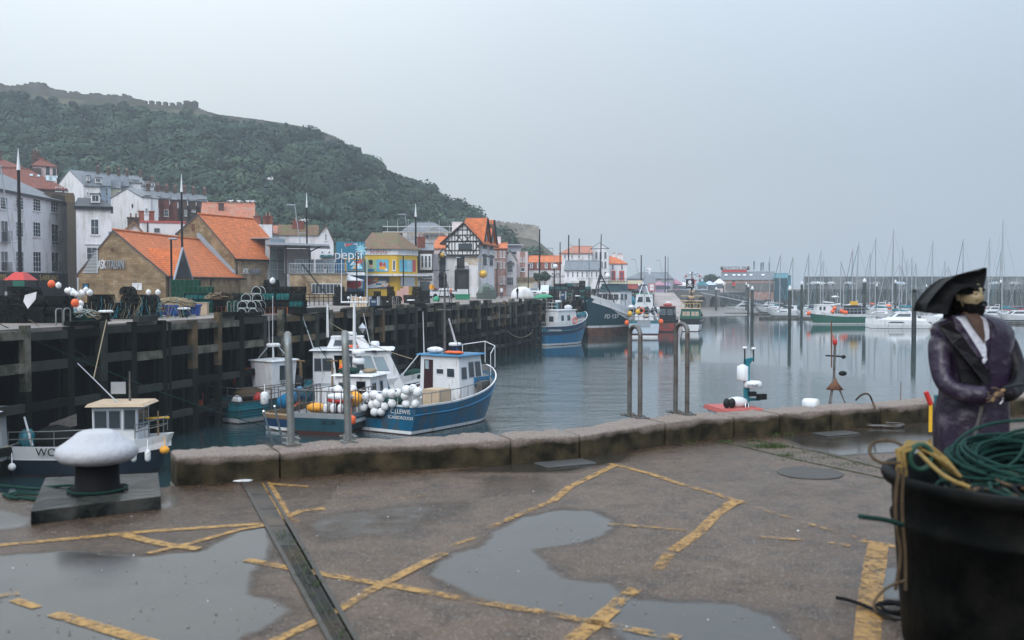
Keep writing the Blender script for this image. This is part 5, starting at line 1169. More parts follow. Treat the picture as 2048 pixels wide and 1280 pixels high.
for zz in (539,): b.box('string_course',0,b.w,-.06,-.005,b.z(885,541),b.z(885,540),'black_paint')
# --- half-timbered pub
b=B('timbered_pub','tall black and white half-timbered pub with steep gable and golden lettering',896,165.2,968,164,12,cat='pub',hide=False)
W_=b.w;zj=b.z(932,512);ze=b.z(932,482);ap=b.xz(930,447)
b.gable('white_wall',[(0,-1),(W_-1,-1),(W_-1,zj),(W_-1,ze),(ap[0],ap[1]-.3),(0,ze)],name='wall')
b.box('jetty',-.2,W_-.6,-.6,-.01,zj,ze+.1,'white_wall');b.gable('white_wall',[(-.2,ze+.101),(W_-.6,ze+.101),(ap[0],ap[1]-.25)],-.6,-.012,'gable')
prof=[(-1.1,ze-.6),(ap[0],ap[1]),(W_+.1,ze-.6)];b.roofy('tileY',prof,y0=-1.0,barge='black_paint')
q=MB();yf=-.66
def bar(x0,z0,x1,z1,w_=.2):
    a=Vector((x0,z0));c_=Vector((x1,z1));d=(c_-a).normalized();n_=Vector((-d.y,d.x))*w_/2;p=[a-n_,c_-n_,c_+n_,a+n_]
    q.add([(t[0],yf,t[1]) for t in p]+[(t[0],-.601,t[1]) for t in p],[(0,1,2,3),(0,4,5,1),(1,5,6,2),(2,6,7,3),(3,7,4,0)],C('black_paint'))
xl,xr=-.15,W_-.65;hz=[zj+.12,zj+(ze-zj)*.36,ze-.1,ze+(ap[1]-ze)*.33,ze+(ap[1]-ze)*.62]
for i,z_ in enumerate(hz):
    f_=0 if z_ <= ze else (z_-ze)/(ap[1]-ze);bar(xl+(ap[0]-xl)*f_,z_,xr+(ap[0]-xr)*f_,z_,.26 if i in (0,2) else .16)
for u in [0,.09,.18,.27,.36,.5,.64,.73,.82,.91,1]:
    x=xl+(xr-xl)*u;top=ze+(ap[1]-ze)*(1-abs(x-ap[0])/(max(ap[0]-xl,xr-ap[0])))
    if .3 < u < .7: bar(x,zj+.2,x,hz[1],.13)
    else: bar(x,zj+.2,x,min(top,ze-.2),.14)
    if top > ze+.3: bar(x,ze,x,top-.1,.13)
for u0,z0,u1,z1 in ((.02,hz[1]+.9,.2,zj+.3),(.98,hz[1]+.9,.8,zj+.3),(.0,ze-1.2,.12,ze-.2),(1,ze-1.2,.88,ze-.2),(.3,hz[2],.45,hz[3]),(.7,hz[2],.55,hz[3])): bar(xl+(xr-xl)*u0,z0,xl+(xr-xl)*u1,z1,.15)
for sx in (-1,1):
    for i in range(8):
        a0_,a1_=i/8*PI/2,(i+1)/8*PI/2;r_=2.0;cx_=ap[0]+sx*2.1
        bar(cx_-sx*math.sin(a0_)*r_,hz[3]-1.9+math.cos(a0_)*r_,cx_-sx*math.sin(a1_)*r_,hz[3]-1.9+math.cos(a1_)*r_,.13)
q.build('timber_frame',b.r)
b.wpx(917,487,944,500,y=-.68,nx=5,nz=1,fm='black_paint',gm='glass');b.wpx(916,513,929,535,nx=3,nz=5,fm='black_paint');x0,z0=b.xz(910,577);x1,z1=b.xz(938,540);o=b.box('pub_front',x0,x1,-.3,-.01,-1,z1,'black_paint');b.win(x0+.4,x1-.4,1.2,z1-.6,y=-.31,nx=4,nz=3,fm='black_paint',gm='glass',parent=o,sill=False)
q=MB();x0,z0=b.xz(911,539,-.6);x1,z1=b.xz(937,533,-.6)
for i in range(12): xx=x0+(x1-x0)*i/11;q.box(xx-.03,xx+.03,-.62,-.56,z0,z1,C('black_paint'))
q.box(x0,x1,-.64,-.54,z1,z1+.1,C('black_paint'));q.box(x0,x1,-.64,-.02,z0-.12,z0,C('black_paint'));q.build('balcony',b.r)
for s,py in (('THE',516),('GOLDEN',521.5),('BALL',527)): x,z_=b.xz(946,py);text(b.r,'wall_lettering',s,(x,-.05,z_),(PI/2,0,0),.62,C('gold_text'),.02,1.2)
# right return with two smaller gables
for i,(pl,pr,pa,ya_,yz) in enumerate(((962,984,975,461,486),(981,997,990,464,486))):
    x0,x1=b.xz(968,500,0)[0],b.xz(pr+1,500,5)[0]
xq=W_-.95
b.box('side_range',xq,xq+.3,1.5,11,-1,ze,'white_wall');
for k_,yc_ in enumerate((3.4,8.4)):
    mb=MB();mb.prism([(yc_-2.2,ze-.02),(yc_+2.2,ze-.02),(yc_,ze+3.6)],'x',xq+.02,xq+.35,C('white_wall'));mb.build('side_gable',b.r)
    mb=MB()
    for s in (-1,1): mb.hexa([(xq-3,yc_+s*2.7,ze-.7),(xq+.8,yc_+s*2.7,ze-.7),(xq+.8,yc_,ze+3.75),(xq-3,yc_,ze+3.75)],[(xq-3,yc_+s*2.9,ze-.5),(xq+.8,yc_+s*2.9,ze-.5),(xq+.8,yc_,ze+4.0),(xq-3,yc_,ze+4.0)],C('tileX'))
    rfo=mb.build('side_roof',b.r);mb=MB()
    for s in (-1,1): mb.tube([(xq+.85,yc_+s*2.8,ze-.7),(xq+.85,yc_,ze+3.9)],.17,C('black_paint'),4)
    mb.build('barge_board',rfo)
for zz in (5.5,8.2): b.win(2.2,4.6,zz,zz+1.7,y=xq+.3,side='R',nx=3,nz=2,fm='black_paint');b.win(7.2,9.6,zz,zz+1.7,y=xq+.3,side='R',nx=3,nz=2,fm='black_paint')
for zz in (ze-.3,zj): b.box('timber_band',xq+.3,xq+.37,1.5,11,zz,zz+.25,'black_paint')
b.chimney(.6,4.5,ze,b.z(908,446,4.5),1.8,1.2,'white_wall',0);b.chimney(xq-.5,8,ze+2,b.z(964,451,8),3,1.2,'brick_dark',3)
gbx,gbz=b.xz(966,548,-1);gb=MB();gb.ball((0,0,0),.68,C('gold'),16,10);o=gb.build('golden_ball');o.location=b.a+b.d*gbx+b.n*-1+Vector((0,0,gbz));tag(o,'big golden ball hanging from the corner of the timbered pub','pub sign')
mb=MB();mb.tube([(0,0,.6),(0,.2,1.5),(0,1.6,1.6)],.05,C('dark_metal'),5);mb.build('bracket',o)
# --- scaffolded house behind
b=B('scaffolded_house','grey slate-roofed house wrapped in scaffolding behind the arcade',806,205,896,210,10);h=b.z(850,462);b.walls('white_wall',h);b.roofx('slatesX',h,b.z(850,445,5),hip=(2,3));ap=b.xz(868,453);b.gable('grey_wall',[(ap[0]-2.6,h-1),(ap[0]+2.6,h-1),ap],-.6,3,'front_gable');b.wpx(852,467,857,478,nx=1,nz=1)
q=MB();xs=[-3+i*2.1 for i in range(int((b.w+7)/2.1)+1)]
for x in xs:
    for y in (-1,-2.2): q.tube([(x,y,0),(x,y,h+R.uniform(.4,2.4))],.05,C('alu'),4)
for zz in (h-4.5,h-2.4,h-.3,h+.8):
    for y in (-1,-2.2): q.tube([(-4,y,zz),(xs[-1]+.6,y,zz)],.05,C('alu'),4)
    if zz < h: q.box(-4,xs[-1],-2.2,-1,zz-.2,zz-.12,C('wood_pale'))
q.build('scaffolding',b.r)
# --- right-hand row
b=B('pink_georgian_house','tall pink brick house with orange roof right of the timbered pub',988,184,1013,190,11);h=b.z(1000,496);b.walls('brick_pale',h);b.roofx('tileX',h,b.z(1000,486,5));b.chimney(b.w*.3,5,h+1,b.z(997,475,5),1.1,.8,'white_wall',0)
for l,t_,r_,bb in ((990,502,993,515),(1000,502,1003.5,515),(1007,502,1010,515),(990,523,993,536),(1000,523,1003.5,536),(1007,524,1010,536),(1000,552,1004,568),(1007,552,1010,568)): b.wpx(l,t_,r_,bb,nx=1,nz=2)
b=B('narrow_white_house','narrow white house with pointed gable and dark bay roof',1011.5,193,1033,199,11);ap=b.xz(1019,500);h=b.z(1020,519);b.gable('white_wall',[(0,0),(b.w,0),(b.w,h),ap,(0,h)]);b.roofy('slatesY',[(-.2,h-.3),ap,(b.w+.2,h-.3)])
x0,z0=b.xz(1013,527);x1,z1=b.xz(1029,521);q=MB();q.add([(x0,-.7,z0),(x1,-.7,z0),((x0+x1)/2,-.1,z1),(x0,-.01,z0),(x1,-.01,z0)],[(0,1,2),(1,4,2),(0,2,3)],C('slate_dark'));q.build('bay_roof',b.r);b.wpx(1014.5,530,1026,545,nx=3,nz=2);b.wpx(1012.5,554,1027,571,nx=4,nz=2)
b=B('modern_apartments','modern apartment block with grey penthouse and brick panels',1033,205,1056,213,14,cat='apartments');h=b.z(1045,503);b.walls('cream_wall',h,m_) if False else b.walls('pink_wall',h);b.box('penthouse',-6,b.w-1.5,2.5,12,h,b.z(1030,491,3),'lead');b.box('penthouse_roof',-8,b.w-1,1.5,13,b.z(1030,491,3)+.003,b.z(1030,489,3),'alu');b.box('side_block',-5.5,-.01,1,13,0,h-.5,'grey_wall')
x0,x1=b.xz(1040,510)[0],b.xz(1050,510)[0];b.box('brick_panel',x0,x1,-.08,-.005,b.z(1045,560),h,'brick_pale');
for l,t_,r_,bb in ((1040.5,515,1043.5,524),(1047,515,1050,524),(1041,535,1050,543)): b.wpx(l,t_,r_,bb,nx=1,nz=1,y=-.09)
o=b.box('ground_floor',-.1,b.w+1,-1.2,-.09,0,b.z(1045,557),'cream_wall');x,z_=b.xz(1056,562,-1);b.box('shop_sign',x-2.6,x+2.2,-1.3,-1.201,z_-.4,z_+.8,'stone_pale');text(b.r,'sign_lettering','LEEDS',(x-.2,-1.34,z_+.2),(PI/2,0,0),.9,C('brown_wall'),.01,1.3)
b=B('mansard_row','long white building with red mansard, orange roof and white dormers',1058,222,1122,231,12,cat='building');h=b.z(1088,540);b.walls('white_wall',h)
zm_=b.z(1088,524);mb=MB();mb.hexa([(0,-.15,h),(b.w,-.15,h),(b.w,12,h),(0,12,h)],[(0,1,zm_),(b.w,1,zm_),(b.w,11,zm_),(0,11,zm_)],C('brick'));mb.build('mansard',b.r);b.roofx('tileX',zm_,b.z(1095,512,6),y0=.8,y1=11.2)
for px in (1063,1077,1092.5,1105): x0,z0=b.xz(px-3,537);x1,z1=b.xz(px+3,526);dormer(b,x0,x1,z0,z1,-.1,3,nx=2,nz=2)
for l,t_,r_,bb in ((1098,546,1100,550),(1103,545,1107,550),(1098,557,1100,561),(1103,552,1107,556)): b.wpx(l,t_,r_,bb,nx=1,nz=1)
x,z_=b.xz(1113,553);text(b.r,'wall_lettering','BOSUNS',(x,-.06,z_),(PI/2,0,0),.9,C('black_paint'),.01,1.1);x,z_=b.xz(1113,548);text(b.r,'wall_lettering','THE',(x,-.06,z_),(PI/2,0,0),.6,C('black_paint'),.01,1.1)
b=B('lifeboat_house','long low white building with dark grey pitched roof by the harbour road',1129,213,1201,222,13,cat='building');h=b.z(1160,540);b.walls('white_wall',h)
mb=MB();zr=b.z(1160,522,6.5);mb.prism([(0,h-.1),(13,h-.1),(6.5,zr-.1)],'x',.0,.3,C('white_wall'));mb.build('gable',b.r);b.roofx('slatesX',h,zr,x0=-.1)
for i in range(7): l=1134+i*9.5;b.wpx(l,543,l+4,555,nx=1,nz=2,gm='glass_far')
b.box('awning',0,b.w*.45,-2.5,-.01,b.z(1145,566),b.z(1145,561),'white_wall')
b=B('warehouse_hotel','big white gabled building with three rows of tall windows and orange roof',1183,246,1216,243,22,cat='building')
ap=b.xz(1202,489);zl=b.z(1184,505);b.gable('white_wall',[(0,0),(b.w,0),(b.w,b.z(1215,506)),ap,(0,zl)]);
for rr_,(t_,bb) in enumerate(((504,517),(523,536),(544,556))):
    for l in (1190.5,1199,1208.5): b.wpx(l,t_,l+(6.5 if rr_ == 1 and l == 1199 else 4.5),bb,nx=1,nz=2,gm='glass_far',fm='grey_wall')
mb=MB();mb.tube([(ap[0],.2,ap[1]),(ap[0],.2,ap[1]+2.6)],.06,C('dark_metal'),5);mb.build('finial',b.r)
b=B('warehouse_wing','white wing with long faded orange roof joined to the big gabled building',1119,240,1182.8,246.5,16,cat='building');h=b.z(1150,506);b.walls('white_wall',h);b.roofx('tile_oldX',h,b.z(1150,493,8),hip=(3,0))
for l in (1128,1142,1156,1176): b.wpx(l,509,l+4,517,nx=1,nz=1,gm='glass_far')
b=B('red_window_cafe','small white house with orange roof and tall red window surrounds',1219,262,1253,268,10,cat='cafe');h=b.z(1235,527);b.walls('white_wall',h);b.roofx('tileX',h,b.z(1235,513,5),hip=(0,3.5));b.chimney(b.w-1.8,5,h,b.z(1240,511,5),1.6,1,'white_wall',3);b.chimney(1,5,h+1.5,b.z(1240,511,5)+.2,1.0,.8,'white_wall',2)
for l in (1223.5,1241.5): b.wpx(l,529,l+4.5,539.5,nx=1,nz=2,gm='glass_far')
for l in (1221,1238.5): b.wpx(l,542,l+10,561,nx=1,nz=2,gm='glass_far',fm='red',fr=.35)
o=b.box('shop_front',-.2,b.w+3,-1.2,-.01,0,b.z(1235,562),'red_faded');b.box('fascia',-1,b.w+4,-1.4,-1.201,b.z(1235,568),b.z(1235,561),'cream_wall')
# --- far shore sheds
b=B('long_shed','long low grey-roofed shed behind the colourful harbour amusements',1252,325,1346,330,14,cat='shed');h=b.z(1300,557);b.walls('grey_wall',h);b.roofx('slatesX',h,b.z(1300,545.5,7),hip=(4,2))
b=B('exposure_shed','pale shed with grey roof and six skylights under the red rooftop sign',1441,360,1547,366,12,cat='shed');h=b.z(1495,559.5);b.walls('brick_pale',h);b.roofx('slatesX',h,b.z(1495,544,6));zr=b.z(1495,544,6);k_=(zr-h)/6.35
b.box('lower_wall',-.1,b.w+.1,-.15,-.01,0,b.z(1495,566),'stone_grey')
for px in (1452,1468,1478,1489,1502,1526): x=b.xz(px,552,3)[0];mb=MB();mb.hexa([(x-.5,2.4,h+.2+k_*2.75),(x+.5,2.4,h+.2+k_*2.75),(x+.5,3.5,h+.2+k_*3.85),(x-.5,3.5,h+.2+k_*3.85)],[(x-.5,2.4,h+.35+k_*2.75),(x+.5,2.4,h+.35+k_*2.75),(x+.5,3.5,h+.35+k_*3.85),(x-.5,3.5,h+.35+k_*3.85)],C('white_paint'));mb.build('skylight',b.r)
x0,z0=b.xz(1464,577);x1,z1=b.xz(1470,561);b.box('door',x0,x1,-.2,-.16,z0,z1,'green_dark');x0,z0=b.xz(1465,572);b.box('notice',x0,x0+1,-.24,-.2,z0,z0+1.4,'red')
o=b.box('sign_board',b.xz(1444,543,6)[0],b.xz(1494,543,6)[0],5.8,6.1,zr,zr+.9,'red');x,z_=b.xz(1470,540,5.5);text(o,'sign_lettering','EXPOSURE',(x,5.7,zr+1.3),(PI/2,0,0),1.9,C('maroon'),.05,1.15)
q=MB();
for px in (1444,1496): 
    x=b.xz(px,540,5.6)[0];q.add([(x+math.cos(i*PI/5+PI/2)*(1.0 if i % 2 == 0 else .4),5.7,zr+1.3+math.sin(i*PI/5+PI/2)*(1.0 if i % 2 == 0 else .4)) for i in range(10)],[tuple(range(10))],C('maroon'))
q.build('sign_star',o)
b=B('green_shed','dark green corrugated shed at the end of the pale one',1548,352,1574,372,10,cat='shed');h=b.z(1560,556);b.walls('teal_dark',h);b.roofx('teal',h,b.z(1556,547,4));b2=B('blue_kiosk','small blue upper storey box behind the green shed',1570,385,1581,385,5,cat='kiosk');b2.walls('teal',b2.z(1575,551));b2.box('roof',-.2,b2.w+.2,-.2,5.2,b2.z(1575,551)+.003,b2.z(1575,550),'lead')

# =============== QUAY CLUTTER ===============
def netmat(name,col,sc_=26):
    m=bpy.data.materials.new(name);m.use_nodes=True;n,b=nodes(m);b.inputs['Roughness'].default_value=.9;b.inputs['Specular IOR Level'].default_value=.08;b.inputs['Base Color'].default_value=(*col,1)
    t=n.nodes.new('ShaderNodeTexCoord');v=n.nodes.new('ShaderNodeTexVoronoi');v.feature='DISTANCE_TO_EDGE';v.inputs['Scale'].default_value=sc_;n.links.new(t.outputs['Object'],v.inputs['Vector'])
    l=n.nodes.new('ShaderNodeMath');l.operation='LESS_THAN';l.inputs[1].default_value=.17;n.links.new(v.outputs[0],l.inputs[0]);n.links.new(l.outputs[0],b.inputs['Alpha']);return m
NETB,NETG,NETT=netmat('black_netting',(.014,.016,.016)),netmat('green_netting',(.012,.06,.04)),netmat('teal_netting',(.02,.12,.12))
NETP=netmat('grey_netting',(.12,.15,.13))
defm('pot_wire',(.01,.012,.012),.8,var=.3,spec=.1);defm('pot_wire_green',(.02,.11,.07),.6,var=.2);defm('pot_wire_pale',(.45,.5,.5),.6,var=.2);defm('pot_wire_orange',(.4,.12,.04),.7,var=.3);defm('pot_wire_grey',(.14,.17,.16),.8,var=.3)
def make_pot(net,wire,label,box=False,rim=None):
    t=T('lobster_pot',label,'lobster pot',(0,0,-50));L_,W_,H_=(.85,.58,.42)
    fr,nn=MB(),MB();w_=C(wire);rw=C(rim) if rim else w_
    def hp(x):
        if box: return [(x,-W_/2,0),(x,-W_/2,H_),(x,W_/2,H_),(x,W_/2,0)]
        return [(x,-W_/2*math.cos(a),.1+math.sin(a)*(H_-.1)) for a in [PI*i/8 for i in range(9)]]
    xs=[-L_/2,-L_/6,L_/6,L_/2]
    for i,x in enumerate(xs):
        p=hp(x);p=[(x,-W_/2,0)]+p+[(x,W_/2,0),(x,-W_/2,0)];fr.tube(p,.022 if i in (0,3) else .015,rw if i in (0,3) else w_,4,smooth=False)
    for y,z in ((-W_/2,.01),(W_/2,.01),(0,H_),(-W_/2*.75,H_*.68),(W_/2*.75,H_*.68)):
        if box and z > .02: y,z=(y,H_)
        fr.tube([(-L_/2,y,z),(L_/2,y,z)],.014,w_,4)
    for i in range(7): fr.box(-L_/2,L_/2,-W_/2+.02+i*W_/7,-W_/2+.06+i*W_/7,.002,.02,w_)
    a_,b_=[(-L_/2+.01,-W_/2,0)]+hp(-L_/2+.01)+[(-L_/2+.01,W_/2,0)],[(L_/2-.01,-W_/2,0)]+hp(L_/2-.01)+[(L_/2-.01,W_/2,0)]
    n_=len(a_);nn.add(a_+b_,[(i,i+1,i+1+n_,i+n_) for i in range(n_-1)]+[tuple(range(n_)),tuple(range(2*n_-1,n_-1,-1))],net)
    nn.lathe([(.11,-.02),(.06,.22)],net,8,M=Matrix.Translation((-L_/2,0,.2)) @ Matrix.Rotation(PI/2,4,'Y'));nn.lathe([(.11,-.02),(.06,.22)],net,8,M=Matrix.Translation((L_/2,0,.2)) @ Matrix.Rotation(-PI/2,4,'Y'))
    for _ in range(3): x,y=R.uniform(-.4,.4),R.choice([-1,1])*R.uniform(.2,.3);nn.tube([(x,y,R.uniform(.1,.3)),(x+R.uniform(-.08,.08),y*1.05,.08)],.012,C(R.choice(['pot_wire_pale','rope_tan','rope_blue'])),3)
    pts=[(R.uniform(-.3,.3),R.uniform(-.2,.2),R.uniform(.03,.2)) for _ in range(8)];nn.tube(pts,.02,net,4)
    fr.build('frame',t);nn.build('netting',t);return t
POT={'b': make_pot(NETB,'pot_wire','x x x x'),'g': make_pot(NETG,'pot_wire_green','x x x x',True),'t': make_pot(NETT,'pot_wire','x x x x'),'w': make_pot(NETB,'pot_wire','x x x x',rim='pot_wire_pale'),'o': make_pot(NETB,'pot_wire_orange','x x x x',True),'n': make_pot(NETP,'pot_wire_grey','x x x x',True),'k': make_pot(NETB,'pot_wire','x x x x',True)}
POTN=0;POTS_USED=set()
POT_LAB={}
KN={'b': 'black','g': 'green boxy','t': 'teal netted','w': 'black pale-rimmed','o': 'rusty orange framed','n': 'grey netted','k': 'black boxy'}
def place_pot(kind,where,p,rz):
    global POTN
    lab=f'{KN[kind]} lobster pot {where}';grp=f'{KN[kind]} pots {where}'
    POTN += 1;proto=POT[kind]
    if kind not in POTS_USED:
        POTS_USED.add(kind);proto.location=p;proto.rotation_euler=(0,0,rz);proto['label']=lab;proto['group']=grp;return proto
    return clone(proto,p,rz,lab,grp)
def stack(where,px0,px1,D,ytop,kinds,rows=2,end_on=True,dD=0,ztop=None,jit=.05):
    """a heap of pots between two picture columns, standing on the quay D metres off"""
    a,b=PXY(px0,D,0),PXY(px1,D+dD,0);d=(b-a);Lw=d.length;d.normalize();nn=Vector((-d.y,d.x,0));ang=math.atan2(d.y,d.x)
    zt=ztop or P((px0+px1)/2,ytop,D).z;st=.62 if end_on else .9;dp=.92 if end_on else .64
    for r_ in range(rows):
        x=st/2
        while x < Lw:
            h=zt*R.uniform(.62,1.12)*(1 if r_ or rows == 1 else .8);k=0
            while k*.44+.3 < h:
                p=a+d*(x+R.uniform(-jit,jit))+nn*(r_*dp+R.uniform(-jit,jit));p.z=k*.44
                place_pot(R.choice(kinds),where,p,ang+(PI/2 if end_on else 0)+R.uniform(-.12,.12));k += 1
            x += st
stack('in the dark stack at the far left of the quay',-20,62,48,578,'bbk',2);stack('in the dark stack left of the orange buoy',58,150,48,574,'bkb',2,False)
stack('in the long stack above the blue ropes',165,300,54,578,'bkb',2);stack('piled high beside the blue bins',345,420,66,551,'gggt',1,False);stack('in the mixed heap under the second wall lettering',400,480,67,570,'ogtbk',2,False)
stack('in the pile of pale-rimmed pots before the glass link',478,524,61,572,'wwww',2);stack('in the heap right of the pale-rimmed pots',524,603,64,568,'btkbo',2,False)
stack('in the long dark row before the billboard',668,735,92,577,'bkk',2,False);stack('in the tall dark block before the yellow arcade',735,806,92,575,'kkb',1);stack('behind the pink crates by the white car',808,862,104,577,'bk',1,False)
stack('under the tarpaulin right of the green bins',953,992,138,577,'nn',1,False);stack('in the far dark stack behind the trawler',1098,1180,150,566,'bkt',1,False);stack('on the last stretch of quay by the slipway',1182,1290,190,574,'bkn',1,False)
print('pots',POTN)
# ---- ropes, nets, bins
def heap(name,label,c,rx,ry,h,mats_,n=60,r=.02,cat='net',g=None):
    o=T(name,label,cat,c,0,g);mb=MB();mb.ball((0,0,0),1,C(mats_[0]),14,8,(rx*.9,ry*.9,h*.85));mb.v=[(x*R.uniform(.85,1.1),y*R.uniform(.85,1.1),max(0.0,z*R.uniform(.85,1.1))) for x,y,z in mb.v];mb.build('core',o)
    mb=MB()
    for i in range(n):
        a=R.uniform(0,2*PI);pts=[];cx,cy=R.uniform(-.5,.5)*rx,R.uniform(-.5,.5)*ry
        for k in range(8):
            x=cx+math.cos(a+k*.6)*rx*R.uniform(.3,.5);y=cy+math.sin(a+k*.6)*ry*R.uniform(.3,.5);q=1-min(.97,(x/rx)**2+(y/ry)**2);pts.append((x,y,h*math.sqrt(q)*R.uniform(.9,1.04)))
        mb.tube(pts,r,C(R.choice(mats_)),4)
    s_=mb.build('strands',o);s_['kind']='stuff';return o
# blue rope tangles along the edge
mbb=MB()
for i in range(230):
    px=R.uniform(150,395);y0=Vector(G(px,R.uniform(618,628)));pts=[y0+Vector((R.gauss(0,.3),R.gauss(0,.3),abs(R.gauss(0,.1)))) for _ in range(5)]
    mbb.tube(pts,.014,C('rope_blue'),3)
for i in range(70):
    px=R.uniform(170,390);a=PXY(px,53.3,R.uniform(.5,1.3));mbb.tube([a,a+Vector((R.gauss(0,.1),-.1,-.4)),(a.x+R.gauss(0,.2),a.y-.3,.05)],.012,C(R.choice(['rope_blue','rope_tan','rope_green'])),3)
o=mbb.build('blue_ropes');o['kind']='stuff';o['label']='tangle of bright blue rope spread along the quay edge';o['category']='rope'
defm('bin_blue',(.01,.05,.24),.5,var=.12);defm('bin_green',(.03,.25,.14),.5,var=.1)
def tub_bin(name,label,px,D,w_,h,m,g=None,rz=.2):
    c=PXY(px,D,0);o=T(name,label,'bin',c,rz,g);mb=MB();mb.hexa([(-w_/2,-w_/2*.8,.08),(w_/2,-w_/2*.8,.08),(w_/2,w_/2*.8,.08),(-w_/2,w_/2*.8,.08)],[(-w_/2-.05,-w_/2*.8-.05,h),(w_/2+.05,-w_/2*.8-.05,h),(w_/2+.05,w_/2*.8+.05,h),(-w_/2-.05,w_/2*.8+.05,h)],C(m));mb.build('body',o)
    mb=MB();mb.box(-w_/2-.1,w_/2+.1,-w_/2*.8-.1,-w_/2*.8-.04,h-.12,h,C(m));mb.box(-w_/2-.1,w_/2+.1,w_/2*.8+.04,w_/2*.8+.1,h-.12,h,C(m));mb.build('rim',o);mb=MB()
    for x in (-w_/2+.1,0,w_/2-.1): mb.box(x-.07,x+.07,-w_/2*.7,w_/2*.7,0,.08,C(m))
    mb.build('foot',o);return o
for i,(px,D,lab) in enumerate(((336,58.5,'deep blue plastic bin at the left end of the row, under tan netting'),(357,59,'deep blue plastic bin in the middle of the row, under tan netting'),(380,59.5,'deep blue plastic bin beside the pale plywood box'))):
    tub_bin('blue_bin',lab,px,D,1.1,.68,'bin_blue','blue bins on the quay')
heap('net_heap','heap of tan fishing net bulging from the blue bins',PXY(350,59,.55),1.35,.7,.55,['rope_tan','rope_tan','rope_brown'],90,.025)
heap('net_heap','tan and orange fishing net heap left of the blue bins',PXY(302,57,.3),.8,.6,.85,['rope_tan','rope_brown','rust'],70,.025)
heap('net_heap','grey green net heap on the ground near the orange buoy',PXY(172,50,0),.9,.6,.6,['rope_green','rope_tan','pot_wire_pale'],80,.02)
heap('net_heap','dark rope heap lying on top of the mixed pots',PXY(440,65,.9),1.0,.6,.5,['rope_brown','pot_wire','rope_tan'],60,.025)
c=PXY(403,61.5,0);o=T('plywood_box','pale plywood box standing right of the blue bins','box',c,.1);mb=MB();mb.box(-.4,.4,-.3,.3,.0,.72,C('wood_pale'));mb.build('side',o);mb=MB();mb.box(-.43,.43,-.33,.33,.721,.76,C('wood_pale'));mb.build('lid',o)
def buoy(label,p,r,m,g=None,n=14,name='buoy'):
    o=T(name,label,'buoy',p,0,g);mb=MB();mb.ball((0,0,0),r,C(m),n,9,(1,1,1.12));mb.build('float',o);mb=MB();mb.lathe([(r*.28,r*1.02),(r*.2,r*1.3),(r*.08,r*1.32)],C(m if m != 'orange' else 'blue_dark'),7);mb.build('eye',o);return o
for px,py,D,r,m,lab in ((103,566,48,.26,'orange','bright orange buoy on top of the far left pot stack'),(117,569,48,.2,'buoy_white','white buoy on top of the stack beside the orange one'),(150,604,47.5,.27,'orange','orange red buoy resting against the stack among white floats'),(161,606,48,.22,'buoy_white','white float right of the orange red buoy'),(160,615,47.6,.2,'buoy_white','white float lying low under the orange red buoy'),(545,560,61,.26,'buoy_white','fat white float lying on top of the pale-rimmed pots'),(297,583,53,.2,'buoy_white','left white float behind the tan netting'),(316,583,53,.2,'buoy_white','right white float behind the tan netting')):
    p=P(px,py+2,D);buoy(lab,p,r*.68,m)
for i in range(16):
    p=P(132+i*3.2+R.uniform(-3,3),588-R.uniform(-4,10),49+R.uniform(-.4,.4));buoy('one of the white floats heaped between the two dark stacks',p,R.uniform(.1,.15),'buoy_white','white floats heaped on the quay',10)
mb=MB();a=P(50,590,46.6);mb.add([a,a+Vector((.5,.1,.15)),a+Vector((.45,.1,-.2)),a+Vector((.12,0,-.65)),a+Vector((-.08,0,-.3))],[(4,3,2,1,0)],C('white_wall'));o=mb.build('plastic_sack');tag(o,'torn white plastic sack hanging on the far left pots','sack')
# stall on the left with red canopy
D=70;o=T('market_stall','small stall with red canopy and green counter behind the pots','stall',PXY(43,D,0),0);w_=42/F*D/2
mb=MB();mb.hexa([(-w_,-1,2.2),(w_,-1,2.2),(w_,1,2.2),(-w_,1,2.2)],[(-w_*.4,-.3,2.75),(w_*.4,-.3,2.75),(w_*.4,.3,2.75),(-w_*.4,.3,2.75)],C('red'));mb.build('canopy',o);mb=MB();mb.box(-w_*.1,w_,-1,-.9,1.5,2.15,C('green_paint'));mb.box(-w_,w_,-.9,.9,0,1.4,C('grey_wall'));mb.build('counter',o);mb=MB()
for x in (-w_,w_):
    for y in (-.95,.95): mb.box(x-.04,x+.04,y-.04,y+.04,0,2.2,C('dark_metal'))
mb.build('frame',o)
# quay hoops, bollards, cabinets
def qhoop(px,top,bot,D,lab,m='galv'):
    a=PXY(px,D,0);h=(bot-top)/F*D;o=T('quay_hoop',lab,'handrail',a,QA,'ladder hoops on the opposite quay');mb=MB();w_=.42
    pts=[(0,0,-.2),(0,0,h-.1),(.05,0,h-.02),(.12,0,h),(w_-.12,0,h),(w_-.05,0,h-.02),(w_,0,h-.1),(w_,0,-.2)];mb.tube(pts,.03,C(m),6);mb.build('rail',o)
for px,t_,b_,D,lab in ((112,606,640,44.3,'left of the two hoops before the far left pots'),(128,606,640,44.7,'right of the two hoops before the far left pots'),(455,600,628,60,'left hoop beside the plywood box'),(468,600,628,60.6,'right hoop beside the plywood box'),(540,597,624,64.5,'left hoop before the right heap of pots'),(552,597,622,65,'right hoop before the right heap of pots'),(785,589,610,83.5,'left hoop before the tall dark block of pots'),(793,589,609,84.2,'right hoop before the tall dark block of pots'),(896,590,605,97,'left hoop in front of the white car'),(901,590,605,98,'right hoop in front of the white car'),(1143,583,597,131,'far hoop left of the trawler bow')): qhoop(px,t_,b_,D,lab)
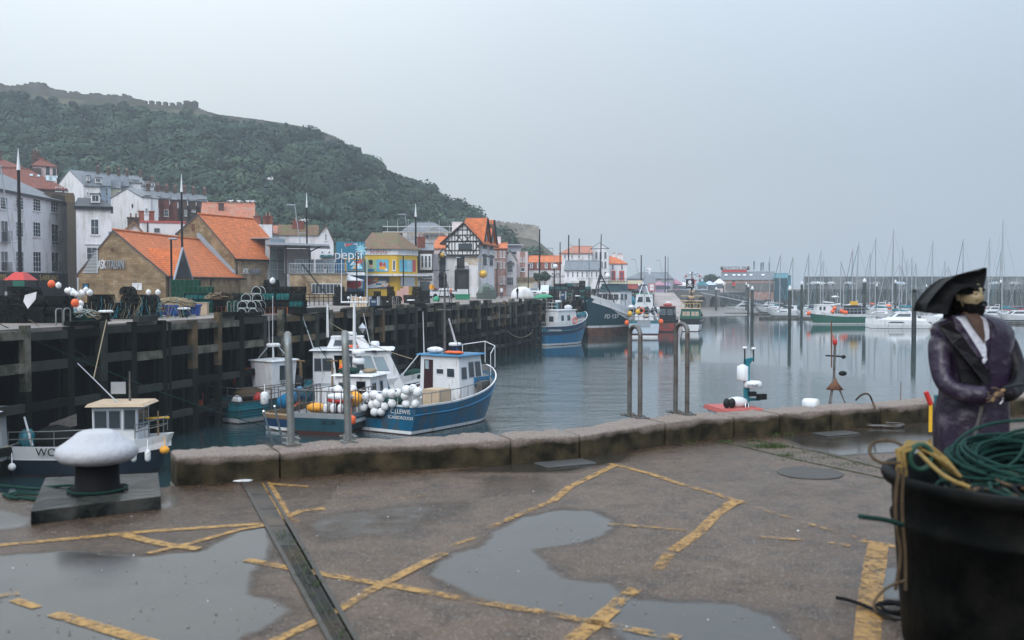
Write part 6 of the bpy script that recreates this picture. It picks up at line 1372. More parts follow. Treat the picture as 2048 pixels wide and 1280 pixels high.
def qboll(px,D,lab):
    o=T('quay_bollard',lab,'bollard',PXY(px,D,0),0,'small bollards on the opposite quay');mb=MB();mb.lathe([(.28,0),(.2,.06),(.18,.45)],C('rubber'),12);mb.build('stem',o);mb=MB();mb.lathe([(.2,.43),(.36,.45),(.38,.5),(.3,.56),(.01,.57)],C('white_paint'),14);mb.build('cap',o)
for px,D,lab in ((212,50,'small bollard with flat white cap beside the blue ropes'),(368,56.5,'small white capped bollard before the blue bins'),(608,68,'white capped bollard near the bench right of the pots'),(822,91,'white capped bollard before the low boats of the arcade quay'),(1155,133,'white capped bollard near the trawler mast'),(1266,190,'white capped bollard on the last stretch of quay')): qboll(px,D,lab)
def cab(px,t_,b_,D,lab):
    o=T('service_cabinet',lab,'cabinet',PXY(px,D,0),QA-PI/2,'service cabinets on the quay');h=(b_-t_)/F*D;mb=MB();mb.box(-.3,.3,-.2,.2,0,h-.12,C('blue_dark'));mb.build('body',o);mb=MB();mb.box(-.42,-.34,-.25,.25,0,h+.1,C('alu'));mb.box(.34,.42,-.25,.25,0,h+.1,C('alu'));mb.build('guard_rail',o);mb=MB();mb.box(-.2,.2,-.22,-.2,h*.5,h-.25,C('lead'));mb.build('panel',o)
cab(749,592,611,84,'blue service cabinet between steel guards before the yellow arcade');cab(1126,578,593,135,'blue service cabinet between steel guards behind the blue boat')
# leaning pallets / crates
def pallet(label,p,rz,tilt,g=None):
    o=T('pallet',label,'pallet',p,rz,g);mb=MB()
    for i in range(6): mb.box(-.6+i*.21,-.44+i*.21,0,.02,0,1.0,C('wood_pale'))
    for z in (.05,.45,.88): mb.box(-.6,.6,.021,.1,z,z+.08,C('wood_pale'))
    mb.build('slats',o);o.rotation_euler=(tilt,0,rz);return o
pallet('pale wooden pallet leaning on the dark pots before the yellow arcade',PXY(717,80,0),.1,-.4);o=T('a_frame_ladder','small steel step ladder beside the leaning pallet','ladder',PXY(706,80,0));mb=MB()
for x in (-.2,.2): mb.tube([(x,0,0),(x,.35,1.1)],.03,C('alu'),5)
for k in range(4): mb.tube([(-.2,.08*k+.05,.25*k+.2),(.2,.08*k+.05,.25*k+.2)],.02,C('alu'),4)
mb.build('rungs',o)
cr0=None
for ci,(px,n_) in enumerate(((799,5),(806,6),(812,7),(786,3))):
    for k in range(n_):
        p=PXY(px,110,k*.26);lab='pinkish fish crate in the stacks before the white car'
        if cr0 is None:
            cr0=T('fish_crate',lab,'crate',p,.1,'pinkish fish crates');mb=MB();m_=mat('crate_pink',(.55,.33,.3),.6,var=.1);mb.box(-.3,.3,-.3,.3,0,.03,m_)
            for x in (-.3,.27): mb.box(x,x+.03,-.3,.3,.031,.24,m_)
            for y in (-.3,.27): mb.box(-.269,.269,y,y+.03,.031,.24,m_)
            mb.build('body',cr0)
        else: clone(cr0,p,.1+R.uniform(-.05,.05))
# bench/low trailers by the terrace bar
o=T('railing_bench','row of low dark railings with benches below the terrace bar','railing',PXY(600,92,0),.5);mb=MB();
for i in range(14): mb.box(i*.45,i*.45+.06,0,.06,0,1.0,C('dark_metal'))
for z in (.35,.7,1.0): mb.box(0,6,-.02,.06,z,z+.06,C('dark_metal'))
mb.build('rail',o)
# green bins with white boxes, wrapped stacks, tarps
for i,(px,lab) in enumerate(((919,'green bin with white boxes heaped in it, left of the pair'),(931,'green bin with white boxes heaped in it, right of the pair'))): tub_bin('green_bin',lab,px,132,1.0,.75,'bin_green','green bins by the white car')
for i in range(10):
    p=PXY(917+(i % 5)*4.2,132.2,.75+(i//5)*.32);mb=MB();mb.box(-.16,.16,-.3,.3,0,.3,C('white_paint'));mb.box(-.17,.17,-.31,.31,.301,.33,C('white_paint'));o=mb.build('foam_box');o.location=p;tag(o,'white foam fish box stacked in the green bins','box','white foam boxes in the green bins')
def wrapped(label,pl,pr,yt,D,h=None,m='white_wall',name='wrapped_stack',cat='wrapped stack',d=2):
    c=PXY((pl+pr)/2,D,0);w_=(pr-pl)/F*D/2;h=P(0,yt,D).z;mb=MB();mb.ball((0,0,0),1,C(m),20,12,(w_*1.15,d*.6,h));mb.v=[(max(-w_,min(w_,x))*R.uniform(.96,1.03),max(-d/2,min(d/2,y))*R.uniform(.96,1.03),max(0,z)*R.uniform(.92,1.02)) for x,y,z in mb.v];o=mb.build(name);o.location=c;return tag(o,label,cat)
wrapped('big lumpy stack wrapped in white plastic on the quay edge',1022,1067,573,142);wrapped('green tarpaulin heap right of the white wrapped stack',1068,1106,588,140,m='bin_green',name='tarpaulin',cat='tarpaulin',d=1.5);wrapped('dark rumpled tarpaulin over the grey netted pots',955,992,566,139.5,m='pot_wire_grey',name='tarpaulin',cat='tarpaulin');wrapped('green net heap before the white car',866,880,592,118,m='bin_green',name='net_heap',cat='net',d=1.2)
# ---- vehicles
def car(label,px,D,rz,m,z=0,L_=4.4,van=False,group=None,name='parked_car'):
    o=T(name,label,'van' if van else 'car',PXY(px,D,z),rz,group);W_=1.8
    h=2.0 if van else 1.5
    prof=[(-L_/2,.35),(-L_/2,.8),(-L_/2+.15,.95),(-L_/2+.3,h*.97 if van else 1.0),(-L_/2+.9,h),(L_*.08,h),(L_*.28,1.0),(L_/2-.15,.82),(L_/2,.6),(L_/2,.35)] if not van else [(-L_/2,.35),(-L_/2,1.9),(-L_/2+.1,2.0),(L_*.2,2.0),(L_*.36,1.15),(L_/2-.05,.95),(L_/2,.6),(L_/2,.35)]
    mb=MB();n_=len(prof);vs=[]
    for x,z_ in prof:
        t_=.82 if z_ > 1.1 else 1.0;vs.append((x,-W_/2*t_,z_))
    vs += [(x,-y,z_) for x,y,z_ in vs];mb.add(vs,[tuple(range(n_)),tuple(range(2*n_-1,n_-1,-1))]+[(i,i+n_,(i+1) % n_+n_,(i+1) % n_) for i in range(n_)],C(m));mb.build('body',o)
    mb=MB();g_=C('glass')
    for s in (-1,1):
        y0,y1=s*(W_/2*.94),s*(W_/2*.84)
        mb.add([(-L_/2+(.6 if not van else L_*.55),y0*1.0,1.03),(L_*.23,y0,1.03),(L_*.09,y1+.0*s,h-.1),(-L_/2+(.95 if not van else L_*.58),y1,h-.1)],[(0,1,2,3)],g_)
    mb.add([(L_*.285,-.75,1.02),(L_*.285,.75,1.02),(L_*.095,.66,h-.04),(L_*.095,-.66,h-.04)],[(0,1,2,3)],g_)
    mb.v=[(x+(.02 if abs(y) < .76 else 0),y*1.02,z_) for x,y,z_ in mb.v];mb.build('window',o)
    for x in (-L_*.31,L_*.31):
        for s in (-1,1): mb=MB();mb.lathe([(.18,-.1),(.32,-.1),(.34,-.04),(.34,.08),(.3,.11),(.2,.11),(.19,.08),(.01,.09)],C('rubber'),14,M=Matrix.Translation((x,s*(W_/2-.08),.34)) @ Matrix.Rotation(-s*PI/2,4,'X'));w_=mb.build('wheel',o)
    for s in (-1,1): mb=MB();mb.ball((L_/2-.06,s*.65,.72),.13,C('white_paint'),8,5,(.5,1.2,.8));mb.build('headlight',o)
    mb=MB();mb.box(L_/2-.02,L_/2+.015,-.4,.4,.5,.72,C('black_paint'));mb.build('grille',o);return o
car('white estate car parked on the quay with its nose to the left',883,150,PI+.5,'white_paint',L_=4.6)
car('red car half hidden behind the white estate car',872,165,PI+.3,'red',L_=4.2);car('second red car near the pub door, behind the white estate car',905,168,.2,'red_faded',L_=4.0)
car('white car on the harbour road beside the round trees',1068,190,-PI/2,'white_paint');car('silver van coming along the harbour road past the round trees',1092,180,-PI/2-.2,'alu',van=True,L_=4.9);car('pale car parked by the cream shop front',1048,196,.3,'grey_wall')
zp=2.22
for i,(px,m,lab) in enumerate(((1624,'alu','silver car parked on the pier, first from the left'),(1642,'white_paint','white car parked on the pier, second from the left'),(1658,'alu','silver car parked on the pier, third from the left'),(1698,'alu','silver car parked alone in the middle of the pier'),(1748,'grey_wall','dark grey car on the pier right of the middle'),(1802,'blue_wall','pale blue car on the pier near its right part'),(1985,'alu','silver car on the pier right of the pirate hat'),(2030,'grey_wall','grey car at the right end of the pier'))): car(lab,px,408,0 if i % 2 else PI,m,z=zp,group='cars parked on the pier')
# ---- people on the quay (far, small)
defm('skin',(.45,.27,.2),.6,var=.1);defm('hivis',(.8,.16,.04),.6,var=.1);defm('coat_white',(.6,.6,.62),.8,var=.1)
def person_small(label,p,rz,top,legs,h=1.72):
    o=T('person',label,'person',p,rz);k=h/1.72;me=bpy.data.meshes.new('body')
    J=[(0,0,.95),(0,0,1.2),(0,0,1.42),(0,.01,1.52),(0,.02,1.62),(0,.0,1.72),(.19,0,1.4),(.24,.02,1.15),(.22,.12,.93),(-.19,0,1.4),(-.24,.02,1.15),(-.22,.1,.95),(.1,0,.9),(.11,.03,.48),(.11,-.02,.08),(.11,.14,.03),(-.1,0,.9),(-.11,-.02,.48),(-.11,-.06,.08),(-.11,.1,.03)]
    E=[(0,1),(1,2),(2,3),(3,4),(4,5),(2,6),(6,7),(7,8),(2,9),(9,10),(10,11),(0,12),(12,13),(13,14),(14,15),(0,16),(16,17),(17,18),(18,19)]
    Rr=[.16,.15,.15,.055,.1,.06,.075,.055,.04,.075,.055,.04,.1,.07,.05,.04,.1,.07,.05,.04]
    me.from_pydata([(x*k,y*k,z*k) for x,y,z in J],E,[]);b_=bpy.data.objects.new('body',me);COL.objects.link(b_);b_.parent=o
    sk=b_.modifiers.new('s','SKIN')
    if not me.skin_vertices: me.skin_vertices.new()
    for i,r in enumerate(Rr): me.skin_vertices[0].data[i].radius=(r*k,r*k*.8)
    me.skin_vertices[0].data[0].use_root=True;me.materials.append(C(top));b_.modifiers.new('u','SUBSURF').levels=1
    dg=bpy.context.evaluated_depsgraph_get();m2=bpy.data.meshes.new_from_object(b_.evaluated_get(dg));b_.modifiers.clear();b_.data=m2;m2.materials.clear();[m2.materials.append(C(q)) for q in (top,legs,'skin','brown_wall')]
    for f_ in m2.polygons:
        z=f_.center.z/k;x=abs(f_.center.x)/k;f_.use_smooth=True
        f_.material_index=1 if z < .93 and x < .19 else 2 if (z > 1.49 or (z < .97 and x > .18)) else 0
        if z > 1.64 or (z > 1.58 and f_.center.y < -.03): f_.material_index=3
    return o
person_small('person in white jacket and dark trousers standing on the quay',PXY(1003,142,0),.4,'coat_white','navy');person_small('person in orange hi-vis vest beside the white car',PXY(902,136,0),2,'hivis','navy')
person_small('person in dark clothes leaning by the green tarpaulin',PXY(1035,139,0),1,'black_paint','navy')
# ---- tall mast poles with slanted lamp arm
def mastpole(px,top,D,lab,white=True,r=.2,arm=True,lamp=-1):
    o=T('mast_pole',lab,'mast pole',PXY(px,D,0),0,'tall mast poles along the harbour road');h=P(px,top,D).z;mb=MB();hw=h*.86 if white else h;r=r*.66;mb.tube([(0,0,0),(0,0,hw*.5),(0,0,hw)],r,C('black_paint'),8,r1=r*.7);mb.build('pole',o)
    if white: mb=MB();mb.tube([(0,0,hw),(0,0,h)],r*.95,C('white_paint'),8,r1=.02);mb.build('tip',o)
    if arm:
        s=lamp;mb=MB();x1=s*2.3;zt=h*.88;mb.tube([(s*.35,0,h*.2),(x1*.72,0,zt)],.06,C('lead'),5);
        for f_ in (.3,.62): xx=s*.35+(x1*.72-s*.35)*f_;zz=h*.2+(zt-h*.2)*f_;mb.tube([(0,0,zz),(xx,0,zz)],.04,C('lead'),4)
        mb.build('lamp_arm',o);mb=MB();mb.ball((x1*.72+s*.5,0,zt+.05),1,C('lead'),8,5,(.75,.2,.1));mb.build('lamp_head',o)
for px,t_,D,lab,wt,r,arm in ((42,296,93,'tall dark mast pole with white tip before the white terrace',True,.3,True),(366,348,115,'tall mast pole with white tip between the two orange roofs',True,.25,False),(615,385,138,'tall mast pole with white tip and lamp arm above the terrace bar',True,.22,True),(832,407,156,'tall mast pole with white tip and lamp arm beside the yellow arcade',True,.3,True),(984,433,185,'tall mast pole with white tip right of the timbered pub',True,.3,False),(1079,458,200,'tall plain dark mast pole rising before the headland',False,.3,False),(1120,484,215,'thinner plain mast pole left of the trawler mast',False,.22,True),(1137,470,225,'plain dark mast pole with crossarm left of the trawler mast',False,.3,False),(1158,477,240,'plain dark mast pole just left of the trawler mast',False,.28,True),(1213,504,250,'thin dark pole at the corner of the big white gable',False,.13,False),(1282,510,270,'stout grey mast pole over the far amusements',False,.32,True),(1330,512,290,'left of the pair of thin poles beyond the slipway',False,.25,True),(1335.5,514,300,'right of the pair of thin poles beyond the slipway',False,.16,False)): mastpole(px,t_,D,lab,wt,r,arm)
def lamp(px,top,D,lab):
    o=T('street_lamp',lab,'street lamp',PXY(px,D,0),0,'short street lamps on the quay');h=P(px,top,D).z;mb=MB();mb.tube([(0,0,0),(0,0,h)],.08,C('black_paint'),6);mb.build('pole',o);mb=MB();mb.ball((.15,0,h+.05),1,C('lead'),8,5,(.4,.16,.09));mb.build('lamp_head',o)
for px,t_,D,lab in ((344,479,78,'short dark street lamp before the gabled restaurant roof'),(573,490,108,'short dark street lamp by the glass link'),(714,505,120,'short dark street lamp before the cola billboard'),(807,511,125,'short dark street lamp before the yellow arcade'),(915,516,145,'short street lamp before the pub window'),(994,524,160,'short dark street lamp before the pink brick house'),(1056.5,528,180,'short dark street lamp before the mansard row')): lamp(px,t_,D,lab)
# ---- trees by the road and beyond
tree('round_tree','left of the two clipped round trees before the mansard row',*PXY(1075,196,0).xy,0,4.8,1.2,'clipped round trees',1.3);tree('round_tree','right of the two clipped round trees before the mansard row',*PXY(1089,198,0).xy,0,5.0,1.3,'clipped round trees',1.3)
for i,(px,h,r,lab) in enumerate(((1408,6,2.8,'dark bushy tree left of the group beyond the wheel'),(1422,7,3.2,'dark bushy tree in the middle beyond the wheel'),(1435,6,2.6,'dark bushy tree touching the pale shed'))): tree('bushy_tree',lab,*PXY(px,385,0).xy,0,h,r,'trees beyond the wheel',1,'leaf')
# ---- far amusements
def stall(label,px,D,w_,h,m,roofm,kind='kiosk'):
    o=T('amusement_kiosk',label,'kiosk',PXY(px,D,0),R.uniform(-.2,.2));mb=MB();mb.box(-w_/2,w_/2,-1.2,1.2,0,h*.62,C(m));mb.box(-w_/2*.85,w_/2*.85,-1.25,-1.205,h*.25,h*.55,C('glass_far'));mb.build('body',o);mb=MB();mb.hexa([(-w_/2-.3,-1.5,h*.62+.01),(w_/2+.3,-1.5,h*.62+.01),(w_/2+.3,1.5,h*.62+.01),(-w_/2-.3,1.5,h*.62+.01)],[(-.2,-.1,h),(.2,-.1,h),(.2,.1,h),(-.2,.1,h)],C(roofm));mb.build('canopy',o)
defm('lilac',(.3,.22,.36),.6,var=.15);defm('pinky',(.42,.2,.26),.6,var=.15)
for px,D,w_,h,m,rm,lab in ((1262,310,2.6,3.0,'cream_wall','white_wall','cream kiosk with white canopy by the red-window cafe'),(1276,312,3,3.4,'lilac','white_wall','lilac kiosk below the long shed'),(1290,315,3,3.6,'grey_wall','lead','grey kiosk near the stout mast pole'),(1318,318,3.5,3.4,'lilac','pinky','lilac kiosk with pink canopy right of the sign box'),(1332,322,3,3.2,'white_wall','lilac','white kiosk with lilac canopy by the pair of poles'),(1350,326,4,4.2,'pinky','pinky','pink kiosk with pointed canopy left of the wheel'),(1366,326,3,3.2,'blue_wall','white_wall','pale blue kiosk at the foot of the wheel'),(1404,330,3.5,3.6,'blue_wall','teal','blue kiosk right of the wheel'),(1418,333,3.5,3.6,'navy','blue_wall','dark blue kiosk below the bushy trees'),(1438,336,3.6,4.4,'pink_wall','white_wall','pinkish kiosk with white pointed top by the pale shed')): stall(lab,px,D,w_,h,m,rm)
o=T('big_wheel','small fairground wheel half hidden behind the harbour railings','wheel',PXY(1385,330,0));rr=17/F*330*1.25;zc=P(1385,566,330).z;mb=MB();n_=24
for r_ in (rr,rr*.8): mb.tube([(math.cos(2*PI*i/n_)*r_,0,zc+math.sin(2*PI*i/n_)*r_) for i in range(n_+1)],.12,C('lead'),5)
for i in range(12): a=2*PI*i/12;mb.tube([(0,0,zc),(math.cos(a)*rr,0,zc+math.sin(a)*rr)],.06,C('lead'),4)
mb.build('rim',o);mb=MB();mb.tube([(-1.8,.5,0),(0,.2,zc),(1.8,.5,0)],.12,C('lead'),5);mb.build('support',o)
for i in range(12): a=2*PI*(i+.5)/12;mb=MB();mb.ball((math.cos(a)*rr*.92,0,zc+math.sin(a)*rr*.92),.42,C(['white_paint','red_faded','blue_wall'][i % 3]),7,5);mb.build('gondola',o)
mb=MB();mb.add([(math.cos(i*PI/5+PI/2)*(1.5 if i % 2 == 0 else .6),-.3,zc+.6+math.sin(i*PI/5+PI/2)*(1.5 if i % 2 == 0 else .6)) for i in range(10)],[tuple(range(10))],C('red'));mb.build('star',o)
o=T('notice_box','tall red framed notice box with white panels at the head of the slipway','notice board',PXY(1303,288,0));mb=MB();mb.box(-.85,.85,-.2,.2,.3,2.6,C('red'));mb.build('frame',o);mb=MB();mb.box(-.6,.6,-.24,-.201,.6,1.4,C('white_paint'));mb.box(-.6,.6,-.24,-.201,1.5,2.4,C('white_paint'));mb.build('panel',o);mb=MB();mb.box(-.3,.3,-.1,.1,0,.3,C('dark_metal'));mb.build('post',o)
o=T('ticket_hut','grey ticket hut with white figurehead behind the red notice box','hut',PXY(1299,300,0));mb=MB();mb.box(-1.6,1.6,-1,1,0,5,C('lead'));mb.build('wall',o);mb=MB();mb.ball((0,0,6.2),1,C('white_paint'),8,6,(.5,.4,1.1));mb.ball((-.5,0,6.9),.45,C('white_paint'),8,5);mb.build('ornament',o)
for i,(px,t_) in enumerate(((1506,521),(1520,524),(1524,523),(1536.5,524))):
    o=T('feather_flag',('dark feather flag above the pale shed, first from the left','dark feather flag above the pale shed, second from the left','dark feather flag above the pale shed, third from the left','dark feather flag above the pale shed, last on the right')[i],'flag',PXY(px,376,0));h=P(px,t_,376).z;mb=MB();mb.tube([(0,0,0),(0,0,h)],.07,C('alu'),5);mb.build('pole',o);mb=MB();mb.hexa([(.05,-.03,h-3.4),(.35,-.03,h-3.4),(.35,.03,h-3.4),(.05,.03,h-3.4)],[(.05,-.03,h-.1),(.5,-.03,h-.5),(.5,.03,h-.5),(.05,.03,h-.1)],C('teal_dark'));mb.build('flag_cloth',o)
for px,D,lab in ((1344,300,'left of the bins-like white signs on the arched wall'),(1352,300,'right white sign on the arched wall')):
    pass
# ---- gulls
def gull(label,p,rz,fly=False,s=1.0):
    o=T('gull',label,'gull',p,rz,'gulls over the roofs');mb=MB();w_=C('buoy_white');M=Matrix.Rotation(.15,4,'Y')
    mb.ball((0,0,.2),1,w_,10,6,(.26*s,.11*s,.12*s),M);mb.ball((.24*s,0,.34),.075*s,w_,8,5);mb.tube([(.16*s,0,.26),(.24*s,0,.34)],.06*s,w_,6);mb.tube([(-.2*s,0,.2),(-.42*s,0,.19)],.05*s,w_,5,r1=.02);mb.tube([(.3*s,0,.33),(.38*s,0,.31)],.02,C('yellow'),4)
    mb.build('body',o);mb=MB();g_=C('lead')
    if fly:
        for sg in (-1,1): mb.hexa([(-.12,sg*.05,.25),(.12,sg*.05,.25),(.1,sg*.7,.5),(-.1,sg*.7,.5)],[(-.12,sg*.05,.27),(.12,sg*.05,.27),(.05,sg*.75,.52),(-.1,sg*.72,.52)],w_);mb.tube([(0,sg*.7,.5),(-.18,sg*1.15,.38)],.05,g_,5,r1=.01)
    else:
        for sg in (-1,1): mb.ball((-.06,sg*.09,.22),1,g_,8,5,(.28*s,.04*s,.09*s),M)
    mb.build('wing',o)
    if not fly: mb=MB();mb.tube([(.02,.04,.1),(.02,.04,-.02)],.012,C('yellow'),4);mb.tube([(.02,-.04,.1),(.02,-.04,-.02)],.012,C('yellow'),4);mb.build('leg',o)
for px,lab in ((461,'gull standing on the weathered orange ridge, first from the left'),(479,'gull standing on the weathered orange ridge, second from the left'),(497,'gull standing on the weathered orange ridge, third from the left'),(506,'gull standing on the weathered orange ridge, last on the right')):
    x=GULLH.xz(px,405,6)[0];gull(lab,GULLH.a+GULLH.d*x+GULLH.n*6+Vector((0,0,gz+.2)),R.choice([0,.3,3]),s=1.6)
gull('white gull flying before the dark wood',P(541,361,150),.6,True,1.5);p=P(608,443,150);gull('left gull on the red chimney stack near the mast pole',P(604.5,443,156),0,s=1.4);gull('right gull on the red chimney stack near the mast pole',P(611,444,156),.3,s=1.4)

# =============== BOATS ===============
def bhalf(t,B,tr,cruiser,p=2.0):
    if t < .5:
        if cruiser: s=tr+(1-tr)*math.sqrt(max(0,1-(1-t/.5)**2));s=s if t > 0 else .0
        else: s=tr+(1-tr)*math.sin(PI*t)
    else: u=(t-.5)/.5;s=(1-u**p)**.75 if u < 1 else 0
    return B/2*s
def hull(root,L,Bm,fs,fb,side='blue_paint',trim='white_paint',boot='white_paint',anti='antifoul',upper=None,tr=.85,cruiser=False,bw=.55,deckc='deck_grey',rake=.12,mid=.05,flare=.75,inner='white_paint',ph=.0,bootw=.16,upw=.5,n=22,p=2.0,stripe=None,ant_h=.05,bowt=0):
    """stern at x=-L/2, bow at +L/2, waterline z=0"""
    mb=MB();S=[];ts=[0,.02,.05,.1]+[.1+.9*i/n for i in range(1,n)]+[.985,1] if cruiser else [i/n for i in range(n)]+[.985,1]
    def sheer(t): return fs+(fb-fs)*max(0,(t-.25)/.75)**1.9+mid*(1-t)*0
    rows=[]
    for t in ts:
        b=bhalf(t,Bm,tr,cruiser,p);s=sheer(t);fl=flare*(1-.45*max(0,(t-.5)/.5)**2);xs=-L/2+L*t;out=[]
        up=min(upw,s*.45)*(1-bowt*max(0,(t-.55)/.45)**1.5)
        zz=[-.45,-.02,ant_h,ant_h+bootw,(ant_h+bootw)*.5+(s-up)*.5,s-up,s-.09,s]
        for i,z in enumerate(zz):
            f_=max(0,z/s) if s else 0;k=fl+(1-fl)*min(1,f_)**.8 if z > 0 else fl*(.55 if i == 0 else .98)
            x=xs-rake*L*(max(0,t-.35)/.65)**3*(1-max(0,f_))-(.02*L if i == 0 else 0)*(t > .5)+(rake*.35*L*(1-t)**6*(1-max(0,f_)) if cruiser or ph else 0)
            out.append((x,b*k,z))
        rows.append(out)
    K=8;mt=[anti,anti,boot,side,side,upper or side,trim]
    for i in range(len(ts)-1):
        for k in range(K-1):
            m=C(mt[k]);a,b_,c,d=rows[i][k],rows[i+1][k],rows[i+1][k+1],rows[i][k+1]
            mb.add([a,b_,c,d],[(0,1,2,3)[::-1]],m,True);mb.add([(x,-y,z) for x,y,z in (a,b_,c,d)],[(0,1,2,3)],m,True)
    r0=rows[0]
    if not cruiser:
        for k in range(K-1): mb.add([r0[k],r0[k+1],(r0[k+1][0],-r0[k+1][1],r0[k+1][2]),(r0[k][0],-r0[k][1],r0[k][2])],[(0,1,2,3)],C(mt[k]))
    o=mb.build('hull',root)
    d=MB();ds=[]
    for i,t in enumerate(ts):
        x,y,z=rows[i][-1];yi=max(0,y-.09);ds.append((x-(.12 if t > .97 else 0)+(.08 if i == 0 else 0),yi,z))
    for i in range(len(ts)-1):
        for s in (1,-1):
            a,b_=ds[i],ds[i+1];oa,ob=rows[i][-1],rows[i+1][-1]
            d.add([(oa[0],s*oa[1],oa[2]+.004),(ob[0],s*ob[1],ob[2]+.004),(b_[0],s*b_[1],b_[2]+.004),(a[0],s*a[1],a[2]+.004)],[(0,1,2,3)] if s < 0 else [(3,2,1,0)],C(trim))
            za,zb=oa[2]-bw,ob[2]-bw
            d.add([(a[0],s*a[1],a[2]),(b_[0],s*b_[1],b_[2]),(b_[0],s*b_[1]*.98,zb),(a[0],s*a[1]*.98,za)],[(0,1,2,3)],C(inner))
        a,b_=ds[i],ds[i+1];za,zb=rows[i][-1][2]-bw,rows[i+1][-1][2]-bw
        d.add([(a[0],a[1],za),(b_[0],b_[1],zb),(b_[0],-b_[1],zb),(a[0],-a[1],za)],[(0,1,2,3)],C(deckc))
    a=ds[0];d.add([(a[0],a[1],a[2]),(a[0],-a[1],a[2]),(a[0],-a[1],a[2]-bw),(a[0],a[1],a[2]-bw)],[(0,1,2,3)],C(inner));d.build('deck',root)
    if stripe:
        q=MB()
        for s in (1,-1): q.tube([(rows[i][5][0],s*(rows[i][5][1]+.02),rows[i][5][2]) for i in range(len(ts))],.045,C(stripe),4)
        q.build('rubbing_strake',root)
    def edge(t,s=1):  # point on the gunwale
        i=min(range(len(ts)),key=lambda j: abs(ts[j]-t));x,y,z=rows[i][-1];return Vector((x,s*y,z))
    return edge
def cabin(root,x0,x1,hw0,hw1,z0,z1,m='white_paint',lf=.3,lb=0,roofm='white_paint',ov=.12,wins=(),name='wheelhouse',doors=(),rt=.08):
    """lf / lb: how far the front and the back lean in at the top"""
    b=[(x0,-hw0,z0),(x1,-hw0,z0),(x1,hw0,z0),(x0,hw0,z0)];t=[(x0+lb,-hw1,z1),(x1-lf,-hw1,z1),(x1-lf,hw1,z1),(x0+lb,hw1,z1)]
    mb=MB();mb.hexa(b,t,C(m));o=mb.build(name,root)
    mb=MB();mb.hexa([(x0+lb-ov,-hw1-ov,z1+.002),(x1-lf+ov*1.6,-hw1-ov,z1+.002),(x1-lf+ov*1.6,hw1+ov,z1+.002),(x0+lb-ov,hw1+ov,z1+.002)],[(x0+lb-ov*.6,-hw1-ov*.6,z1+rt),(x1-lf+ov,-hw1-ov*.6,z1+rt),(x1-lf+ov,hw1+ov*.6,z1+rt),(x0+lb-ov*.6,hw1+ov*.6,z1+rt)],C(roofm));mb.build('roof',o)
    Fc={'S': (b[0],b[1],t[0],t[1],(0,-1,0)),'P': (b[2],b[3],t[2],t[3],(0,1,0)),'F': (b[1],b[2],t[1],t[2],(1,0,0)),'B': (b[3],b[0],t[3],t[0],(-1,0,0))}
    def patch(f_,u0,u1,v0,v1,m1,nm,off=.02,fr=None):
        A,B_,At,Bt,nn=[Vector(q) for q in Fc[f_]]
        def pt(u,v,o_): return A.lerp(B_,u).lerp(At.lerp(Bt,u),v)+nn*o_
        q=MB()
        if fr:
            du,dv=.05/max(.3,(B_-A).length),.05/max(.3,z1-z0);q.hexa([pt(u0-du,v0-dv,.001),pt(u1+du,v0-dv,.001),pt(u1+du,v1+dv,.001),pt(u0-du,v1+dv,.001)],[pt(u0-du,v0-dv,off),pt(u1+du,v0-dv,off),pt(u1+du,v1+dv,off),pt(u0-du,v1+dv,off)],C(fr));off += .012
        q.hexa([pt(u0,v0,.001),pt(u1,v0,.001),pt(u1,v1,.001),pt(u0,v1,.001)],[pt(u0,v0,off),pt(u1,v0,off),pt(u1,v1,off),pt(u0,v1,off)],C(m1));return q.build(nm,o)
    for w_ in wins: patch(w_[0],*w_[1:5],w_[5] if len(w_) > 5 else 'glass','window',fr=w_[6] if len(w_) > 6 else 'lead')
    for w_ in doors: patch(w_[0],*w_[1:5],w_[5],'door',.03)
    return o
def railing(root,pts,h,r=.025,m='galv',post=1.0,mids=1,name='guard_rail'):
    mb=MB();pts=[Vector(p) for p in pts];up=Vector((0,0,1))
    for a,b in zip(pts[:-1],pts[1:]):
        n_=max(1,round((b-a).length/post))
        for i in range(n_): p=a.lerp(b,i/n_);mb.tube([p,p+up*h],r*.9,C(m),4)
    mb.tube([pts[-1],pts[-1]+up*h],r*.9,C(m),4)
    for k in range(mids+1): mb.tube([p+up*h*(1-k/(mids+1)) for p in pts],r,C(m),4)
    return mb.build(name,root)
def mast(root,x,y,z0,z1,r=.06,m='galv',cross=(),name='mast',top=None,lean=0,stays=()):
    mb=MB();mb.tube([(x,y,z0),(x+lean,y,z1)],r,C(m),7,r1=r*.6)
    for z,w_ in cross: xx=x+lean*(z-z0)/(z1-z0);mb.tube([(xx,y-w_,z),(xx,y+w_,z)],r*.45,C(m),5)
    for s in stays: mb.tube([(x+lean,y,z1*.97+z0*.03),s],.018,C('dark_metal'),3)
    return mb.build(name,root)
def radar(root,x,y,z,r=.32,h=.2,m='white_paint'):
    mb=MB();mb.lathe([(r*.5,0),(r*.96,.02),(r,h*.4),(r*.97,h*.75),(r*.8,h),(.01,h*1.02)],C(m),16,(x,y,z));return mb.build('radar',root)
def ring(root,c,r=.3,axis='x',m='orange',tilt=0):
    mb=MB();n_=16
    def q(a): return {'x': (0,math.cos(a)*r,math.sin(a)*r),'y': (math.cos(a)*r,0,math.sin(a)*r),'z': (math.cos(a)*r,math.sin(a)*r,0)}[axis]
    mb.tube([Vector(c)+Vector(q(2*PI*i/n_)) for i in range(n_+1)],r*.24,C(m),7,caps=False)
    o=mb.build('lifebuoy',root);k=MB()
    for i in range(4): a=PI/4+PI/2*i;k.tube([Vector(c)+Vector(q(a-.09)),Vector(c)+Vector(q(a+.09))],r*.26,C('white_paint'),7)
    k.build('band',o);return o
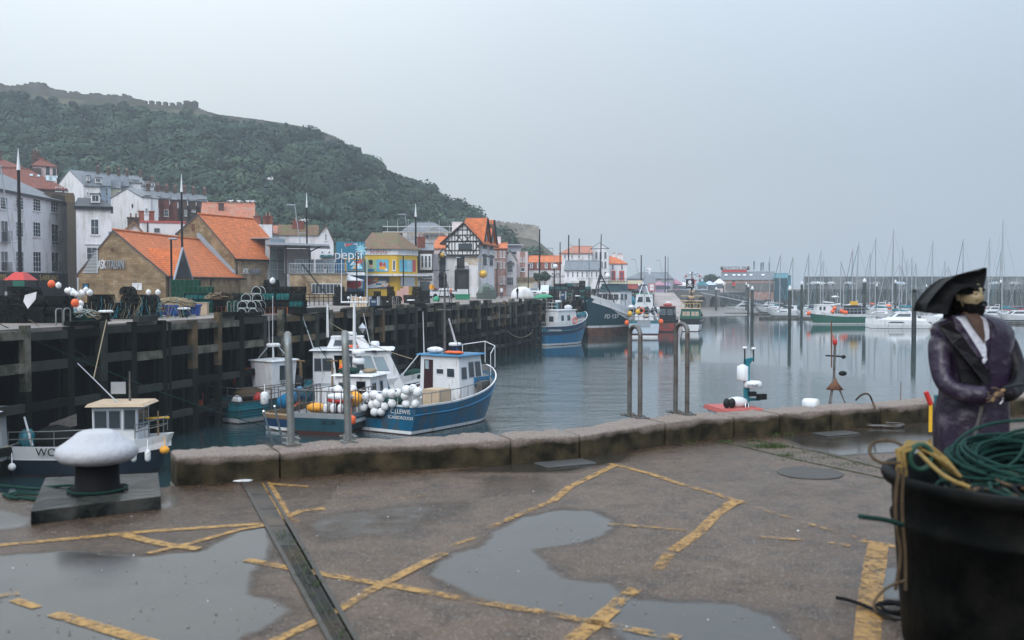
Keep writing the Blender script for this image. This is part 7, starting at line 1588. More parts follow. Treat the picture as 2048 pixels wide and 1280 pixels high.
def fender(root,p,r=.13,h=.5,m='buoy_white',nm='fender'):
    mb=MB();mb.lathe([(.01,-h/2),(r*.7,-h/2+.04),(r,-h/2+.12),(r,h/2-.12),(r*.6,h/2-.03),(.02,h/2),(.015,h/2+.4)],C(m),10,p);return mb.build(nm,root)
def blob(root,name,c,s,m,n=10,rough=.12):
    mb=MB();mb.ball((0,0,0),1,C(m) if isinstance(m,str) else m,n,6,s);mb.v=[(x*R.uniform(1-rough,1+rough)+c[0],y*R.uniform(1-rough,1+rough)+c[1],z*R.uniform(1-rough,1+rough)+c[2]) for x,y,z in mb.v];return mb.build(name,root)
def box(root,name,x0,x1,y0,y1,z0,z1,m): mb=MB();mb.box(x0,x1,y0,y1,z0,z1,C(m));return mb.build(name,root)
def boat(name,label,px,py,head,cat='boat',group=None,D=None):
    """px,py: picture point of the waterline under the boat's middle; head: compass of the bow, degrees from +X"""
    p=G(px,py,WZ) if D is None else PXY(px,D,WZ);return T(name,label,cat,(p.x,p.y,WZ),math.radians(head),group)
def stern_at(b,px,py,L):  # slide the boat so that its stern waterline stands at this picture point
    g=G(px,py,WZ);a=b.rotation_euler[2];b.location=(g.x+math.cos(a)*L/2,g.y+math.sin(a)*L/2,WZ)
def W2(root,p):  # world -> local of an unscaled root
    v=Vector(p)-Vector(root.location);a=-root.rotation_euler[2];return Vector((v.x*math.cos(a)-v.y*math.sin(a),v.x*math.sin(a)+v.y*math.cos(a),v.z))
def L2W(root,p):
    a=root.rotation_euler[2];return Vector((p[0]*math.cos(a)-p[1]*math.sin(a),p[0]*math.sin(a)+p[1]*math.cos(a),p[2]))+Vector(root.location)

defm('red_dull',(.28,.035,.025),.6,var=.2,dirt=(.12,.05,.04),dirtamt=.3)
# ---- the blue boat hung with white buoys (stern towards us, bow to the right and away)
b=boat('fishing_boat','blue fishing boat hung with white buoys, white wheelhouse and dark red door',830,845,57,'fishing boat');LB=9.9;stern_at(b,762,865,LB)
E_=hull(b,LB,5.3,1.55,3.0,'blue_paint','white_paint',upper='blue_paint',tr=.9,bw=.5,rake=.1,flare=.84,stripe='blue_bright',inner='deck_grey',p=2.4)
wh=cabin(b,.2,2.7,1.45,1.35,1.2,3.8,lf=.35,lb=-.0,roofm='blue_bright',ov=.22,wins=[('B',.43,.6,.6,.7,'glass','white_paint'),('B',.7,.88,.54,.72,'glass','white_paint'),('F',.08,.3,.6,.85),('F',.38,.62,.6,.85),('F',.7,.92,.6,.85),('S',.1,.3,.5,.74),('S',.42,.62,.52,.84),('S',.7,.92,.52,.84),('P',.6,.85,.55,.75)],doors=[('B',.1,.33,.03,.9,'maroon')])
box(wh,'door_window',.14,.17,.75,1.0,3.0,3.5,'glass_pale');box(wh,'blue_band',1.6,3.1,-1.5,-1.42,2.0,2.5,'blue_bright')
mast(b,.7,0,3.85,8.6,.08,'steel_worn',[(7.5,.9),(6.4,.5)],stays=[(.2,.9,4.2),(2.6,0,4.3),(.4,-1.2,4.2)]);radar(b,1.3,-.3,4.3,.38,.2);box(b,'radar_base',1.15,1.45,-.45,-.15,3.88,4.3,'blue_dark');mast(b,.3,1.2,3.85,6.3,.03,'white_paint',name='aerial',lean=-.1);mast(b,1.4,-.3,4.4,5.9,.07,'white_paint',name='horn_tube',lean=-.7)
box(b,'light_bar',.5,.7,.75,.95,7.6,7.85,'amber');blob(b,'canister',(.6,.6,4.07),(.3,.6,.2),'white_paint',rough=.03)
for yy in (-.6,-1.0): blob(b,'float_bundle',(.5,yy,3.98),(.25,.45,.1),'orange')
railing(b,[(3.2,-1.5,2.5),(4.1,-1.2,2.9),(4.8,0,3.1),(4.1,1.2,2.9)],1.3,.03,'white_paint',1.2,0);railing(b,[(-4.8,-2.05,1.55),(-2.6,-2.2,1.55),(-.9,-2.3,1.6),(1.4,-2.1,1.75)],.55,.025,'galv',.8,0);railing(b,[(-4.8,2.05,1.55),(-4.8,-2.05,1.55)],.6,.03,'white_paint',1.0,0)
box(b,'fish_box',-2.0,-.9,-1.6,-.5,1.05,2.1,'wood_pale');box(b,'pot_hauler',1.6,2.4,-2.0,-1.6,1.4,2.3,'steel_worn');box(b,'winch',3.2,3.9,-.4,.4,2.0,2.4,'steel_worn');blob(b,'net_pile',(-3.5,.6,1.5),(.7,.8,.4),'rope_green');blob(b,'blue_tub',(-3.0,1.4,1.65),(.6,.4,.4),'blue_dark',rough=.05)
box(b,'net_hatch',-4.99,-4.955,-.1,1.4,.75,1.5,'recess_shade')
text(b,'stern_lettering','C.J.LEWIS',(-4.99,-1.35,1.2),(PI/2,0,-PI/2),.34,C('white_paint'),.005,.95);text(b,'stern_lettering','SCARBOROUGH',(-4.99,-1.35,.88),(PI/2,0,-PI/2),.24,C('white_paint'),.005,.95)
for x in (-3,-1.2,.6): box(b,'scupper',x,x+.14,-2.2,-2.05,.75,.87,'recess_shade')
CJ=b
# white buoys hung over her stern and side rail
bp=[]
for i in range(120):
    if len(bp) >= 29: break
    px=R.uniform(676,836);py=795+R.uniform(-18,18)+(12 if R.random() < .3 and px < 790 else 0)
    if px > 790: py=min(py,808)
    if all(math.hypot(px-q[0],py-q[1]) > 11 for q in bp): bp.append((px,py))
for (px,py) in bp:
    stern=L2W(CJ,(-4.95,0,1.6));D=stern.y-.35-(px-768)/38*.62*.9
    o=T('buoy','round white buoy in the cluster hung over the stern of the blue boat','buoy',P(px,py,D),R.uniform(0,6),'white buoys over the blue boat stern');o.rotation_euler=(R.uniform(-1,1),R.uniform(-1,1),0);mb=MB();r=.235*R.uniform(.88,1.08);mb.ball((0,0,0),r,C('buoy_white'),16,10,(1,1,1.08));mb.build('float',o);mb=MB();mb.lathe([(r*.25,r*1.0),(r*.18,r*1.3),(.01,r*1.32)],C('blue_dark' if R.random() < .3 else 'buoy_white'),8);mb.build('eye',o)
# ---- white decked boat behind her
b=boat('fishing_boat','white fishing boat with long open wheelhouse shelter behind the hung buoys',735,806,5,'fishing boat')
E_=hull(b,9.6,3.6,1.5,2.3,'blue_paint','white_paint',tr=.85,upper='white_paint')
wh=cabin(b,-3.4,2.6,1.55,1.45,1.0,3.6,lf=1.2,ov=.25,wins=[('S',.02,.1,.5,.8),('S',.12,.24,.5,.8),('S',.46,.62,.52,.85),('S',.64,.74,.52,.85,'glass_pale'),('S',.78,.9,.5,.82,'glass_pale'),('F',.08,.46,.3,.85),('F',.54,.92,.3,.85)],doors=[('S',.27,.44,.02,.88,'recess_shade')])
for x in (-2.8,-1.2,.4): box(wh,'roof_light',x,x+.25,-1.75,-1.55,3.5,3.62,'black_paint')
cabin(b,-2.6,.2,.7,.55,3.7,4.4,lf=.5,lb=.3,ov=.05,name='roof_pod',wins=[('S',.15,.4,.25,.75),('S',.5,.75,.25,.75)]);radar(b,-1.1,0,4.5,.42,.25);radar(b,.5,.3,3.75,.3,.35);ring(b,(-.9,-1.0,3.85),.32,'z')
mast(b,-2.6,0,4.4,6.6,.1,'white_paint',[]);mast(b,-3.4,-1,3.7,6.4,.03,'white_paint',name='aerial',lean=-.9);mast(b,.2,-.6,4,6.0,.025,'white_paint',name='aerial',lean=-.4)
box(b,'oilskin',-1.7,-1.45,-1.62,-1.58,1.8,3.0,'amber');box(b,'oilskin',-1.35,-1.2,-1.62,-1.58,2.0,3.0,'yellow');blob(b,'gear_pile',(3.2,-.4,1.9),(.8,.7,.4),'rope_green');mast(b,2.2,-1.3,1.8,3.4,.06,'alu',name='davit',lean=1.3)
# ---- middle boat with hull letters, orange dinghy and rail
b=boat('fishing_boat','cluttered blue workboat with railed deck, orange liferaft and white mast',640,855,74,'fishing boat');stern_at(b,640,871,8.2)
E_=hull(b,8.2,3.5,1.15,1.9,'teal_dark','alu',tr=.95,boot='antifoul',upper='alu',upw=.26,stripe=None)
text(b,'stern_lettering','SH 170',(-4.14,-.5,.68),(PI/2,0,-PI/2),.26,C('black_paint'),.005)
wh=cabin(b,-.2,2.4,1.15,1.05,.8,2.75,lf=.2,lb=.1,ov=.22,wins=[('S',.1,.3,.45,.78),('S',.55,.7,.4,.8),('B',.12,.42,.45,.8),('B',.62,.86,.35,.85,'recess_shade')])
box(b,'engine_box',-1.2,-.4,-.5,.5,.8,1.8,'dark_metal');blob(b,'rope_pile',(.5,.5,3.0),(.5,.7,.2),'rope_green');blob(b,'rope_pile',(1.3,-.4,2.95),(.5,.4,.16),'rope_tan')
mast(b,1.0,.4,2.8,6.9,.12,'white_paint',[(6.85,.8)]);mast(b,1.0,-.4,6.8,9.4,.03,'white_paint',name='aerial');mast(b,1.0,1.2,6.8,9.9,.03,'white_paint',name='aerial',lean=.1);radar(b,.9,.1,3.9,.38,.26);radar(b,.9,.1,3.35,.36,.34)
for yy in (0,.75): mb=MB();mb.ball((1.0,yy,7.1),.09,C('white_paint'),8,5);mb.tube([(1.0,yy,6.8),(1.0,yy,7.1)],.02,C('white_paint'),4);mb.build('aerial',b)
mb=MB();mb.add([(0,0,-.3),(.25,0,0),(0,.25,0),(-.25,0,0),(0,-.25,0),(0,0,.3)],[(0,2,1),(0,3,2),(0,4,3),(0,1,4),(5,1,2),(5,2,3),(5,3,4),(5,4,1)],C('alu'));mb.build('radar_reflector',b,(1.0,-.1,5.4))
railing(b,[(-.8,-1.65,1.2),(-4.05,-1.6,1.15),(-4.05,1.6,1.15),(-.8,1.65,1.2)],1.15,.03,'steel_worn',.42,0)
blob(b,'liferaft',(-3.2,-.7,1.95),(.5,.8,.2),'white_paint',rough=.02);blob(b,'liferaft_belly',(-3.2,-.7,1.77),(.47,.76,.18),'red',rough=.02)
for i in range(4): fender(b,(-3.8,-1.45+i*.42,1.4),.15,.5)
blob(b,'orange_tarp',(-2.3,-1.0,1.75),(.5,.7,.4),'amber');blob(b,'orange_tarp',(-3.3,.6,1.35),(.4,.6,.25),'amber');mb=MB();mb.ball((0,0,0),.26,C('orange'),12,8);mb.build('buoy',b,(.7,.95,3.1));fender(b,(-4.25,-1.85,.9),.24,.5,'orange','buoy')
cabin(b,2.5,3.6,.8,.6,1.4,2.6,'teal',lf=.5,roofm='teal',ov=.02,wins=[('S',.2,.8,.4,.9,'glass_pale')],name='spray_hood')
b=boat('workboat','low brown workboat with steel rail cage between the teal and blue boats',565,858,60,'workboat');stern_at(b,560,862,6.6);hull(b,6.6,2.7,.95,1.6,'blue_dark','wood_pale',tr=.95,upper='wood',upw=.3,inner='wood');railing(b,[(-.2,-1.3,1.0),(-3.25,-1.25,.95),(-3.25,1.25,.95),(-.2,1.3,1.0)],1.25,.03,'steel_worn',.6,0);fender(b,(-3.3,1.1,1.7),.22,.75);box(b,'console',.2,1.4,-.6,.6,.7,2.0,'white_paint');blob(b,'gear_pile',(-1.5,-.3,1.0),(.8,.6,.4),'rope_brown');mast(b,1.0,0,1.2,3.6,.08,'wood',[(3.5,.4)],name='bitt')
o=T('blue_barrel','big blue plastic barrel lying tilted in the low brown workboat','barrel',L2W(b,(-2.7,-.3,1.75)),0);mb=MB();M=Matrix.Rotation(math.radians(62),4,'Y') @ Matrix.Rotation(.2,4,'X');mb.lathe([(.01,-.75),(.33,-.74),(.36,-.6),(.38,0),(.36,.6),(.33,.74),(.01,.75)],C('blue_bright'),18,M=M);mb.build('drum',o);mb=MB();mb.lathe([(.385,.58),(.4,.62),(.385,.66)],C('blue_dark'),18,M=M);mb.build('band',o)
# two long boathook poles in the water at the kerb
for a_,b_,lab in (((527,822),(546,880),'left of the two pale poles leaning beside the kerb'),((549,812),(566,880),'right of the two pale poles leaning beside the kerb')):
    pa,pb=P(*a_,45),G(b_[0]+4,b_[1]+6,WZ);o=T('pole',lab,'pole',pb);mb=MB();mb.tube([(0,0,-.5),pa-pb],.05,C('alu'),6);mb.build('shaft',o)
# ---- teal boat SH5
b=boat('fishing_boat','small teal blue fishing boat with narrow white wheelhouse marked SH5',465,843,56,'fishing boat');stern_at(b,446,847,7.0)
E_=hull(b,7.0,3.3,1.3,1.95,'teal','steel_worn',tr=.8,boot='white_paint',bootw=.24,ph=1,rake=.14,flare=.7,stripe='teal_dark',inner='teal')
q=MB()
for k in range(5):
    for s in (1,-1): q.tube([(-3.6+t*6.6,s*(1.22+.28*math.sin(PI*min(1,t+.2)))*(1-.75*t**4),.35+k*.16+.3*t*t) for t in [i/10 for i in range(10)]],.018,C('teal'),4)
q.build('clinker_planking',b)
wh=cabin(b,-.5,1.1,.8,.92,.8,3.35,lf=-.2,lb=-.15,ov=.1,wins=[('S',.3,.8,.56,.9,'glass','white_paint'),('F',.1,.45,.5,.9),('F',.55,.9,.5,.9)],doors=[('B',.2,.75,.05,.95,'white_wall')])
text(wh,'lettering','SH5',(.4,-.9,2.0),(PI/2,0,0),.5,C('black_paint'),.005,.9)
mb=MB();[mb.tube([(x,y,3.43),(.3+(x-.3)*.35,y*.35,4.15)],.03,C('alu'),4) for x in (-.3,.9) for y in (-.7,.7)];mb.build('radar_frame',b);radar(b,.3,0,4.15,.42,.22)
mast(b,.25,.3,4.1,6.0,.03,'alu',name='aerial');mast(b,-.4,-.7,3.4,7.2,.025,'white_paint',name='aerial',lean=.05);blob(b,'rope_pile',(-1.6,0,1.5),(1.1,.8,.35),'rope_brown');blob(b,'bucket',(-3.0,-.6,1.25),(.3,.3,.35),'white_paint',rough=.02);blob(b,'red_sack',(-1.7,-.9,1.35),(.3,.25,.3),'red')
railing(b,[(-3.5,-1.2,1.15),(-2.5,-1.4,1.15),(-1,-1.48,1.15),(.2,-1.45,1.2)],.9,.025,'steel_worn',1.1,1);railing(b,[(-3.5,1.2,1.15),(-3.5,-1.2,1.15)],.9,.025,'steel_worn',.9,1);fender(b,(-3.6,1.6,1.0),.27,.56,'orange','buoy');fender(b,(.3,-1.9,.9),.26,.54,'orange','buoy')
blob(b,'engine',(1.6,-.6,1.9),(.4,.5,.5),'black_paint');mast(b,2.7,.2,1.2,3.2,.14,'wood',[(3.15,.35)],name='bitt');mb=MB();mb.ball((0,0,0),.3,C('orange'),12,8);mb.build('buoy',b,(-.3,1.5,2.6));mb=MB();mb.ball((0,0,0),.3,C('orange'),12,8);mb.build('buoy',b,(-1.2,1.4,2.1))
# ---- dark rowing skiff behind with orange lifebuoys
b=boat('skiff','low dark skiff with two orange lifebuoys moored under the quay',358,806,168,'boat')
hull(b,6.6,2.2,.7,1.15,'black_paint','steel_worn',boot='black_paint',tr=.7,inner='dark_metal');railing(b,[(-3,-.8,.7),(0,-1.05,.75),(3,-.3,1.1)],.85,.03,'steel_worn',1.6,1);railing(b,[(-3,.8,.7),(0,1.05,.75),(3,.3,1.1)],.85,.03,'steel_worn',1.6,1)
ring(b,(3.0,.2,1.6),.36,'y');ring(b,(-.9,1.1,1.2),.42,'y');blob(b,'gear_pile',(1,0,.9),(1,.6,.35),'rope_brown');blob(b,'red_sack',(-.2,.5,.9),(.4,.3,.25),'red');mast(b,1.6,0,.6,2.6,.05,'steel_worn',name='boathook',lean=-1.3)
# ---- WO boat at the left
b=boat('fishing_boat','white and navy open fishing boat with tan wheelhouse roof and letters WO',190,945,4,'fishing boat')
# her stern lies to the left: bow to the right
E_=hull(b,6.5,2.4,1.25,1.65,'navy','white_paint',upper='white_paint',upw=.52,tr=.72,ph=1,boot='navy',bootw=.1,flare=.7,rake=.1,inner='white_paint')
text(b,'bow_lettering','WO',(-1.5,-1.22,1.05),(PI/2,0,math.radians(-6)),.46,C('black_paint'),.005,1.0)
wh=cabin(b,.2,1.95,.75,.85,1.0,2.85,lf=-.05,lb=.0,roofm='wood_pale',ov=.22,rt=.12,wins=[('S',.06,.32,.52,.9),('S',.38,.62,.52,.9),('S',.72,.96,.5,.92),('F',.1,.45,.5,.9),('F',.55,.9,.5,.9)])
railing(b,[(-3.1,-.9,1.25),(-1.2,-1.15,1.3),(.1,-1.15,1.35)],.6,.022,'galv',1.0,1);railing(b,[(1.9,-.85,1.5),(2.9,-.3,1.7),(2.9,.3,1.7),(1.9,.85,1.5)],.6,.022,'galv',.7,1);mb=MB();mb.tube([(2.0,.3,2.2),(3.0,.2,2.25)],.05,C('yellow'),5);mb.build('oar',b)
blob(b,'net_pile',(-1.6,.2,1.45),(1.0,.6,.5),'pot_wire');mb=MB();mb.hexa([(-2.2,.5,1.6),(-.9,.5,1.9),(-.9,.56,1.9),(-2.2,.56,1.6)],[(-2.0,.5,2.0),(-.9,.5,2.4),(-.9,.56,2.4),(-2.0,.56,2.0)],C('steel_worn'));mb.build('sorting_table',b)
mast(b,1.4,.2,2.95,4.2,.05,'steel_worn');mast(b,1.1,-.4,2.95,4.6,.03,'alu',name='aerial',lean=-1.6);blob(b,'winch',(-2.7,0,1.4),(.35,.4,.5),'teal');mast(b,-2.4,-.3,1.2,2.4,.06,'white_paint',name='davit',lean=-.3);mb=MB();mb.box(-.3,.3,-.02,.02,-.25,.25,C('alu'));mb.build('radar_reflector',b,(.9,.3,3.5))
for x in (1.9,2.45): fender(b,(x,-1.12+.15*x*.3,.85),.12,.52)
fender(b,(3.0,-.55,1.0),.2,.34,'amber','buoy');mast(b,2.7,-.35,1.5,2.6,.045,'wood',name='bitt')
b=boat('cabin_boat','corner of a white cabin boat cut off by the left edge',-100,958,8,'boat');hull(b,4.6,2.0,.95,1.3,'black_paint','cream_wall',tr=.8,upper='cream_wall',upw=.2);cabin(b,-.5,1.95,.8,.75,.9,2.75,lf=.05,ov=.2,wins=[('S',.62,.85,.45,.8),('S',.15,.45,.45,.8)]);fender(b,(2.5,-.4,.5),.15,.32)
# ---- mid distance: blue boat, rounded stern to us
b=boat('fishing_boat','bright blue fishing boat with navy bulwark and white wheelhouse, rounded stern',1122,688,52,'fishing boat')
E_=hull(b,11.5,5.2,2.6,4.3,'blue_bright','white_paint',cruiser=True,tr=.35,upper='blue_dark',upw=1.15,bw=.7,flare=.72,rake=.1,stripe='blue_dark',inner='teal',bootw=.25)
wh=cabin(b,-3.4,1.3,1.9,1.8,1.9,4.6,lf=.5,lb=.15,ov=.15,wins=[('S',.18,.3,.5,.75),('S',.5,.64,.5,.75),('B',.2,.38,.45,.75),('B',.62,.8,.45,.7),('F',.1,.3,.55,.85),('F',.4,.6,.55,.85),('F',.7,.9,.55,.85)]);ring(b,(.4,-2.0,3.2),.42,'y')
railing(b,[(-5.1,.9,2.6),(-5.5,0,2.6),(-5.1,-.9,2.6),(-4,-1.9,2.6),(-1,-2.5,2.6),(2,-2.3,2.9)],.5,.03,'white_paint',1.3,0);railing(b,[(-3.3,-1.7,4.7),(-3.3,1.7,4.7),(-1,1.7,4.7)],.9,.03,'white_paint',.8,1)
mast(b,-1.6,0,4.7,10.2,.13,'black_paint',[]);mb=MB();mb.ball((0,0,0),.35,C('white_paint'),10,6);mb.build('lamp',b,(-1.6,-.2,10.4));radar(b,-.4,.4,5.6,.6,.3);box(b,'radar_base',-.6,-.2,.2,.6,4.68,5.6,'teal');blob(b,'liferaft',(.4,-.9,4.95),(.8,.4,.35),'white_paint',rough=.02);mb=MB();mb.ball((0,0,0),.4,C('wood_pale'),10,6);mb.build('buoy',b,(1.0,.6,6.5));mast(b,1.0,.6,4.7,6.3,.04,'alu',name='stay')
text(b,'stern_lettering','THORNWICK',(-4.1,2.12,2.15),(PI/2,0,math.radians(-133)),.42,C('white_paint'),.005,.95) if False else None
def curved(root,s,x0,y0,s1,y1,z,size,ang0,ang1): pass
for s,yc,xc,an in (('SCARBOROUGH',-1.75,-4.62,-51),('TICKLER',.95,-5.42,-112)): text(b,'stern_lettering',s,(xc-.22,yc-.12,2.05),(PI/2,0,math.radians(an)),.42,C('white_paint'),.01,.85)
# ---- FD 137
b=boat('trawler','big dark green trawler with white bulwark, rusty waterline and bow number',1215,668,242,'trawler',D=158)
b.location=(*PXY(1222,163,0).xy,WZ)
E_=hull(b,20,7.4,3.6,6.6,'teal_dark','white_paint',cruiser=True,tr=.4,upper='white_paint',upw=1.7,bowt=.8,bw=1.1,anti='rust',boot='white_paint',ant_h=1.3,bootw=.35,flare=.72,rake=.04,stripe='white_paint',inner='white_paint',p=2.6)
wh=cabin(b,-4,1.5,2.1,2.0,3.5,7.0,'white_paint',lf=.2,ov=.2,roofm='teal_dark',wins=[('F',.05,.24,.6,.85),('F',.28,.48,.6,.85),('F',.52,.72,.6,.85),('F',.76,.95,.6,.85),('P',.1,.3,.6,.85),('P',.4,.6,.6,.85),('S',.1,.3,.6,.85),('S',.6,.8,.6,.85)])
cabin(b,-3.4,.6,1.7,1.5,7.1,8.1,'teal_dark',lf=.3,roofm='teal_dark',name='upper_house');railing(b,[(1,-1.6,8.2),(1,1.6,8.2),(-3,1.6,8.2)],.8,.05,'steel_worn',1.3,1)
mb=MB();zt=P(1166,470,160).z-WZ
for p_ in ((3.2,2.0),(3.2,-2.0),(6.0,0)): mb.tube([(p_[0],p_[1],5),(4.6,0,zt*.62)],.11,C('navy'),5)
mb.tube([(4.6,0,zt*.55),(4.9,.3,zt)],.13,C('navy'),6,r1=.07);mb.tube([(4.8,-1.6,zt*.86),(4.8,1.6,zt*.86)],.05,C('navy'),4);mb.tube([(4.8,-1.6,zt*.86),(4.9,0,zt*.92),(4.8,1.6,zt*.86)],.04,C('navy'),4)
for k in range(5): z_=6.5+k*1.0;w_=1.6*(1-(z_-5)/(zt*.62-5));mb.tube([(3.2+(1-w_/1.6)*1.4,-w_,z_),(3.2+(1-w_/1.6)*1.4,w_,z_)],.06,C('navy'),4)
mb.build('tripod_mast',b);mast(b,9,0,6.6,13.5,.06,'teal',name='forestay_pole');mb=MB();mb.ball((0,0,0),.5,C('white_paint'),10,6);mb.build('lamp',b,(4.4,1.2,9.4))
mast(b,-1.5,-.6,8,11.5,.06,'alu',[(10.5,.6)]);mast(b,-3.5,.9,3.5,9,.12,'white_paint',name='gantry',lean=-.8);blob(b,'net_drum',(-7.5,0,5.0),(1.2,1.8,1.2),'teal');text(b,'bow_lettering','FD 137',(6.9,2.95,3.05),(math.radians(104),0,math.radians(180-29)),.95,C('white_paint'),.02,1.0)
railing(b,[(9.0,.5,6.6),(6,2.6,5.6),(2,3.3,4.6)],.8,.04,'steel_worn',1.2,0)
# ---- stern trawler with rail cage and A frame
b=boat('trawler','pale blue stern trawler with deck cage, A-frame and orange floats',1288,671,82,'trawler')
E_=hull(b,12,4.9,2.6,3.6,'blue_wall','steel_worn',tr=.95,boot='antifoul',bootw=.3,ant_h=.3,anti='white_paint',upper='teal',upw=.5,stripe='white_paint',flare=.9)
railing(b,[(-1,-2.3,2.6),(-5.9,-2.3,2.6),(-5.9,2.3,2.6),(-1,2.3,2.6)],1.7,.06,'lead',.75,2)
cabin(b,1.5,4.6,1.5,1.3,2.2,6.6,'white_paint',lf=.5,lb=.2,roofm='bin_green',wins=[('B',.1,.4,.7,.88),('B',.6,.9,.7,.88),('B',.2,.5,.3,.5),('S',.2,.8,.7,.88)])
mb=MB();zt=P(1283,570,135).z-WZ
for s in (1,-1): mb.tube([(-5,s*2.1,2.6),(-2,s*.25,zt)],.09,C('alu'),5)
mb.tube([(-2,-.5,zt),(-2,.5,zt)],.12,C('dark_metal'),5);mb.build('a_frame',b);mast(b,.5,0,5,zt+3,.07,'lead')
for y in (-1.5,-.4,.7,1.7): blob(b,'net_bale',(-3.8,y,4.0),(.6,.55,.6),'black_paint' if y > 0 else 'dark_metal',rough=.2)
ring(b,(-5.95,.4,4.1),.42,'x');blob(b,'white_sack',(-2,-2.1,4.0),(.6,.4,.5),'white_paint');blob(b,'white_box',(-5,1.9,4.6),(.7,.5,.35),'white_paint');blob(b,'fish_box',(-5.4,-.3,3.2),(.5,.5,.3),'wood_pale')
box(b,'stern_plate',-6.06,-6.01,-1.0,1.0,1.6,2.5,'lead')
for y,z,m in ((2.1,3.6,'yellow'),(.9,3.9,'yellow'),(-2.6,2.4,'orange'),(2.55,2.2,'orange')): mb=MB();mb.ball((0,0,0),.36,C(m),12,8,(1,1,1.2));mb.build('buoy',b,(-6.1,y,z))
# ---- small red boat and pirate ship
b=boat('workboat','small red hulled workboat with black wheelhouse',1336,662,75,'workboat')
hull(b,9,3.6,2.0,2.8,'red_dull','black_paint',tr=.9,boot='black_paint',upper='black_paint',upw=.5,stripe='steel_worn');cabin(b,-2.6,1.6,1.25,1.15,1.6,4.3,'black_paint',lf=.3,roofm='red_dull',ov=.1,wins=[('B',.1,.4,.5,.8,'glass_far'),('B',.6,.9,.5,.8,'glass_far'),('S',.2,.45,.5,.8),('S',.55,.8,.5,.8)]);blob(b,'roof_gear',(-.8,0,4.6),(1.2,.8,.3),'red_faded');radar(b,.3,0,4.6,.5,.5);mast(b,-3.6,1.4,2,3.2,.08,'orange',name='danbuoy')
b=boat('pirate_ship','toy-like black and white pirate pleasure ship with three masts and skull flag',1383,660,78,'ship')
hull(b,13,4.2,2.3,3.0,'black_paint','green_paint',boot='white_paint',bootw=1.1,ant_h=.1,tr=.8,upper='black_paint',flare=.75,stripe='white_paint',inner='wood');cabin(b,-5.9,-2.5,1.75,1.6,2.2,3.9,'green_paint',lf=.1,roofm='wood_pale',ov=.15,wins=[('B',.1,.25,.3,.7,'wood_pale'),('B',.3,.45,.3,.7,'wood_pale'),('B',.55,.7,.3,.7,'wood_pale'),('B',.75,.9,.3,.7,'wood_pale')],name='stern_castle');railing(b,[(-5.9,1.6,4.0),(-5.9,-1.6,4.0),(-2.5,-1.6,4.0)],.8,.05,'gold_text',.5,0)
for x,zt,nm in ((-3.2,9.0,'aft'),(.2,10.4,'main'),(3.6,8.8,'fore')):
    mb=MB();mb.tube([(x,0,2),(x,0,zt)],.13,C('black_paint'),6,r1=.08);mb.build('mast',b);mb=MB();mb.lathe([(.2,zt*.6),(.5,zt*.64),(.55,zt*.68),(.01,zt*.68)],C('wood_pale'),10,(x,0,0));mb.build('crows_nest',b);mb=MB();mb.tube([(x,-1.9,zt*.58),(x,1.9,zt*.58)],.11,C('wood_pale'),5);mb.tube([(x,-1.8,zt*.33),(x,1.8,zt*.33)],.08,C('wood_pale'),5);mb.build('yard',b)
q=MB()
for s in (1,-1):
    for x in (-3.2,.2,3.6):
        for k in (-1,0,1): q.tube([(x+k*.9,s*1.9,2.6),(x,0,6.0)],.025,C('dark_metal'),3)
q.build('rigging',b)
mb=MB();mb.box(-.05,.05,-2.6,0,0,3.0,C('black_paint'));fl=mb.build('skull_flag',b,(-3.3,.9,7.4));fl.scale=(.5,.55,.55);mb=MB();mb.ball((-.1,-1.2,2.0),1,C('white_paint'),9,6,(.06,.6,.6));mb.box(-.16,-.06,-1.5,-.9,1.25,1.5,C('white_paint'));mb.tube([(-.1,-2.0,.6),(-.1,-.4,1.2)],.1,C('white_paint'),5);mb.tube([(-.1,-2.0,1.2),(-.1,-.4,.6)],.1,C('white_paint'),5);mb.build('skull_emblem',fl)
# ---- marina: green fishing boat, catamarans, motor boats
b=boat('fishing_boat','dark green hulled fishing boat with white bow cabin among the yachts',1672,648,178,'fishing boat')
hull(b,11.2,3.8,2.1,2.8,'green_paint','white_paint',upper='white_paint',upw=.55,tr=.9,boot='white_paint',bootw=.2,rake=.08)
cabin(b,1.6,4.4,1.3,1.2,2.0,4.0,lf=.2,ov=.1,wins=[('P',.2,.35,.45,.8),('P',.5,.65,.45,.8)]);railing(b,[(-5.4,1.7,2.1),(-1.5,1.8,2.1),(.5,1.7,2.1)],1.2,.06,'lead',.8,1);cabin(b,-4.8,-1.6,1.3,1.2,1.8,3.9,'dark_metal',lf=.1,name='shelter')
mast(b,-1.5,0,2,8.2,.12,'alu',[(7,1.0)]);mast(b,0,.8,2,6.4,.1,'alu',name='gantry');box(b,'winch',-.9,.1,-.5,.5,1.8,2.9,'steel_worn');blob(b,'radar_arch',(.2,0,5.6),(.8,.8,.25),'white_paint');box(b,'yellow_crate',-4,-2.6,.5,1.4,3.95,4.7,'yellow')
for x,z in ((1.2,2.6),(.8,3.3),(-.6,2.7),(-1.0,2.5),(-1.5,2.4),(5.7,2.2)):
    mb=MB();mb.ball((0,0,0),.42,C('orange'),10,7,(1,1,1.1));mb.build('buoy',b,(x,1.7 if x < 5 else .3,z))
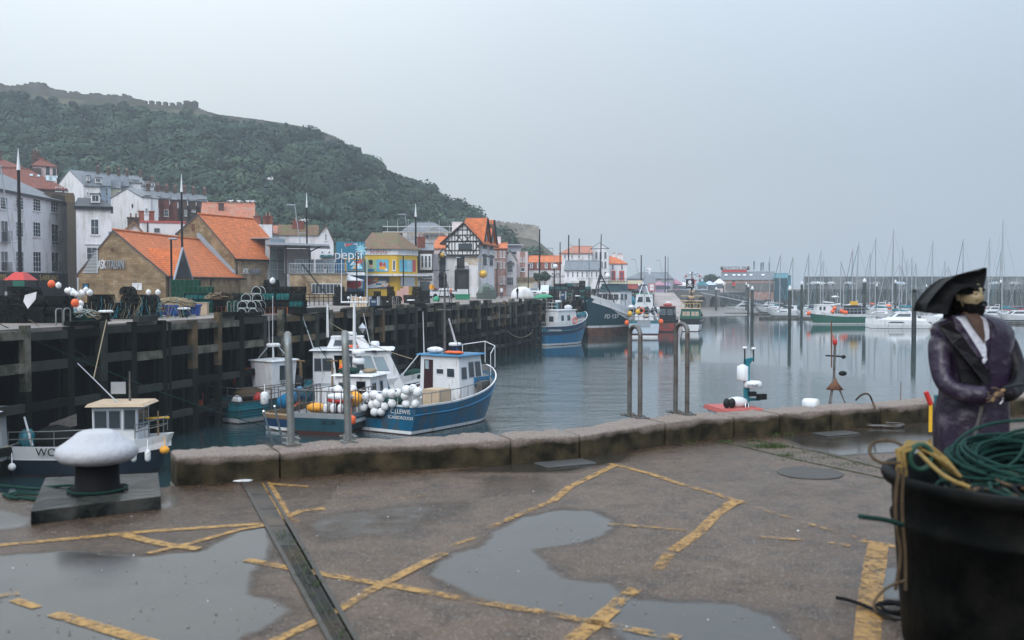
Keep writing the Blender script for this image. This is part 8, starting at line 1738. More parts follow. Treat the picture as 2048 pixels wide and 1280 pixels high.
def catam(label,px,py,head,L_=10.5):
    b=boat('catamaran',label,px,py,head,'catamaran')
    for y in (-2.1,2.1):
        h=bpy.data.objects.new('hull',None);hull_(b,L_,y)
    mb=MB();mb.hexa([(-L_*.42,-2.3,1.3),(L_*.3,-2.3,1.3),(L_*.3,2.3,1.3),(-L_*.42,2.3,1.3)],[(-L_*.42,-2.0,1.75),(L_*.2,-2.0,1.8),(L_*.2,2.0,1.8),(-L_*.42,2.0,1.75)],C('white_paint'));mb.build('bridge_deck',b)
    cabin(b,-L_*.3,L_*.17,1.9,1.3,1.75,3.0,lf=1.7,lb=.3,ov=.05,wins=[('S',.12,.72,.35,.75),('P',.12,.72,.35,.75),('F',.1,.9,.3,.8)],name='saloon');mast(b,-L_*.02,0,3,12,.1,'alu',[(8,.9)],stays=[(L_*.45,0,1.5),(-L_*.4,1.8,1.6),(-L_*.4,-1.8,1.6)])
    mb=MB();mb.tube([(-L_*.02,0,4.0),(-L_*.42,0,3.9)],.26,C('teal'),7,r1=.14);mb.build('sail_cover',b);railing(b,[(-L_*.45,-2.7,1.5),(L_*.35,-2.7,1.6)],.7,.02,'alu',1.5,0);return b
def hull_(b,L_,y):
    mb=MB();n_=12;rows=[]
    for i in range(n_+1):
        t=i/n_;w_=.62*min(1,math.sin(PI*min(.5,t*.5+.28))*1.05)*(1-max(0,(t-.55)/.45)**2.2);zs=1.45+.25*t
        if t < .08: zs *= .55+.45*t/.08
        x=-L_/2+L_*t;rows.append([(x-(.25 if k < 2 else 0)*t,y+s*w_*kk,z) for k,(s,kk,z) in enumerate([(1,.5,-.3),(1,.8,.05),(1,1,.7),(1,.95,zs),(-1,.95,zs),(-1,1,.7),(-1,.8,.05),(-1,.5,-.3)])])
    for i in range(n_):
        for k in range(7): mb.add([rows[i][k],rows[i+1][k],rows[i+1][k+1],rows[i][k+1]],[(3,2,1,0)],C('white_paint') if k not in (0,6) else C('navy'),True)
    mb.add(rows[0],[tuple(range(8))],C('white_paint'));o=mb.build('hull',b);q=MB()
    for s in (-1,1): q.hexa([(-.8,y+s*.6,1.0),(2.2,y+s*.6,1.05),(2.2,y+s*.625,1.05),(-.8,y+s*.625,1.0)],[(-.3,y+s*.6,1.28),(1.8,y+s*.6,1.28),(1.8,y+s*.625,1.28),(-.3,y+s*.625,1.28)],C('glass'))
    q.build('window',o)
catam('white catamaran in front of the marina with long side windows',1795,656,170,10.8);catam('white catamaran moored behind the nearer one, at the tall pile',1893,648,172,9)
def motor(label,px,py,head,L_,side='white_paint',top='glass',fly=True,sc=1.0,group=None,cover=None):
    b=boat('motor_boat',label,px,py,head,'motor boat',group);hull(b,L_,L_*.33,L_*.13,L_*.2,side,'white_paint',upper='white_paint',upw=.45,tr=.9,rake=.2,bw=.12,boot='navy',bootw=.1,deckc='white_paint')
    cabin(b,-L_*.3,L_*.24,L_*.13,L_*.1,L_*.13,L_*.25,lf=L_*.2,lb=.1,ov=.04,wins=[('S',.1,.75,.4,.8),('P',.1,.75,.4,.8),('F',.1,.9,.3,.85)],name='cabin')
    if fly: cabin(b,-L_*.25,L_*.02,L_*.1,L_*.08,L_*.26,L_*.34,lf=L_*.08,ov=.03,wins=[('F',.1,.9,.2,.9),('P',.1,.9,.3,.8)],name='flybridge');mb=MB();mb.tube([(-L_*.22,-L_*.12,L_*.2),(-L_*.26,-L_*.1,L_*.4),(-L_*.26,L_*.1,L_*.4),(-L_*.22,L_*.12,L_*.2)],.06,C('white_paint'),5);mb.build('radar_arch',b)
    if cover: blob(b,'cockpit_cover',(-L_*.33,0,L_*.2),(L_*.14,L_*.14,L_*.09),cover,rough=.05)
    railing(b,[(L_*.1,-L_*.14,L_*.17),(L_*.45,-.15,L_*.2),(L_*.45,.15,L_*.2),(L_*.1,L_*.14,L_*.17)],.6,.025,'alu',1.5,0);return b
motor('long low white motor boat with pointed bow left of the green fishing boat',1570,631,178,10.5,fly=False,cover='navy');motor('blue and white bowed boat between the motor boat and the green one',1618,634,185,6.5,'blue_wall',fly=True);motor('white motor boat with flybridge left of the two close piles',1482,624,182,9.5,cover='navy');motor('teal hulled motor boat behind the two close piles',1530,624,184,9,'teal',cover='teal');motor('small dark hulled speedboat with white arches at the left of the marina',1448,617,180,7,'teal_dark');motor('white motor cruiser with orange cover behind the green fishing boat',1752,628,176,9.5,cover='orange');motor('white motor cruiser with tall flybridge near the dark tall pile',1858,634,176,10.5);motor('white boat with tall wheelhouse just left of the pirate hat',1836,630,190,7)
for px,py,hd_,L_,cv,lab in ((1612,622,2,7.5,'navy','small white motor boat with navy cover behind the blue bowed boat'),(1700,622,178,8.5,None,'white motor boat peeping over the green boat dark shelter'),(1722,617,4,7,'teal','distant white boat with teal cover behind the thick dark pile'),(1775,622,176,8,None,'white cruiser behind the nearer catamaran saloon'),(1815,622,180,8,'navy','white cruiser with navy cover left of the tallest pile'),(1850,625,175,7,None,'little white cruiser hard against the pirate hat'),(1975,640,184,9,None,'white cruiser just right of the pirate face'),(2030,641,183,9,'navy','white cruiser with navy cover at the right edge of the marina')):
    motor(lab,px,py,hd_,L_,fly=cv is None,cover=cv)
# ---- sailing yachts with masts
def yacht(label,px,D,top,head,L_,cover='blue_dark',hullm='white_paint',tilt=0,big=1.0):
    b=boat('sailing_yacht',label,px,0,head,'yacht',D=D);zt=P(px,top,D).z-WZ
    hull(b,L_,L_*.3,L_*.11,L_*.15,hullm,'white_paint',upper='white_paint',upw=.3,tr=.6,rake=.18,bw=.1,boot='navy',bootw=.1,deckc='white_paint',n=12)
    cabin(b,-L_*.2,L_*.2,L_*.1,L_*.08,L_*.1,L_*.17,lf=L_*.12,lb=.1,ov=.0,wins=[('S',.1,.8,.35,.75),('P',.1,.8,.35,.75)],name='coachroof')
    mx_=L_*.08;mb=MB();mb.tube([(mx_,0,L_*.1),(mx_+tilt,0,zt)],.15*big,C('alu'),6,r1=.1*big);
    for f_ in (.5,.75): w_=.9 if f_ == .5 else .6;x=mx_+tilt*f_;mb.tube([(x,-w_,zt*f_),(x,w_,zt*f_)],.035,C('alu'),4)
    mb.build('mast',b);mb=MB()
    for a in ((L_*.48,0,L_*.15),(-L_*.47,0,L_*.12)): mb.tube([(mx_+tilt,0,zt*.98),a],.03 if a[0] < 0 else .06,C('alu') if a[0] < 0 else C(R.choice(['navy','alu','lead','teal'])),4)
    for s in (1,-1): mb.tube([(mx_+tilt*.9,0,zt*.92),(mx_+tilt*.5,s*.85,zt*.5),(mx_,s*L_*.13,L_*.12)],.018,C('dark_metal'),3)
    mb.build('rigging',b);mb=MB();zb=L_*.1+1.6;mb.tube([(mx_,0,zb+.25),(mx_-L_*.2,0,zb+.1),(mx_-L_*.4,0,zb)],.3,C(cover),7,r1=.14);mb.build('sail_cover',b);railing(b,[(-L_*.45,-L_*.1,L_*.12),(0,-L_*.14,L_*.12),(L_*.45,-.1,L_*.15)],.6,.02,'alu',2,0);return b
YA=[(1544,300,512,'grey_wall'),(1564,262,508,'navy'),(1590,285,513,'green_dark'),(1621,250,506,'blue_dark'),(1646,270,500,'grey_wall'),(1650,320,521,'white_wall'),(1674,275,522,'white_wall'),(1709,260,497,'navy'),(1716,235,485,'black_paint'),(1744,290,505,'red_faded'),(1757,245,475,'teal'),(1790,215,458,'teal'),(1798,300,493,'navy'),(1817,280,518,'blue_dark'),(1828,260,513,'white_wall'),(1835,300,525,'navy'),(1868,250,482,'blue_dark'),(1892,330,519,'white_wall'),(1930,255,478,'navy'),(1981,235,476,'blue_dark'),(2004,260,500,'teal'),(2010,228,438,'teal'),(2045,240,495,'navy')]
CN={'grey_wall': 'grey','navy': 'navy','green_dark': 'dark green','blue_dark': 'dark blue','white_wall': 'white','black_paint': 'black','red_faded': 'red orange','teal': 'teal'}
ORD=['first','second','third','fourth','fifth','sixth','seventh','eighth','ninth','tenth','eleventh','twelfth','thirteenth','fourteenth','fifteenth','sixteenth','seventeenth','eighteenth','nineteenth','twentieth','twenty-first','twenty-second','last']
for i,(px,D,top,cv) in enumerate(YA):
    yacht(f'white yacht with {CN[cv]} sail cover, its mast {ORD[i]} from the left',px,D,top,R.choice([170,176,184,188,10,-6]),R.uniform(7.5,10.5),'orange' if cv == 'red_faded' else cv,tilt=-.6 if px in (1716,) else R.uniform(-.15,.15))
# red hulled boat behind pirate
b=boat('barge','long red hulled boat lying behind the pirate statue',2010,0,178,'boat',D=300);hull(b,16,4,1.8,2.2,'red','navy',upper='red',upw=.3)
# ---- marina piles and pontoons
for i,(px,top,D,r,lab) in enumerate(((1432,577,290,.38,'dark mooring pile with white cap at the left end of the marina'),(1447,569,310,.25,'thin mooring pile behind the small speedboat'),(1492,567,300,.25,'thin mooring pile, left of three close together'),(1496,571,262,.3,'mooring pile in the middle of three close together'),(1504,576,225,.42,'thick mooring pile, right of three close together'),(1579,576,171,.33,'tall dark mooring pile in front of the long white motor boat'),(1603,566,235,.36,'dark mooring pile right of the long white motor boat'),(1634,565,290,.3,'distant mooring pile behind the green boat cabin'),(1728,561,205,.42,'thick dark mooring pile at the stern of the green fishing boat'),(1753,570,280,.3,'distant mooring pile left of the teal sail cover'),(1790,563,255,.35,'mooring pile behind the nearer catamaran'),(1828,579,156,.42,'tallest dark mooring pile standing in front of the catamarans'),(1852,571,300,.25,'thin distant pile left of the pirate hat'),(2001,563,250,.38,'mooring pile right of the pirate face'))):
    o=T('mooring_pile',lab,'mooring pile',PXY(px,D,WZ),0,'mooring piles of the marina');h=P(px,top,D).z-WZ;mb=MB();r *= .86;mb.lathe([(r,-1.5),(r,h-.5),(r*.98,h-.45)],C('wall_green'),12);mb.build('post',o)
    if px != 1828: mb=MB();mb.lathe([(r*1.12,h-.45),(r*1.12,h-.1),(r*.6,h+.25),(.02,h+.5)],C('white_paint'),12);mb.build('cap',o)
    else: mb=MB();mb.lathe([(r*.99,h-.449),(r*.9,h),(.01,h+.02)],C('timber_dark'),12);mb.build('cap',o)
for i,(pl,pr,D,lab) in enumerate(((1520,1640,238,'grey floating pontoon behind the long white motor boat'),(1640,1860,222,'long grey floating pontoon behind the green boat and the catamaran'),(1850,2060,205,'grey floating pontoon behind the pirate statue'),(1450,1560,275,'far floating pontoon at the foot of the gangway'))):
    a,b_=PXY(pl,D,0),PXY(pr,D,0);o=T('pontoon',lab,'pontoon',(a.x,a.y,WZ));mb=MB();mb.box(0,b_.x-a.x,-1,1,-.2,.5,C('timber_mid'));mb.build('deck',o);mb=MB();mb.box(0,b_.x-a.x,-1.08,-1.001,.1,.42,C('timber_pale'));mb.build('fender_strip',o)
# ---- boats just under our kerb: only their tops show
b=T('fishing_boat','red-roofed boat below the kerb with blue mast and white radar','fishing boat',(*PXY(1476,34,0).xy,WZ),math.radians(12));D=34
zr=P(1480,818,D).z-WZ;hull(b,9,3.4,1.2,2.0,'blue_paint','white_paint',tr=.9);o=cabin(b,-.95,.85,1.1,.8,1.0,zr-.05,'white_paint',lf=.4,lb=.2,roofm='red_faded',ov=.12,wins=[('S',.15,.4,.5,.8),('S',.55,.8,.5,.8)],rt=.14)
def lz(py): return P(1490,py,D).z-WZ
def lx(px): return W2(b,PXY(px,D,0)).x
mx_=lx(1496);mb=MB();mb.box(mx_-.08,mx_+.08,-.08,.08,zr,lz(722),C('teal'));mb.hexa([(mx_-.08,-.07,lz(728)),(mx_+.1,-.07,lz(728)),(mx_+.1,.07,lz(728)),(mx_-.08,.07,lz(728))],[(mx_-.08,-.07,lz(718)),(lx(1511),-.07,lz(715)),(lx(1511),.07,lz(715)),(mx_-.08,.07,lz(718))],C('teal'));mb.box(lx(1489),lx(1526),-.05,.05,lz(802),lz(797),C('teal'));mb.build('mast',b)
for px,t_ in ((1491.5,698),(1511,700)): mb=MB();x=lx(px);mb.tube([(x,0,lz(724)),(x,0,lz(t_))],.025,C('dark_metal'),5);mb.lathe([(.02,lz(t_)),(.1,lz(t_)+.02),(.06,lz(t_)+.08)],C('white_paint'),9,(x,0,0));mb.build('aerial',b)
mb=MB();x=lx(1487);mb.lathe([(.17,lz(762)),(.19,lz(758)),(.19,lz(733)),(.05,lz(729))],C('white_paint'),12,(x,0,0));mb.build('radome',b);radar(b,lx(1507),-.1,lz(776),.31,lz(762)-lz(776));x=lx(1507);text(b,'lettering','SIMRAD',(x-.15,-.42,lz(769.5)),(PI/2,0,0),.12,C('navy'),.004)
for px,py,s in ((1504,787,.12),(1525,793,.15)): mb=MB();x=lx(px);z=lz(py);mb.box(x-s,x+s,-.25,-.05,z-s*.7,z+s*.6,C('black_paint'));mb.build('floodlight',b)
for px in (1442,1453): mb=MB();mb.ball((lx(px),-.4,zr+.26),1,C('dark_metal'),12,7,(.13,.1,.17));mb.tube([(lx(px),-.4,zr),(lx(px),-.4,zr+.2)],.03,C('dark_metal'),5);mb.build('searchlight',b)
blob(b,'liferaft_canister',(lx(1472),-.1,zr+.24),(.42,.2,.2),'white_paint',rough=.01);mb=MB();mb.tube([(lx(1484),-.35,zr+.05),(lx(1484),-.35,zr+.25),(lx(1491),-.35,zr+.25),(lx(1491),-.35,zr+.05)],.02,C('alu'),5);mb.build('grab_rail',b)
b=T('fishing_boat','boat hidden below the kerb showing a rusty tripod mast with horn','fishing boat',(*PXY(1670,30,0).xy,WZ),math.radians(8));D=30
hull(b,8,3.2,1.2,1.9,'teal','white_paint',tr=.9);zr=P(1670,832,D).z-WZ;cabin(b,-1.2,1.0,1.0,.8,1.0,zr,lf=.3)
x0=lx(1669);mb=MB()
for px in (1653,1666,1699): mb.tube([(lx(px),.3 if px == 1666 else -.2,zr),(x0,0,lz(752))],.028,C('steel_worn'),6)
mb.tube([(x0,0,lz(760)),(x0+.02,0,lz(690))],.04,C('steel_worn'),6);mb.tube([(x0-.08,0,lz(735)),(x0-.1,0,lz(642))],.022,C('rust'),6);mb.tube([(x0-.27,0,lz(711)),(x0+.26,0,lz(713))],.025,C('dark_metal'),5);mb.tube([(x0+.06,0,lz(700)),(x0+.12,0,lz(668))],.012,C('white_paint'),4);mb.build('tripod_mast',b)
mb=MB();mb.lathe([(.05,lz(690)),(.07,lz(686)),(.07,lz(680)),(.04,lz(679))],C('red'),8,(x0+.02,0,0));mb.build('lamp',b);mb=MB();mb.lathe([(.26,lz(779)),(.1,lz(766)),(.05,lz(757))],C('rust'),12,(x0+.03,0,0));mb.build('horn',b);mb=MB();mb.ball((x0+.28,0,lz(747)),1,C('black_paint'),8,5,(.14,.08,.08));mb.ball((x0+.3,0,lz(714)),1,C('black_paint'),8,5,(.08,.06,.06));mb.build('floodlight',b)
D=30;radar(b,lx(1620),0,lz(812),.26,lz(797)-lz(812));mast(b,lx(1814),0,1.5,lz(766),.02,'rust',name='aerial');box(b,'radar_base',lx(1620)-.1,lx(1620)+.1,-.1,.1,zr*.5,lz(812),'white_paint')
# ---- mooring lines
def sag(name,label,a,b,s,r,m,n=16):
    a,b=Vector(a),Vector(b);pts=[a.lerp(b,i/n)-Vector((0,0,s*4*(i/n)*(1-i/n))) for i in range(n+1)];rope(name,label,pts,r,C(m),0)
sag('mooring_line','thin green mooring line slanting from the far left quay to the middle boats',P(-60,620,41),P(560,862,50),.35,.022,'rope_green')
sag('mooring_line','grey mooring line from the quay down to the orange lifebuoy skiff',P(60,640,43),P(345,800,58),.3,.016,'rope_tan');sag('mooring_line','green line running down from the aerial of the workboat to its rail',P(602,640,57),P(668,738,55),0,.02,'rope_green');sag('mooring_line','mooring line from the quay to the blue boat wheelhouse roof',P(640,632,70),P(825,718,55),.3,.02,'rope_tan')
sag('mooring_line','slack mooring line hanging from the quay to the bright blue boat',P(978,605,108),P(1065,664,121),1.9,.035,'rope_tan');sag('mooring_line','pale rope hanging down the quay piles above the WO boat',P(213,640,46),P(187,758,42),.0,.025,'rope_tan')

# =============== BLACK TUB, ROPES, PIRATE STATUE ===============
tc_=Vector((XD(2082,4.68),4.68,0));RT=.655;HT=.86
defm('tub_plastic',(.0018,.0024,.0024),.5,spec=.05,var=.2,scale=6,bump=.15,bscale=20,dirt=(.008,.008,.007),dirtamt=.3,dscale=4)
tb=T('black_tub','huge black plastic tub full of tangled rope at the right','tub',tc_)
mb=MB();RB=RT*.9;n_=56
def rad(z): return RB+(RT-RB)*z/HT
prof=[(RB*.9,0),(RB,.03),(rad(.28),.28),(rad(.62),.605),(rad(.62)+.014,.612),(rad(.64)+.018,.64),(rad(.65)+.004,.655),(rad(.8),.8),(RT+.035,.812),(RT+.045,.835),(RT+.04,HT),(RT+.005,HT+.008),(RT-.02,HT-.01),(rad(.5)-.03,.5),(rad(.5)-.3,.49),(.01,.49)]
mb.lathe(prof,C('tub_plastic'),n_);mb.build('body',tb)
for a0_ in (-2.0,-1.2): mb=MB();mb.tube([(math.cos(a0_+i*.02)*(RT+.05),math.sin(a0_+i*.02)*(RT+.05),.76+.0*i) for i in range(9)],.016,C('tub_plastic'),6);mb.build('handle',tb)
# rope heap inside
def coil(name,label,c,r,rows,m,rr=.011,sq=.35,loops=9,tilt=(.0,.0),jitter=.12,cat='rope'):
    mb=MB();pts=[]
    M=Matrix.Rotation(tilt[0],4,'X') @ Matrix.Rotation(tilt[1],4,'Y')
    o=T(name,label,cat,c)
    for l in range(loops):
        pts=[];ro=R.uniform(1-jitter*1.5,1+jitter);cx,cy=R.gauss(0,r*.08),R.gauss(0,r*.08);tz=R.uniform(-.08,.08);k_=R.uniform(.8,1.05);ph=R.uniform(0,6)
        for i in range(29):
            a=ph+2*PI*i/28*R.uniform(.99,1.01);p=Vector((cx+math.cos(a)*r*ro,cy+math.sin(a)*r*ro*k_,l*rr*.42+math.sin(a+ph)*tz*1.2));pts.append(M @ p)
        mb.tube(pts,rr,C(m),6,caps=False)
    s=mb.build('strands',o);s['kind']='stuff';return o
blob_m=C('rubber')
o=T('rope_heap','dark tangle of old rope and net filling the black tub','rope',tc_+Vector((0,0,.5)))
mb=MB();mb.ball((0,0,0),1,C('rubber'),24,12,(.6,.6,.3));mb.v=[(x*R.uniform(.9,1.04),y*R.uniform(.9,1.04),z*R.uniform(.75,1.2)) for x,y,z in mb.v];mb.build('core',o)
mb=MB()
for i in range(150):
    a,rr_=R.uniform(0,2*PI),R.uniform(.05,.38);c=Vector((math.cos(a)*rr_,math.sin(a)*rr_,.3*math.sqrt(max(0,1-(rr_/.6)**2))+R.uniform(0,.05)));pts=[]
    a2=R.uniform(0,6)
    for k in range(9): pts.append(c+Vector((math.cos(a2+k*.5)*.14-.1*math.cos(a2),math.sin(a2+k*.5)*.14-.1*math.sin(a2),R.uniform(-.015,.02)-.02*k*.2)))
    mb.tube(pts,R.uniform(.005,.011),C(R.choice(['rope_brown','rubber','rope_green','rubber','rope_brown','green_dark'])),5)
s=mb.build('strands',o);s['kind']='stuff'
coil('green_rope_coil','thick coil of green rope heaped on top of the black tub',tc_+Vector((.05,.26,.79)),.29,1,'rope_green',.0085,loops=38,tilt=(.26,-.1),jitter=.26)
rope('green_rope_loop','loose green rope loop hanging inside the far rim of the tub',[P(1925,884,5.0),P(1912,897,4.95),P(1925,925,4.85),P(1960,944,4.75),P(2005,940,4.75),P(2040,915,4.85),P(2052,885,4.95)],.008,C('rope_green'))
coil('yellow_rope_coil','small bunch of yellow rope lying at the front rim of the tub',tc_+Vector((.02,-.36,.8)),.12,1,'rope_yellow',.010,loops=9,tilt=(.1,.1),jitter=.3)
# pale yellow rope knot over the left rim
lr=P(1826,924,4.72)
o=T('rope_bundle','frayed pale yellow rope bundle tied over the left rim of the tub','rope',lr);mb=MB()
for i in range(26):
    a=R.uniform(-.4,.4);pts=[(-.035+R.gauss(0,.012),R.gauss(0,.02),-.13),(-.055+R.gauss(0,.01),R.gauss(0,.02),-.04),(-.05+R.gauss(0,.012),R.gauss(0,.02),.055),(.0+R.gauss(0,.01),R.gauss(0,.02),.085),(.07,R.gauss(0,.02),.06+R.gauss(0,.01)),(.14,-.03+R.gauss(0,.02),.0+R.gauss(0,.01)),(.2,-.06,-.06)]
    mb.tube(pts,.0095,C('rope_yellow'),5)
s=mb.build('strands',o);s['kind']='stuff';mb=MB();mb.tube([(.02+math.cos(a)*.05,-.04,.03+math.sin(a)*.06) for a in [2*PI*i/14 for i in range(15)]],.014,C('green_dark'),6);mb.build('binding',o)
mb=MB();pts=[P(1800,925,4.6),P(1760,928,4.7),P(1735,905,4.8),P(1745,882,4.85),P(1785,880,4.85),P(1812,895,4.75)]
rope('rope_loop','thin brown wire loop standing off the left rim of the tub',pts,.008,C('rope_brown'))
rope('yellow_rope','yellow rope strand running from the bundle into the tub',[P(1838,905,4.65),P(1862,930,4.5),P(1895,958,4.35),P(1940,975,4.3)],.010,C('rope_yellow'))
for k,(xs_,lab) in enumerate((((1798,1790,1792,1803),'left of the two brown rope tails hanging down the tub'),((1808,1803,1806,1811),'right of the two brown rope tails hanging down the tub'))):
    ys_=(935,1000,1060,1105);D=4.45;rope('rope_tail',lab,[P(x,y,D) for x,y in zip(xs_,ys_)]+[P(xs_[-1]-12*(1-k),1180,D)],.0085,C('rope_brown'))
rope('green_rope_end','teal green rope end sticking out left from the tub wall',[P(1805,1050,4.38),P(1775,1040,4.3),P(1745,1036,4.2),P(1720,1033,4.15)],.012,C('rope_green'))
pts=[];c=G(1795,1225)
for i in range(46):
    a=i*.8;pts.append((c.x+math.cos(a)*.13*R.uniform(.5,1.3),c.y+math.sin(a)*.1*R.uniform(.6,1.3),.015+.02*R.random()))
rope('rope_tangle','dark tangle of thin rope on the ground at the foot of the tub',pts,.007,C('rubber'),2)
rope('rope_tail','black cord running over the yellow line to the foot of the tub',[G(1672,1195,.02),G(1700,1200,.02),G(1740,1215,.02),G(1790,1240,.03)],.010,C('rubber'))
rope('wire_loop','thin brown wire arching from the tub wall to the ground',[P(1812,1160,4.35),P(1770,1175,4.3),P(1742,1210,4.25),P(1760,1235,4.2),G(1800,1240,.02)],.006,C('rope_brown'))

# ---- pirate statue (painted figure), facing right
PD=6.4;px0=1945
st=T('pirate_statue','painted life-size pirate statue in black tricorn hat and purple coat','statue',(XD(px0,PD),PD,0))
def pl(px,py,dy=0.0): p=P(px,py,PD+dy);return Vector((p.x-st.location.x,dy,p.z))
defm('coat_purple',(.018,.0095,.026),.36,var=.5,scale=5,bump=.35,bscale=14,dirt=(.12,.1,.13),dirtamt=.15,dscale=7)
defm('coat_dark',(.008,.007,.009),.45,spec=.2,var=.4,scale=5,bump=.35,bscale=14)
defm('hat_black',(.003,.003,.0035),.6,spec=.12,var=.3,bump=.3,bscale=20)
defm('skin_paint',(.34,.26,.15),.5,var=.22,scale=14,dirt=(.12,.09,.05),dirtamt=.25,dscale=20)
defm('beard',(.004,.0035,.0035),.7,spec=.12,var=.3,bump=.8,bscale=90)
defm('shirt',(.55,.55,.62),.6,var=.15,scale=8,bump=.3,bscale=30)
defm('skin_neck',(.07,.038,.027),.5,var=.3,scale=10)
def skinned(name,verts,edges,radii,m,parent,sub=2):
    me=bpy.data.meshes.new(name);me.from_pydata([tuple(v) for v in verts],edges,[]);o=bpy.data.objects.new(name,me);COL.objects.link(o);o.parent=parent
    o.modifiers.new('s','SKIN')
    if not me.skin_vertices: me.skin_vertices.new()
    for i,r in enumerate(radii): me.skin_vertices[0].data[i].radius=r if isinstance(r,tuple) else (r,r)
    me.skin_vertices[0].data[0].use_root=True;u=o.modifiers.new('u','SUBSURF');u.levels=sub;me.materials.append(m)
    bpy.context.view_layer.update();dg=bpy.context.evaluated_depsgraph_get();m2=bpy.data.meshes.new_from_object(o.evaluated_get(dg));o.modifiers.clear();o.data=m2
    for f_ in m2.polygons: f_.use_smooth=True
    if not m2.materials: m2.materials.append(m)
    return o
# body: shaped rings (x across, y depth), from coat hem to neck
def rings(name,rows,m,n=28,parent=st,close=True,fold=0.0,fn=9):
    mb=MB();vs=[]
    for (c,rx,ry) in rows:
        for k in range(n):
            a=2*PI*k/n;f_=1+fold*math.sin(a*fn+c.z*3)*(1 if c.z < 1.0 else .2)
            ca,sa=math.cos(a),math.sin(a);e=.82;ux=math.copysign(abs(ca)**e,ca);uy=math.copysign(abs(sa)**e,sa)
            vs.append(c+Vector((ux*rx*f_,uy*ry*f_,0)))
    N=len(rows);fs=[(i*n+k,i*n+(k+1) % n,(i+1)*n+(k+1) % n,(i+1)*n+k) for i in range(N-1) for k in range(n)]
    fs += [tuple(range(n))[::-1],tuple((N-1)*n+k for k in range(n))];mb.add(vs,fs,m,True);return mb.build(name,parent)
def pr(pl_,pr_,py,ry,dy=0):
    a,b=pl(pl_,py),pl(pr_,py);c=(a+b)/2;c.y=dy;return (c,(b-a).x/2,ry)
body=rings('coat',[(Vector((.02,0,.05)),.27,.24),pr(1878,2012,1000,.23),pr(1876,2008,900,.21),pr(1874,2012,830,.19),pr(1882,2012,790,.165),pr(1884,2014,750,.165),pr(1876,2018,710,.175),pr(1868,2022,680,.175),pr(1864,2022,662,.165),pr(1870,2014,648,.145),pr(1892,1998,636,.11),pr(1918,1966,628,.07)],C('coat_purple'),36,fold=.035)
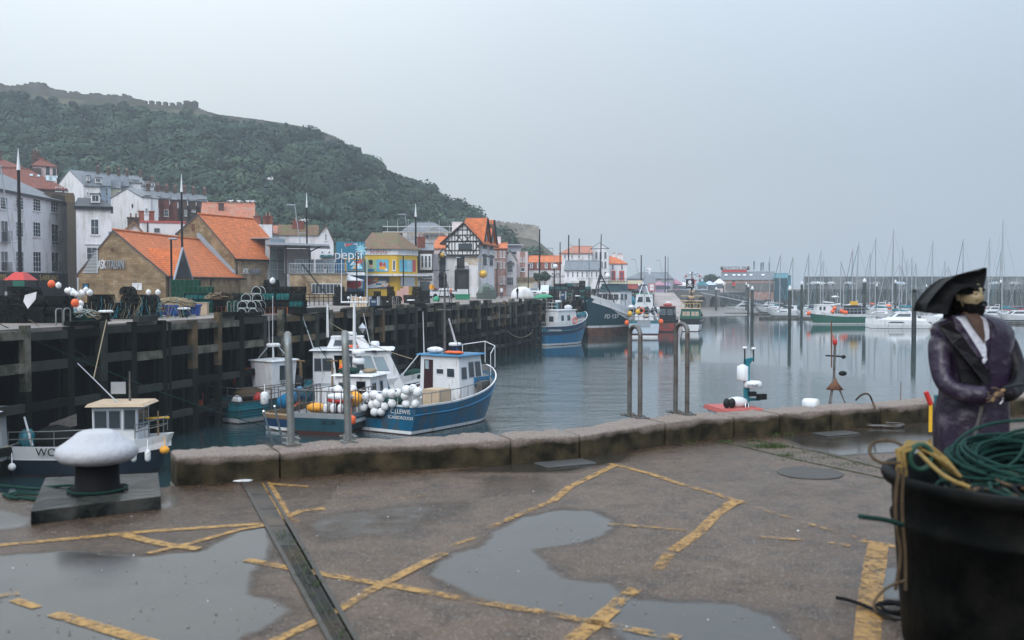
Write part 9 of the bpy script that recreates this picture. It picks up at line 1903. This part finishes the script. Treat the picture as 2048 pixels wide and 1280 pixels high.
# neck and head
hd=pl(1936,591)
neck=skinned('neck',[pl(1936,662,-.02),pl(1938,640,-.03),pl(1940,618,-.03)],[(0,1),(1,2)],[.085,.062,.055],C('skin_neck'),st,1)
def headmesh():
    mb=MB();n,K=36,26;vs=[];H_=.125
    yaw=math.radians(-66)  # looks to the right and a little towards us; local +X of the face = forward
    f=Vector((math.cos(yaw),math.sin(yaw),0));s=Vector((-math.sin(yaw),math.cos(yaw),0));u=Vector((0,0,1))
    def shape(la,lo):
        z=math.sin(la);c=math.cos(la);x,y=math.cos(lo)*c,math.sin(lo)*c
        X,Y,Z=x*.098,y*.077,z*H_
        if z < 0: Y *= 1-.32*z*z;X *= 1-.12*z*z
        if x > 0:
            g=lambda zc,w_,yw,yc=0: math.exp(-((z-zc)/w_)**2-((y-yc)/yw)**2)
            X += .024*g(-.16,.16,.13)+.010*g(.05,.2,.1)  # nose
            X += .008*g(.26,.1,.5);X -= .013*(g(.1,.1,.17,.34)+g(.1,.1,.17,-.34))  # brow, eye sockets
            X += .007*(g(-.2,.2,.22,.5)+g(-.2,.2,.22,-.5))  # cheekbones
            X += .010*g(-.47,.07,.25)+.008*g(-.6,.07,.22)-.004*g(-.53,.03,.25)+.014*g(-.85,.16,.3)
        return X,Y,Z
    for i in range(K+1):
        la=-PI/2+PI*i/K
        for k in range(n):
            X,Y,Z=shape(la,2*PI*k/n);vs.append(hd+f*X+s*Y+u*Z)
    fs=[(i*n+k,i*n+(k+1) % n,(i+1)*n+(k+1) % n,(i+1)*n+k) for i in range(K) for k in range(n)];mb.add(vs,fs,C('skin_paint'),True);o=mb.build('head',st)
    q=MB()
    for sg in (-1,1):
        q.ball(hd+f*.078+s*(sg*.029)+u*.012,.0125,C('skin_paint'),10,7);q.ball(hd+f*.0875+s*(sg*.029)+u*.011,.006,C('black_paint'),8,5)
    q.build('eye',o);q=MB()
    for sg in (-1,1): q.tube([hd+f*.098+s*(sg*.012)+u*.032,hd+f*.096+s*(sg*.032)+u*.04,hd+f*.078+s*(sg*.052)+u*.032],.006,C('beard'),6)
    q.build('eyebrow',o);q=MB()
    for sg in (-1,1): q.ball(hd+f*-.008+s*(sg*.079)+u*-.005,1,C('skin_paint'),10,7,(.016,.009,.03))
    q.build('ear',o)
    # beard and moustache
    q=MB();bv=[]
    for (dz,fx,rx,ry) in ((-.05,.03,.05,.072),(-.066,.045,.066,.07),(-.085,.05,.066,.064),(-.115,.055,.055,.052),(-.145,.055,.036,.036),(-.165,.05,.012,.014)):
        for k in range(20): a=2*PI*k/20;bv.append(hd+f*(fx+math.cos(a)*rx*(1+.06*math.sin(a*5)))+s*(math.sin(a)*ry)+u*(dz+(.035 if math.cos(a) < -.2 and dz > -.07 else 0)))
    q.add(bv,[(i*20+k,i*20+(k+1) % 20,(i+1)*20+(k+1) % 20,(i+1)*20+k) for i in range(5) for k in range(20)]+[tuple(range(20))[::-1],tuple(100+k for k in range(20))],C('beard'),True)
    for sg in (-1,1): q.tube([hd+f*.122+s*(sg*.006)+u*-.043,hd+f*.118+s*(sg*.026)+u*-.05,hd+f*.1+s*(sg*.045)+u*-.066],.010,C('beard'),7,r1=.005)
    q.build('beard',o)
    q=MB();q.ball(hd+f*-.035+u*-.005,1,C('beard'),18,10,(.085,.085,.125));
    for i in range(9):
        a=yaw+PI+(-.9+i*.22);c0=hd+Vector((math.cos(a)*.08,math.sin(a)*.08,.02));q.tube([c0,c0+Vector((math.cos(a)*.04,math.sin(a)*.04,-.1)),c0+Vector((math.cos(a)*.065,math.sin(a)*.065,-.22))],.034,C('beard'),6,r1=.012)
    q.build('hair',o);return f,s
f_,s_2=headmesh()
# tricorn hat: three sweeping brims
hc=pl(1922,582);mb=MB();n=72
mb.lathe([(.1,-.02),(.1,.02),(.09,.06),(.06,.09),(.001,.1)],C('hat_black'),28,(hc.x+.03,hc.y+.01,hc.z))
# the upturned front panel seen from our side: outline from the picture, with thickness and curve
out=[(1850,626),(1856,606),(1872,585),(1893,563),(1915,549),(1940,543),(1958,541),(1968,535),(1974,536),(1973,552),(1969,570),(1966,583),(1955,577),(1940,574),(1922,578),(1908,592),(1900,610),(1895,628),(1880,628),(1865,627)]
def dyf(px): t=(px-1850)/124;return -.14*math.sin(PI*min(1,max(0,t*.9+.05)))-.02
c2=[pl(x,y,dyf(x)) for x,y in out];c3=[hc+(p-hc)*.86+Vector((0,.27,-.012)) for p in c2];nn_=len(out)
from mathutils.geometry import tessellate_polygon
tri=tessellate_polygon([[Vector((x,y,0)) for x,y in out]])
mb.add(c2+c3,[tuple(t) for t in tri]+[tuple(i+nn_ for i in t[::-1]) for t in tri]+[(i,(i+1) % nn_,(i+1) % nn_+nn_,i+nn_) for i in range(nn_)],C('hat_black'),True)
mb.build('tricorn_hat',st);
# shirt opening, lapels, sash strap
mb=MB();sh=[(1913,648),(1927,640),(1945,652),(1958,670),(1966,690),(1972,672),(1974,652),(1965,638),(1978,650),(1980,672),(1977,695),(1972,722),(1964,715),(1950,690),(1932,668)]
def front(px,py): # follow the chest surface
    t=(px-1943)/78;return -.178*math.sqrt(max(.05,1-min(.95,t*t)))-.008
def panel(name,outl,m,off=0,par=st):
    pp=[pl(x,y,front(x,y)-off) for x,y in outl];k=len(pp);q=MB();tri=tessellate_polygon([[Vector((x,y,0)) for x,y in outl]]);bb=[p+Vector((0,.02,0)) for p in pp]
    q.add(pp+bb,[tuple(t) for t in tri]+[(i,(i+1) % k,(i+1) % k+k,i+k) for i in range(k)],m);return q.build(name,par)
panel('shirt',[(1910,634),(1930,632),(1945,634),(1962,632),(1975,640),(1979,660),(1978,690),(1974,722),(1964,712),(1948,690),(1928,664)],C('shirt'),.004)
panel('chest',[(1932,628),(1958,628),(1966,642),(1970,668),(1970,686),(1960,672),(1948,655)],C('skin_neck'),.012)
panel('waistcoat',[(1900,640),(1918,650),(1938,678),(1955,704),(1966,728),(1974,738),(1990,730),(1996,760),(1990,800),(1930,800),(1918,740),(1905,690)],C('coat_dark'),.006)
panel('lapel',[(1906,630),(1920,642),(1940,672),(1960,704),(1966,716),(1954,714),(1932,690),(1912,660)],C('coat_purple'),.022)
panel('lapel',[(1974,636),(1986,644),(1996,668),(1990,700),(1976,730),(1980,700),(1983,672),(1980,650)],C('coat_purple'),.02)
panel('shoulder_strap',[(1878,652),(1900,644),(1925,672),(1960,720),(1985,762),(1970,768),(1940,730),(1905,688)],C('coat_dark'),.03)
panel('belt',[(1886,772),(2010,765),(2012,782),(1888,790)],C('coat_dark'),.02)
mb=MB();mb.ball(pl(1968,722,-.24),1,C('shirt'),10,7,(.012,.008,.018));mb.build('pendant',st)
# arms: near arm hangs and bends to the right, far arm comes forward to the pistol belt
q=MB()
ar=skinned('sleeve',[pl(1884,668,-.03),pl(1878,700,-.07),pl(1880,740,-.11),pl(1890,772,-.16),pl(1920,786,-.24),pl(1955,790,-.29),pl(1978,794,-.31)],[(i,i+1) for i in range(6)],[(.085,.075),(.078,.07),(.068,.065),(.068,.066),(.064,.062),(.064,.064),(.07,.07)],C('coat_purple'),st,2)
ar2=skinned('sleeve',[pl(2004,668,.03),pl(2020,700,.0),pl(2034,735,-.06),pl(2040,765,-.14),pl(2022,786,-.24),pl(2008,790,-.3)],[(i,i+1) for i in range(5)],[(.085,.075),(.072,.068),(.062,.06),(.06,.058),(.056,.056),(.06,.06)],C('coat_dark'),st,2)
panel('cuff',[(1972,776),(1990,778),(1988,812),(1968,810)],C('coat_purple'),.16)
# hook replaces the near hand; far hand has five fingers closed on a pistol grip
mb=MB();c=pl(1994,798,-.33);mb.tube([c+Vector((math.cos(a)*.035,0,math.sin(a)*.035)) for a in [PI*1.15-i*.36 for i in range(14)]],.0055,C('alu'),7);mb.lathe([(.02,-.02),(.024,.02)],C('dark_metal'),10,c+Vector((-.045,0,0)));mb.build('hook',st)
def hand(c,dx,m,parent):
    vv=[c];ee=[];rr=[(.026,.018)]
    vv.append(c+Vector((dx*.045,-.01,-.01)));ee.append((0,1));rr.append((.03,.018))
    vv.append(c+Vector((dx*.08,-.012,-.018)));ee.append((1,2));rr.append((.028,.016));o=skinned('hand',vv,ee,rr,m,parent,2)
    q=MB()
    for i,(ln,yy) in enumerate(((.05,.026),(.058,.009),(.054,-.008),(.042,-.024))):
        a=c+Vector((dx*.085,yy*.4-.012,yy-.018));q.tube([a,a+Vector((dx*ln*.5,-.006,-.004)),a+Vector((dx*ln*.55,.014,-.01)),a+Vector((dx*ln*.2,.022,-.012))],.0085,m,7,r1=.006)
    a=c+Vector((dx*.03,-.02,.02));q.tube([a,a+Vector((dx*.03,-.012,.018)),a+Vector((dx*.055,-.008,.02))],.0095,m,7,r1=.007);q.build('finger',o);return o
hand(pl(2006,788,-.33),-1,C('skin_neck'),st)
mb=MB();a=pl(1992,786,-.34);mb.tube([a+Vector((.05,0,.02)),a+Vector((.0,-.01,.0)),a+Vector((-.03,-.01,-.05))],.013,C('wood'),7);mb.tube([a+Vector((.04,0,.03)),a+Vector((.22,.02,.06))],.010,C('dark_metal'),7);mb.build('pistol',st)
mb=MB();mb.tube([pl(1968,800,-.3),pl(1955,850,-.28),pl(1945,900,-.26)],.012,C('steel_worn'),6);mb.build('scabbard',st)
# boots and plinth below the coat
for sx in (-.1,.1): mb=MB();mb.tube([(sx,0,.5),(sx,0,.12),(sx,-.02,.06)],.075,C('coat_dark'),10);mb.ball((sx,-.08,.06),1,C('coat_dark'),10,6,(.06,.13,.06));mb.build('boot',st)
mb=MB();a,b_=pl(1873,800,.12),pl(1885,800,.12);mb.box(a.x,b_.x,.1,.16,.0,pl(1880,795).z,C('teal'));mb.build('support_post',st)
# red and yellow toy flag handle on the kerb
c=P(1862,775,11.6);o=T('painted_stick','small red and yellow painted stick standing behind the kerb near the statue','stick',(c.x,c.y,KH));mb=MB();mb.tube([(0,0,-.2),(0,0,.12)],.022,C('yellow'),7);mb.build('lower_end',o);mb=MB();mb.tube([(0,0,.12),(-.06,0,.27)],.03,C('red'),7);mb.build('upper_end',o)
sag2=[kp(1730,800),kp(1745,795)+Vector((0,.2,.08)),kp(1760,800)+Vector((0,.1,.02)),kp(1752,830)]
rope('rope_end','short brown rope looped over the kerb joint',[P(1712,800,12.9),P(1722,789,12.6),P(1738,786,12.4),kp(1746,806),kp(1752,822)+Vector((0,-.02,0))],.012,C('rope_brown'))

# ---- haze
mb=MB();defm('hz',(1,1,1))
hm=bpy.data.materials.new('haze');hm.use_nodes=True;hm.node_tree.nodes.clear()
pv=hm.node_tree.nodes.new('ShaderNodeVolumePrincipled');pv.inputs['Color'].default_value=(.84,.92,1,1);pv.inputs['Density'].default_value=.00045;pv.inputs['Anisotropy'].default_value=0
om=hm.node_tree.nodes.new('ShaderNodeOutputMaterial');hm.node_tree.links.new(pv.outputs[0],om.inputs['Volume'])
mb.box(-660,700,-60,745,-9.3,100,hm);o=mb.build('haze');o['kind']='stuff'
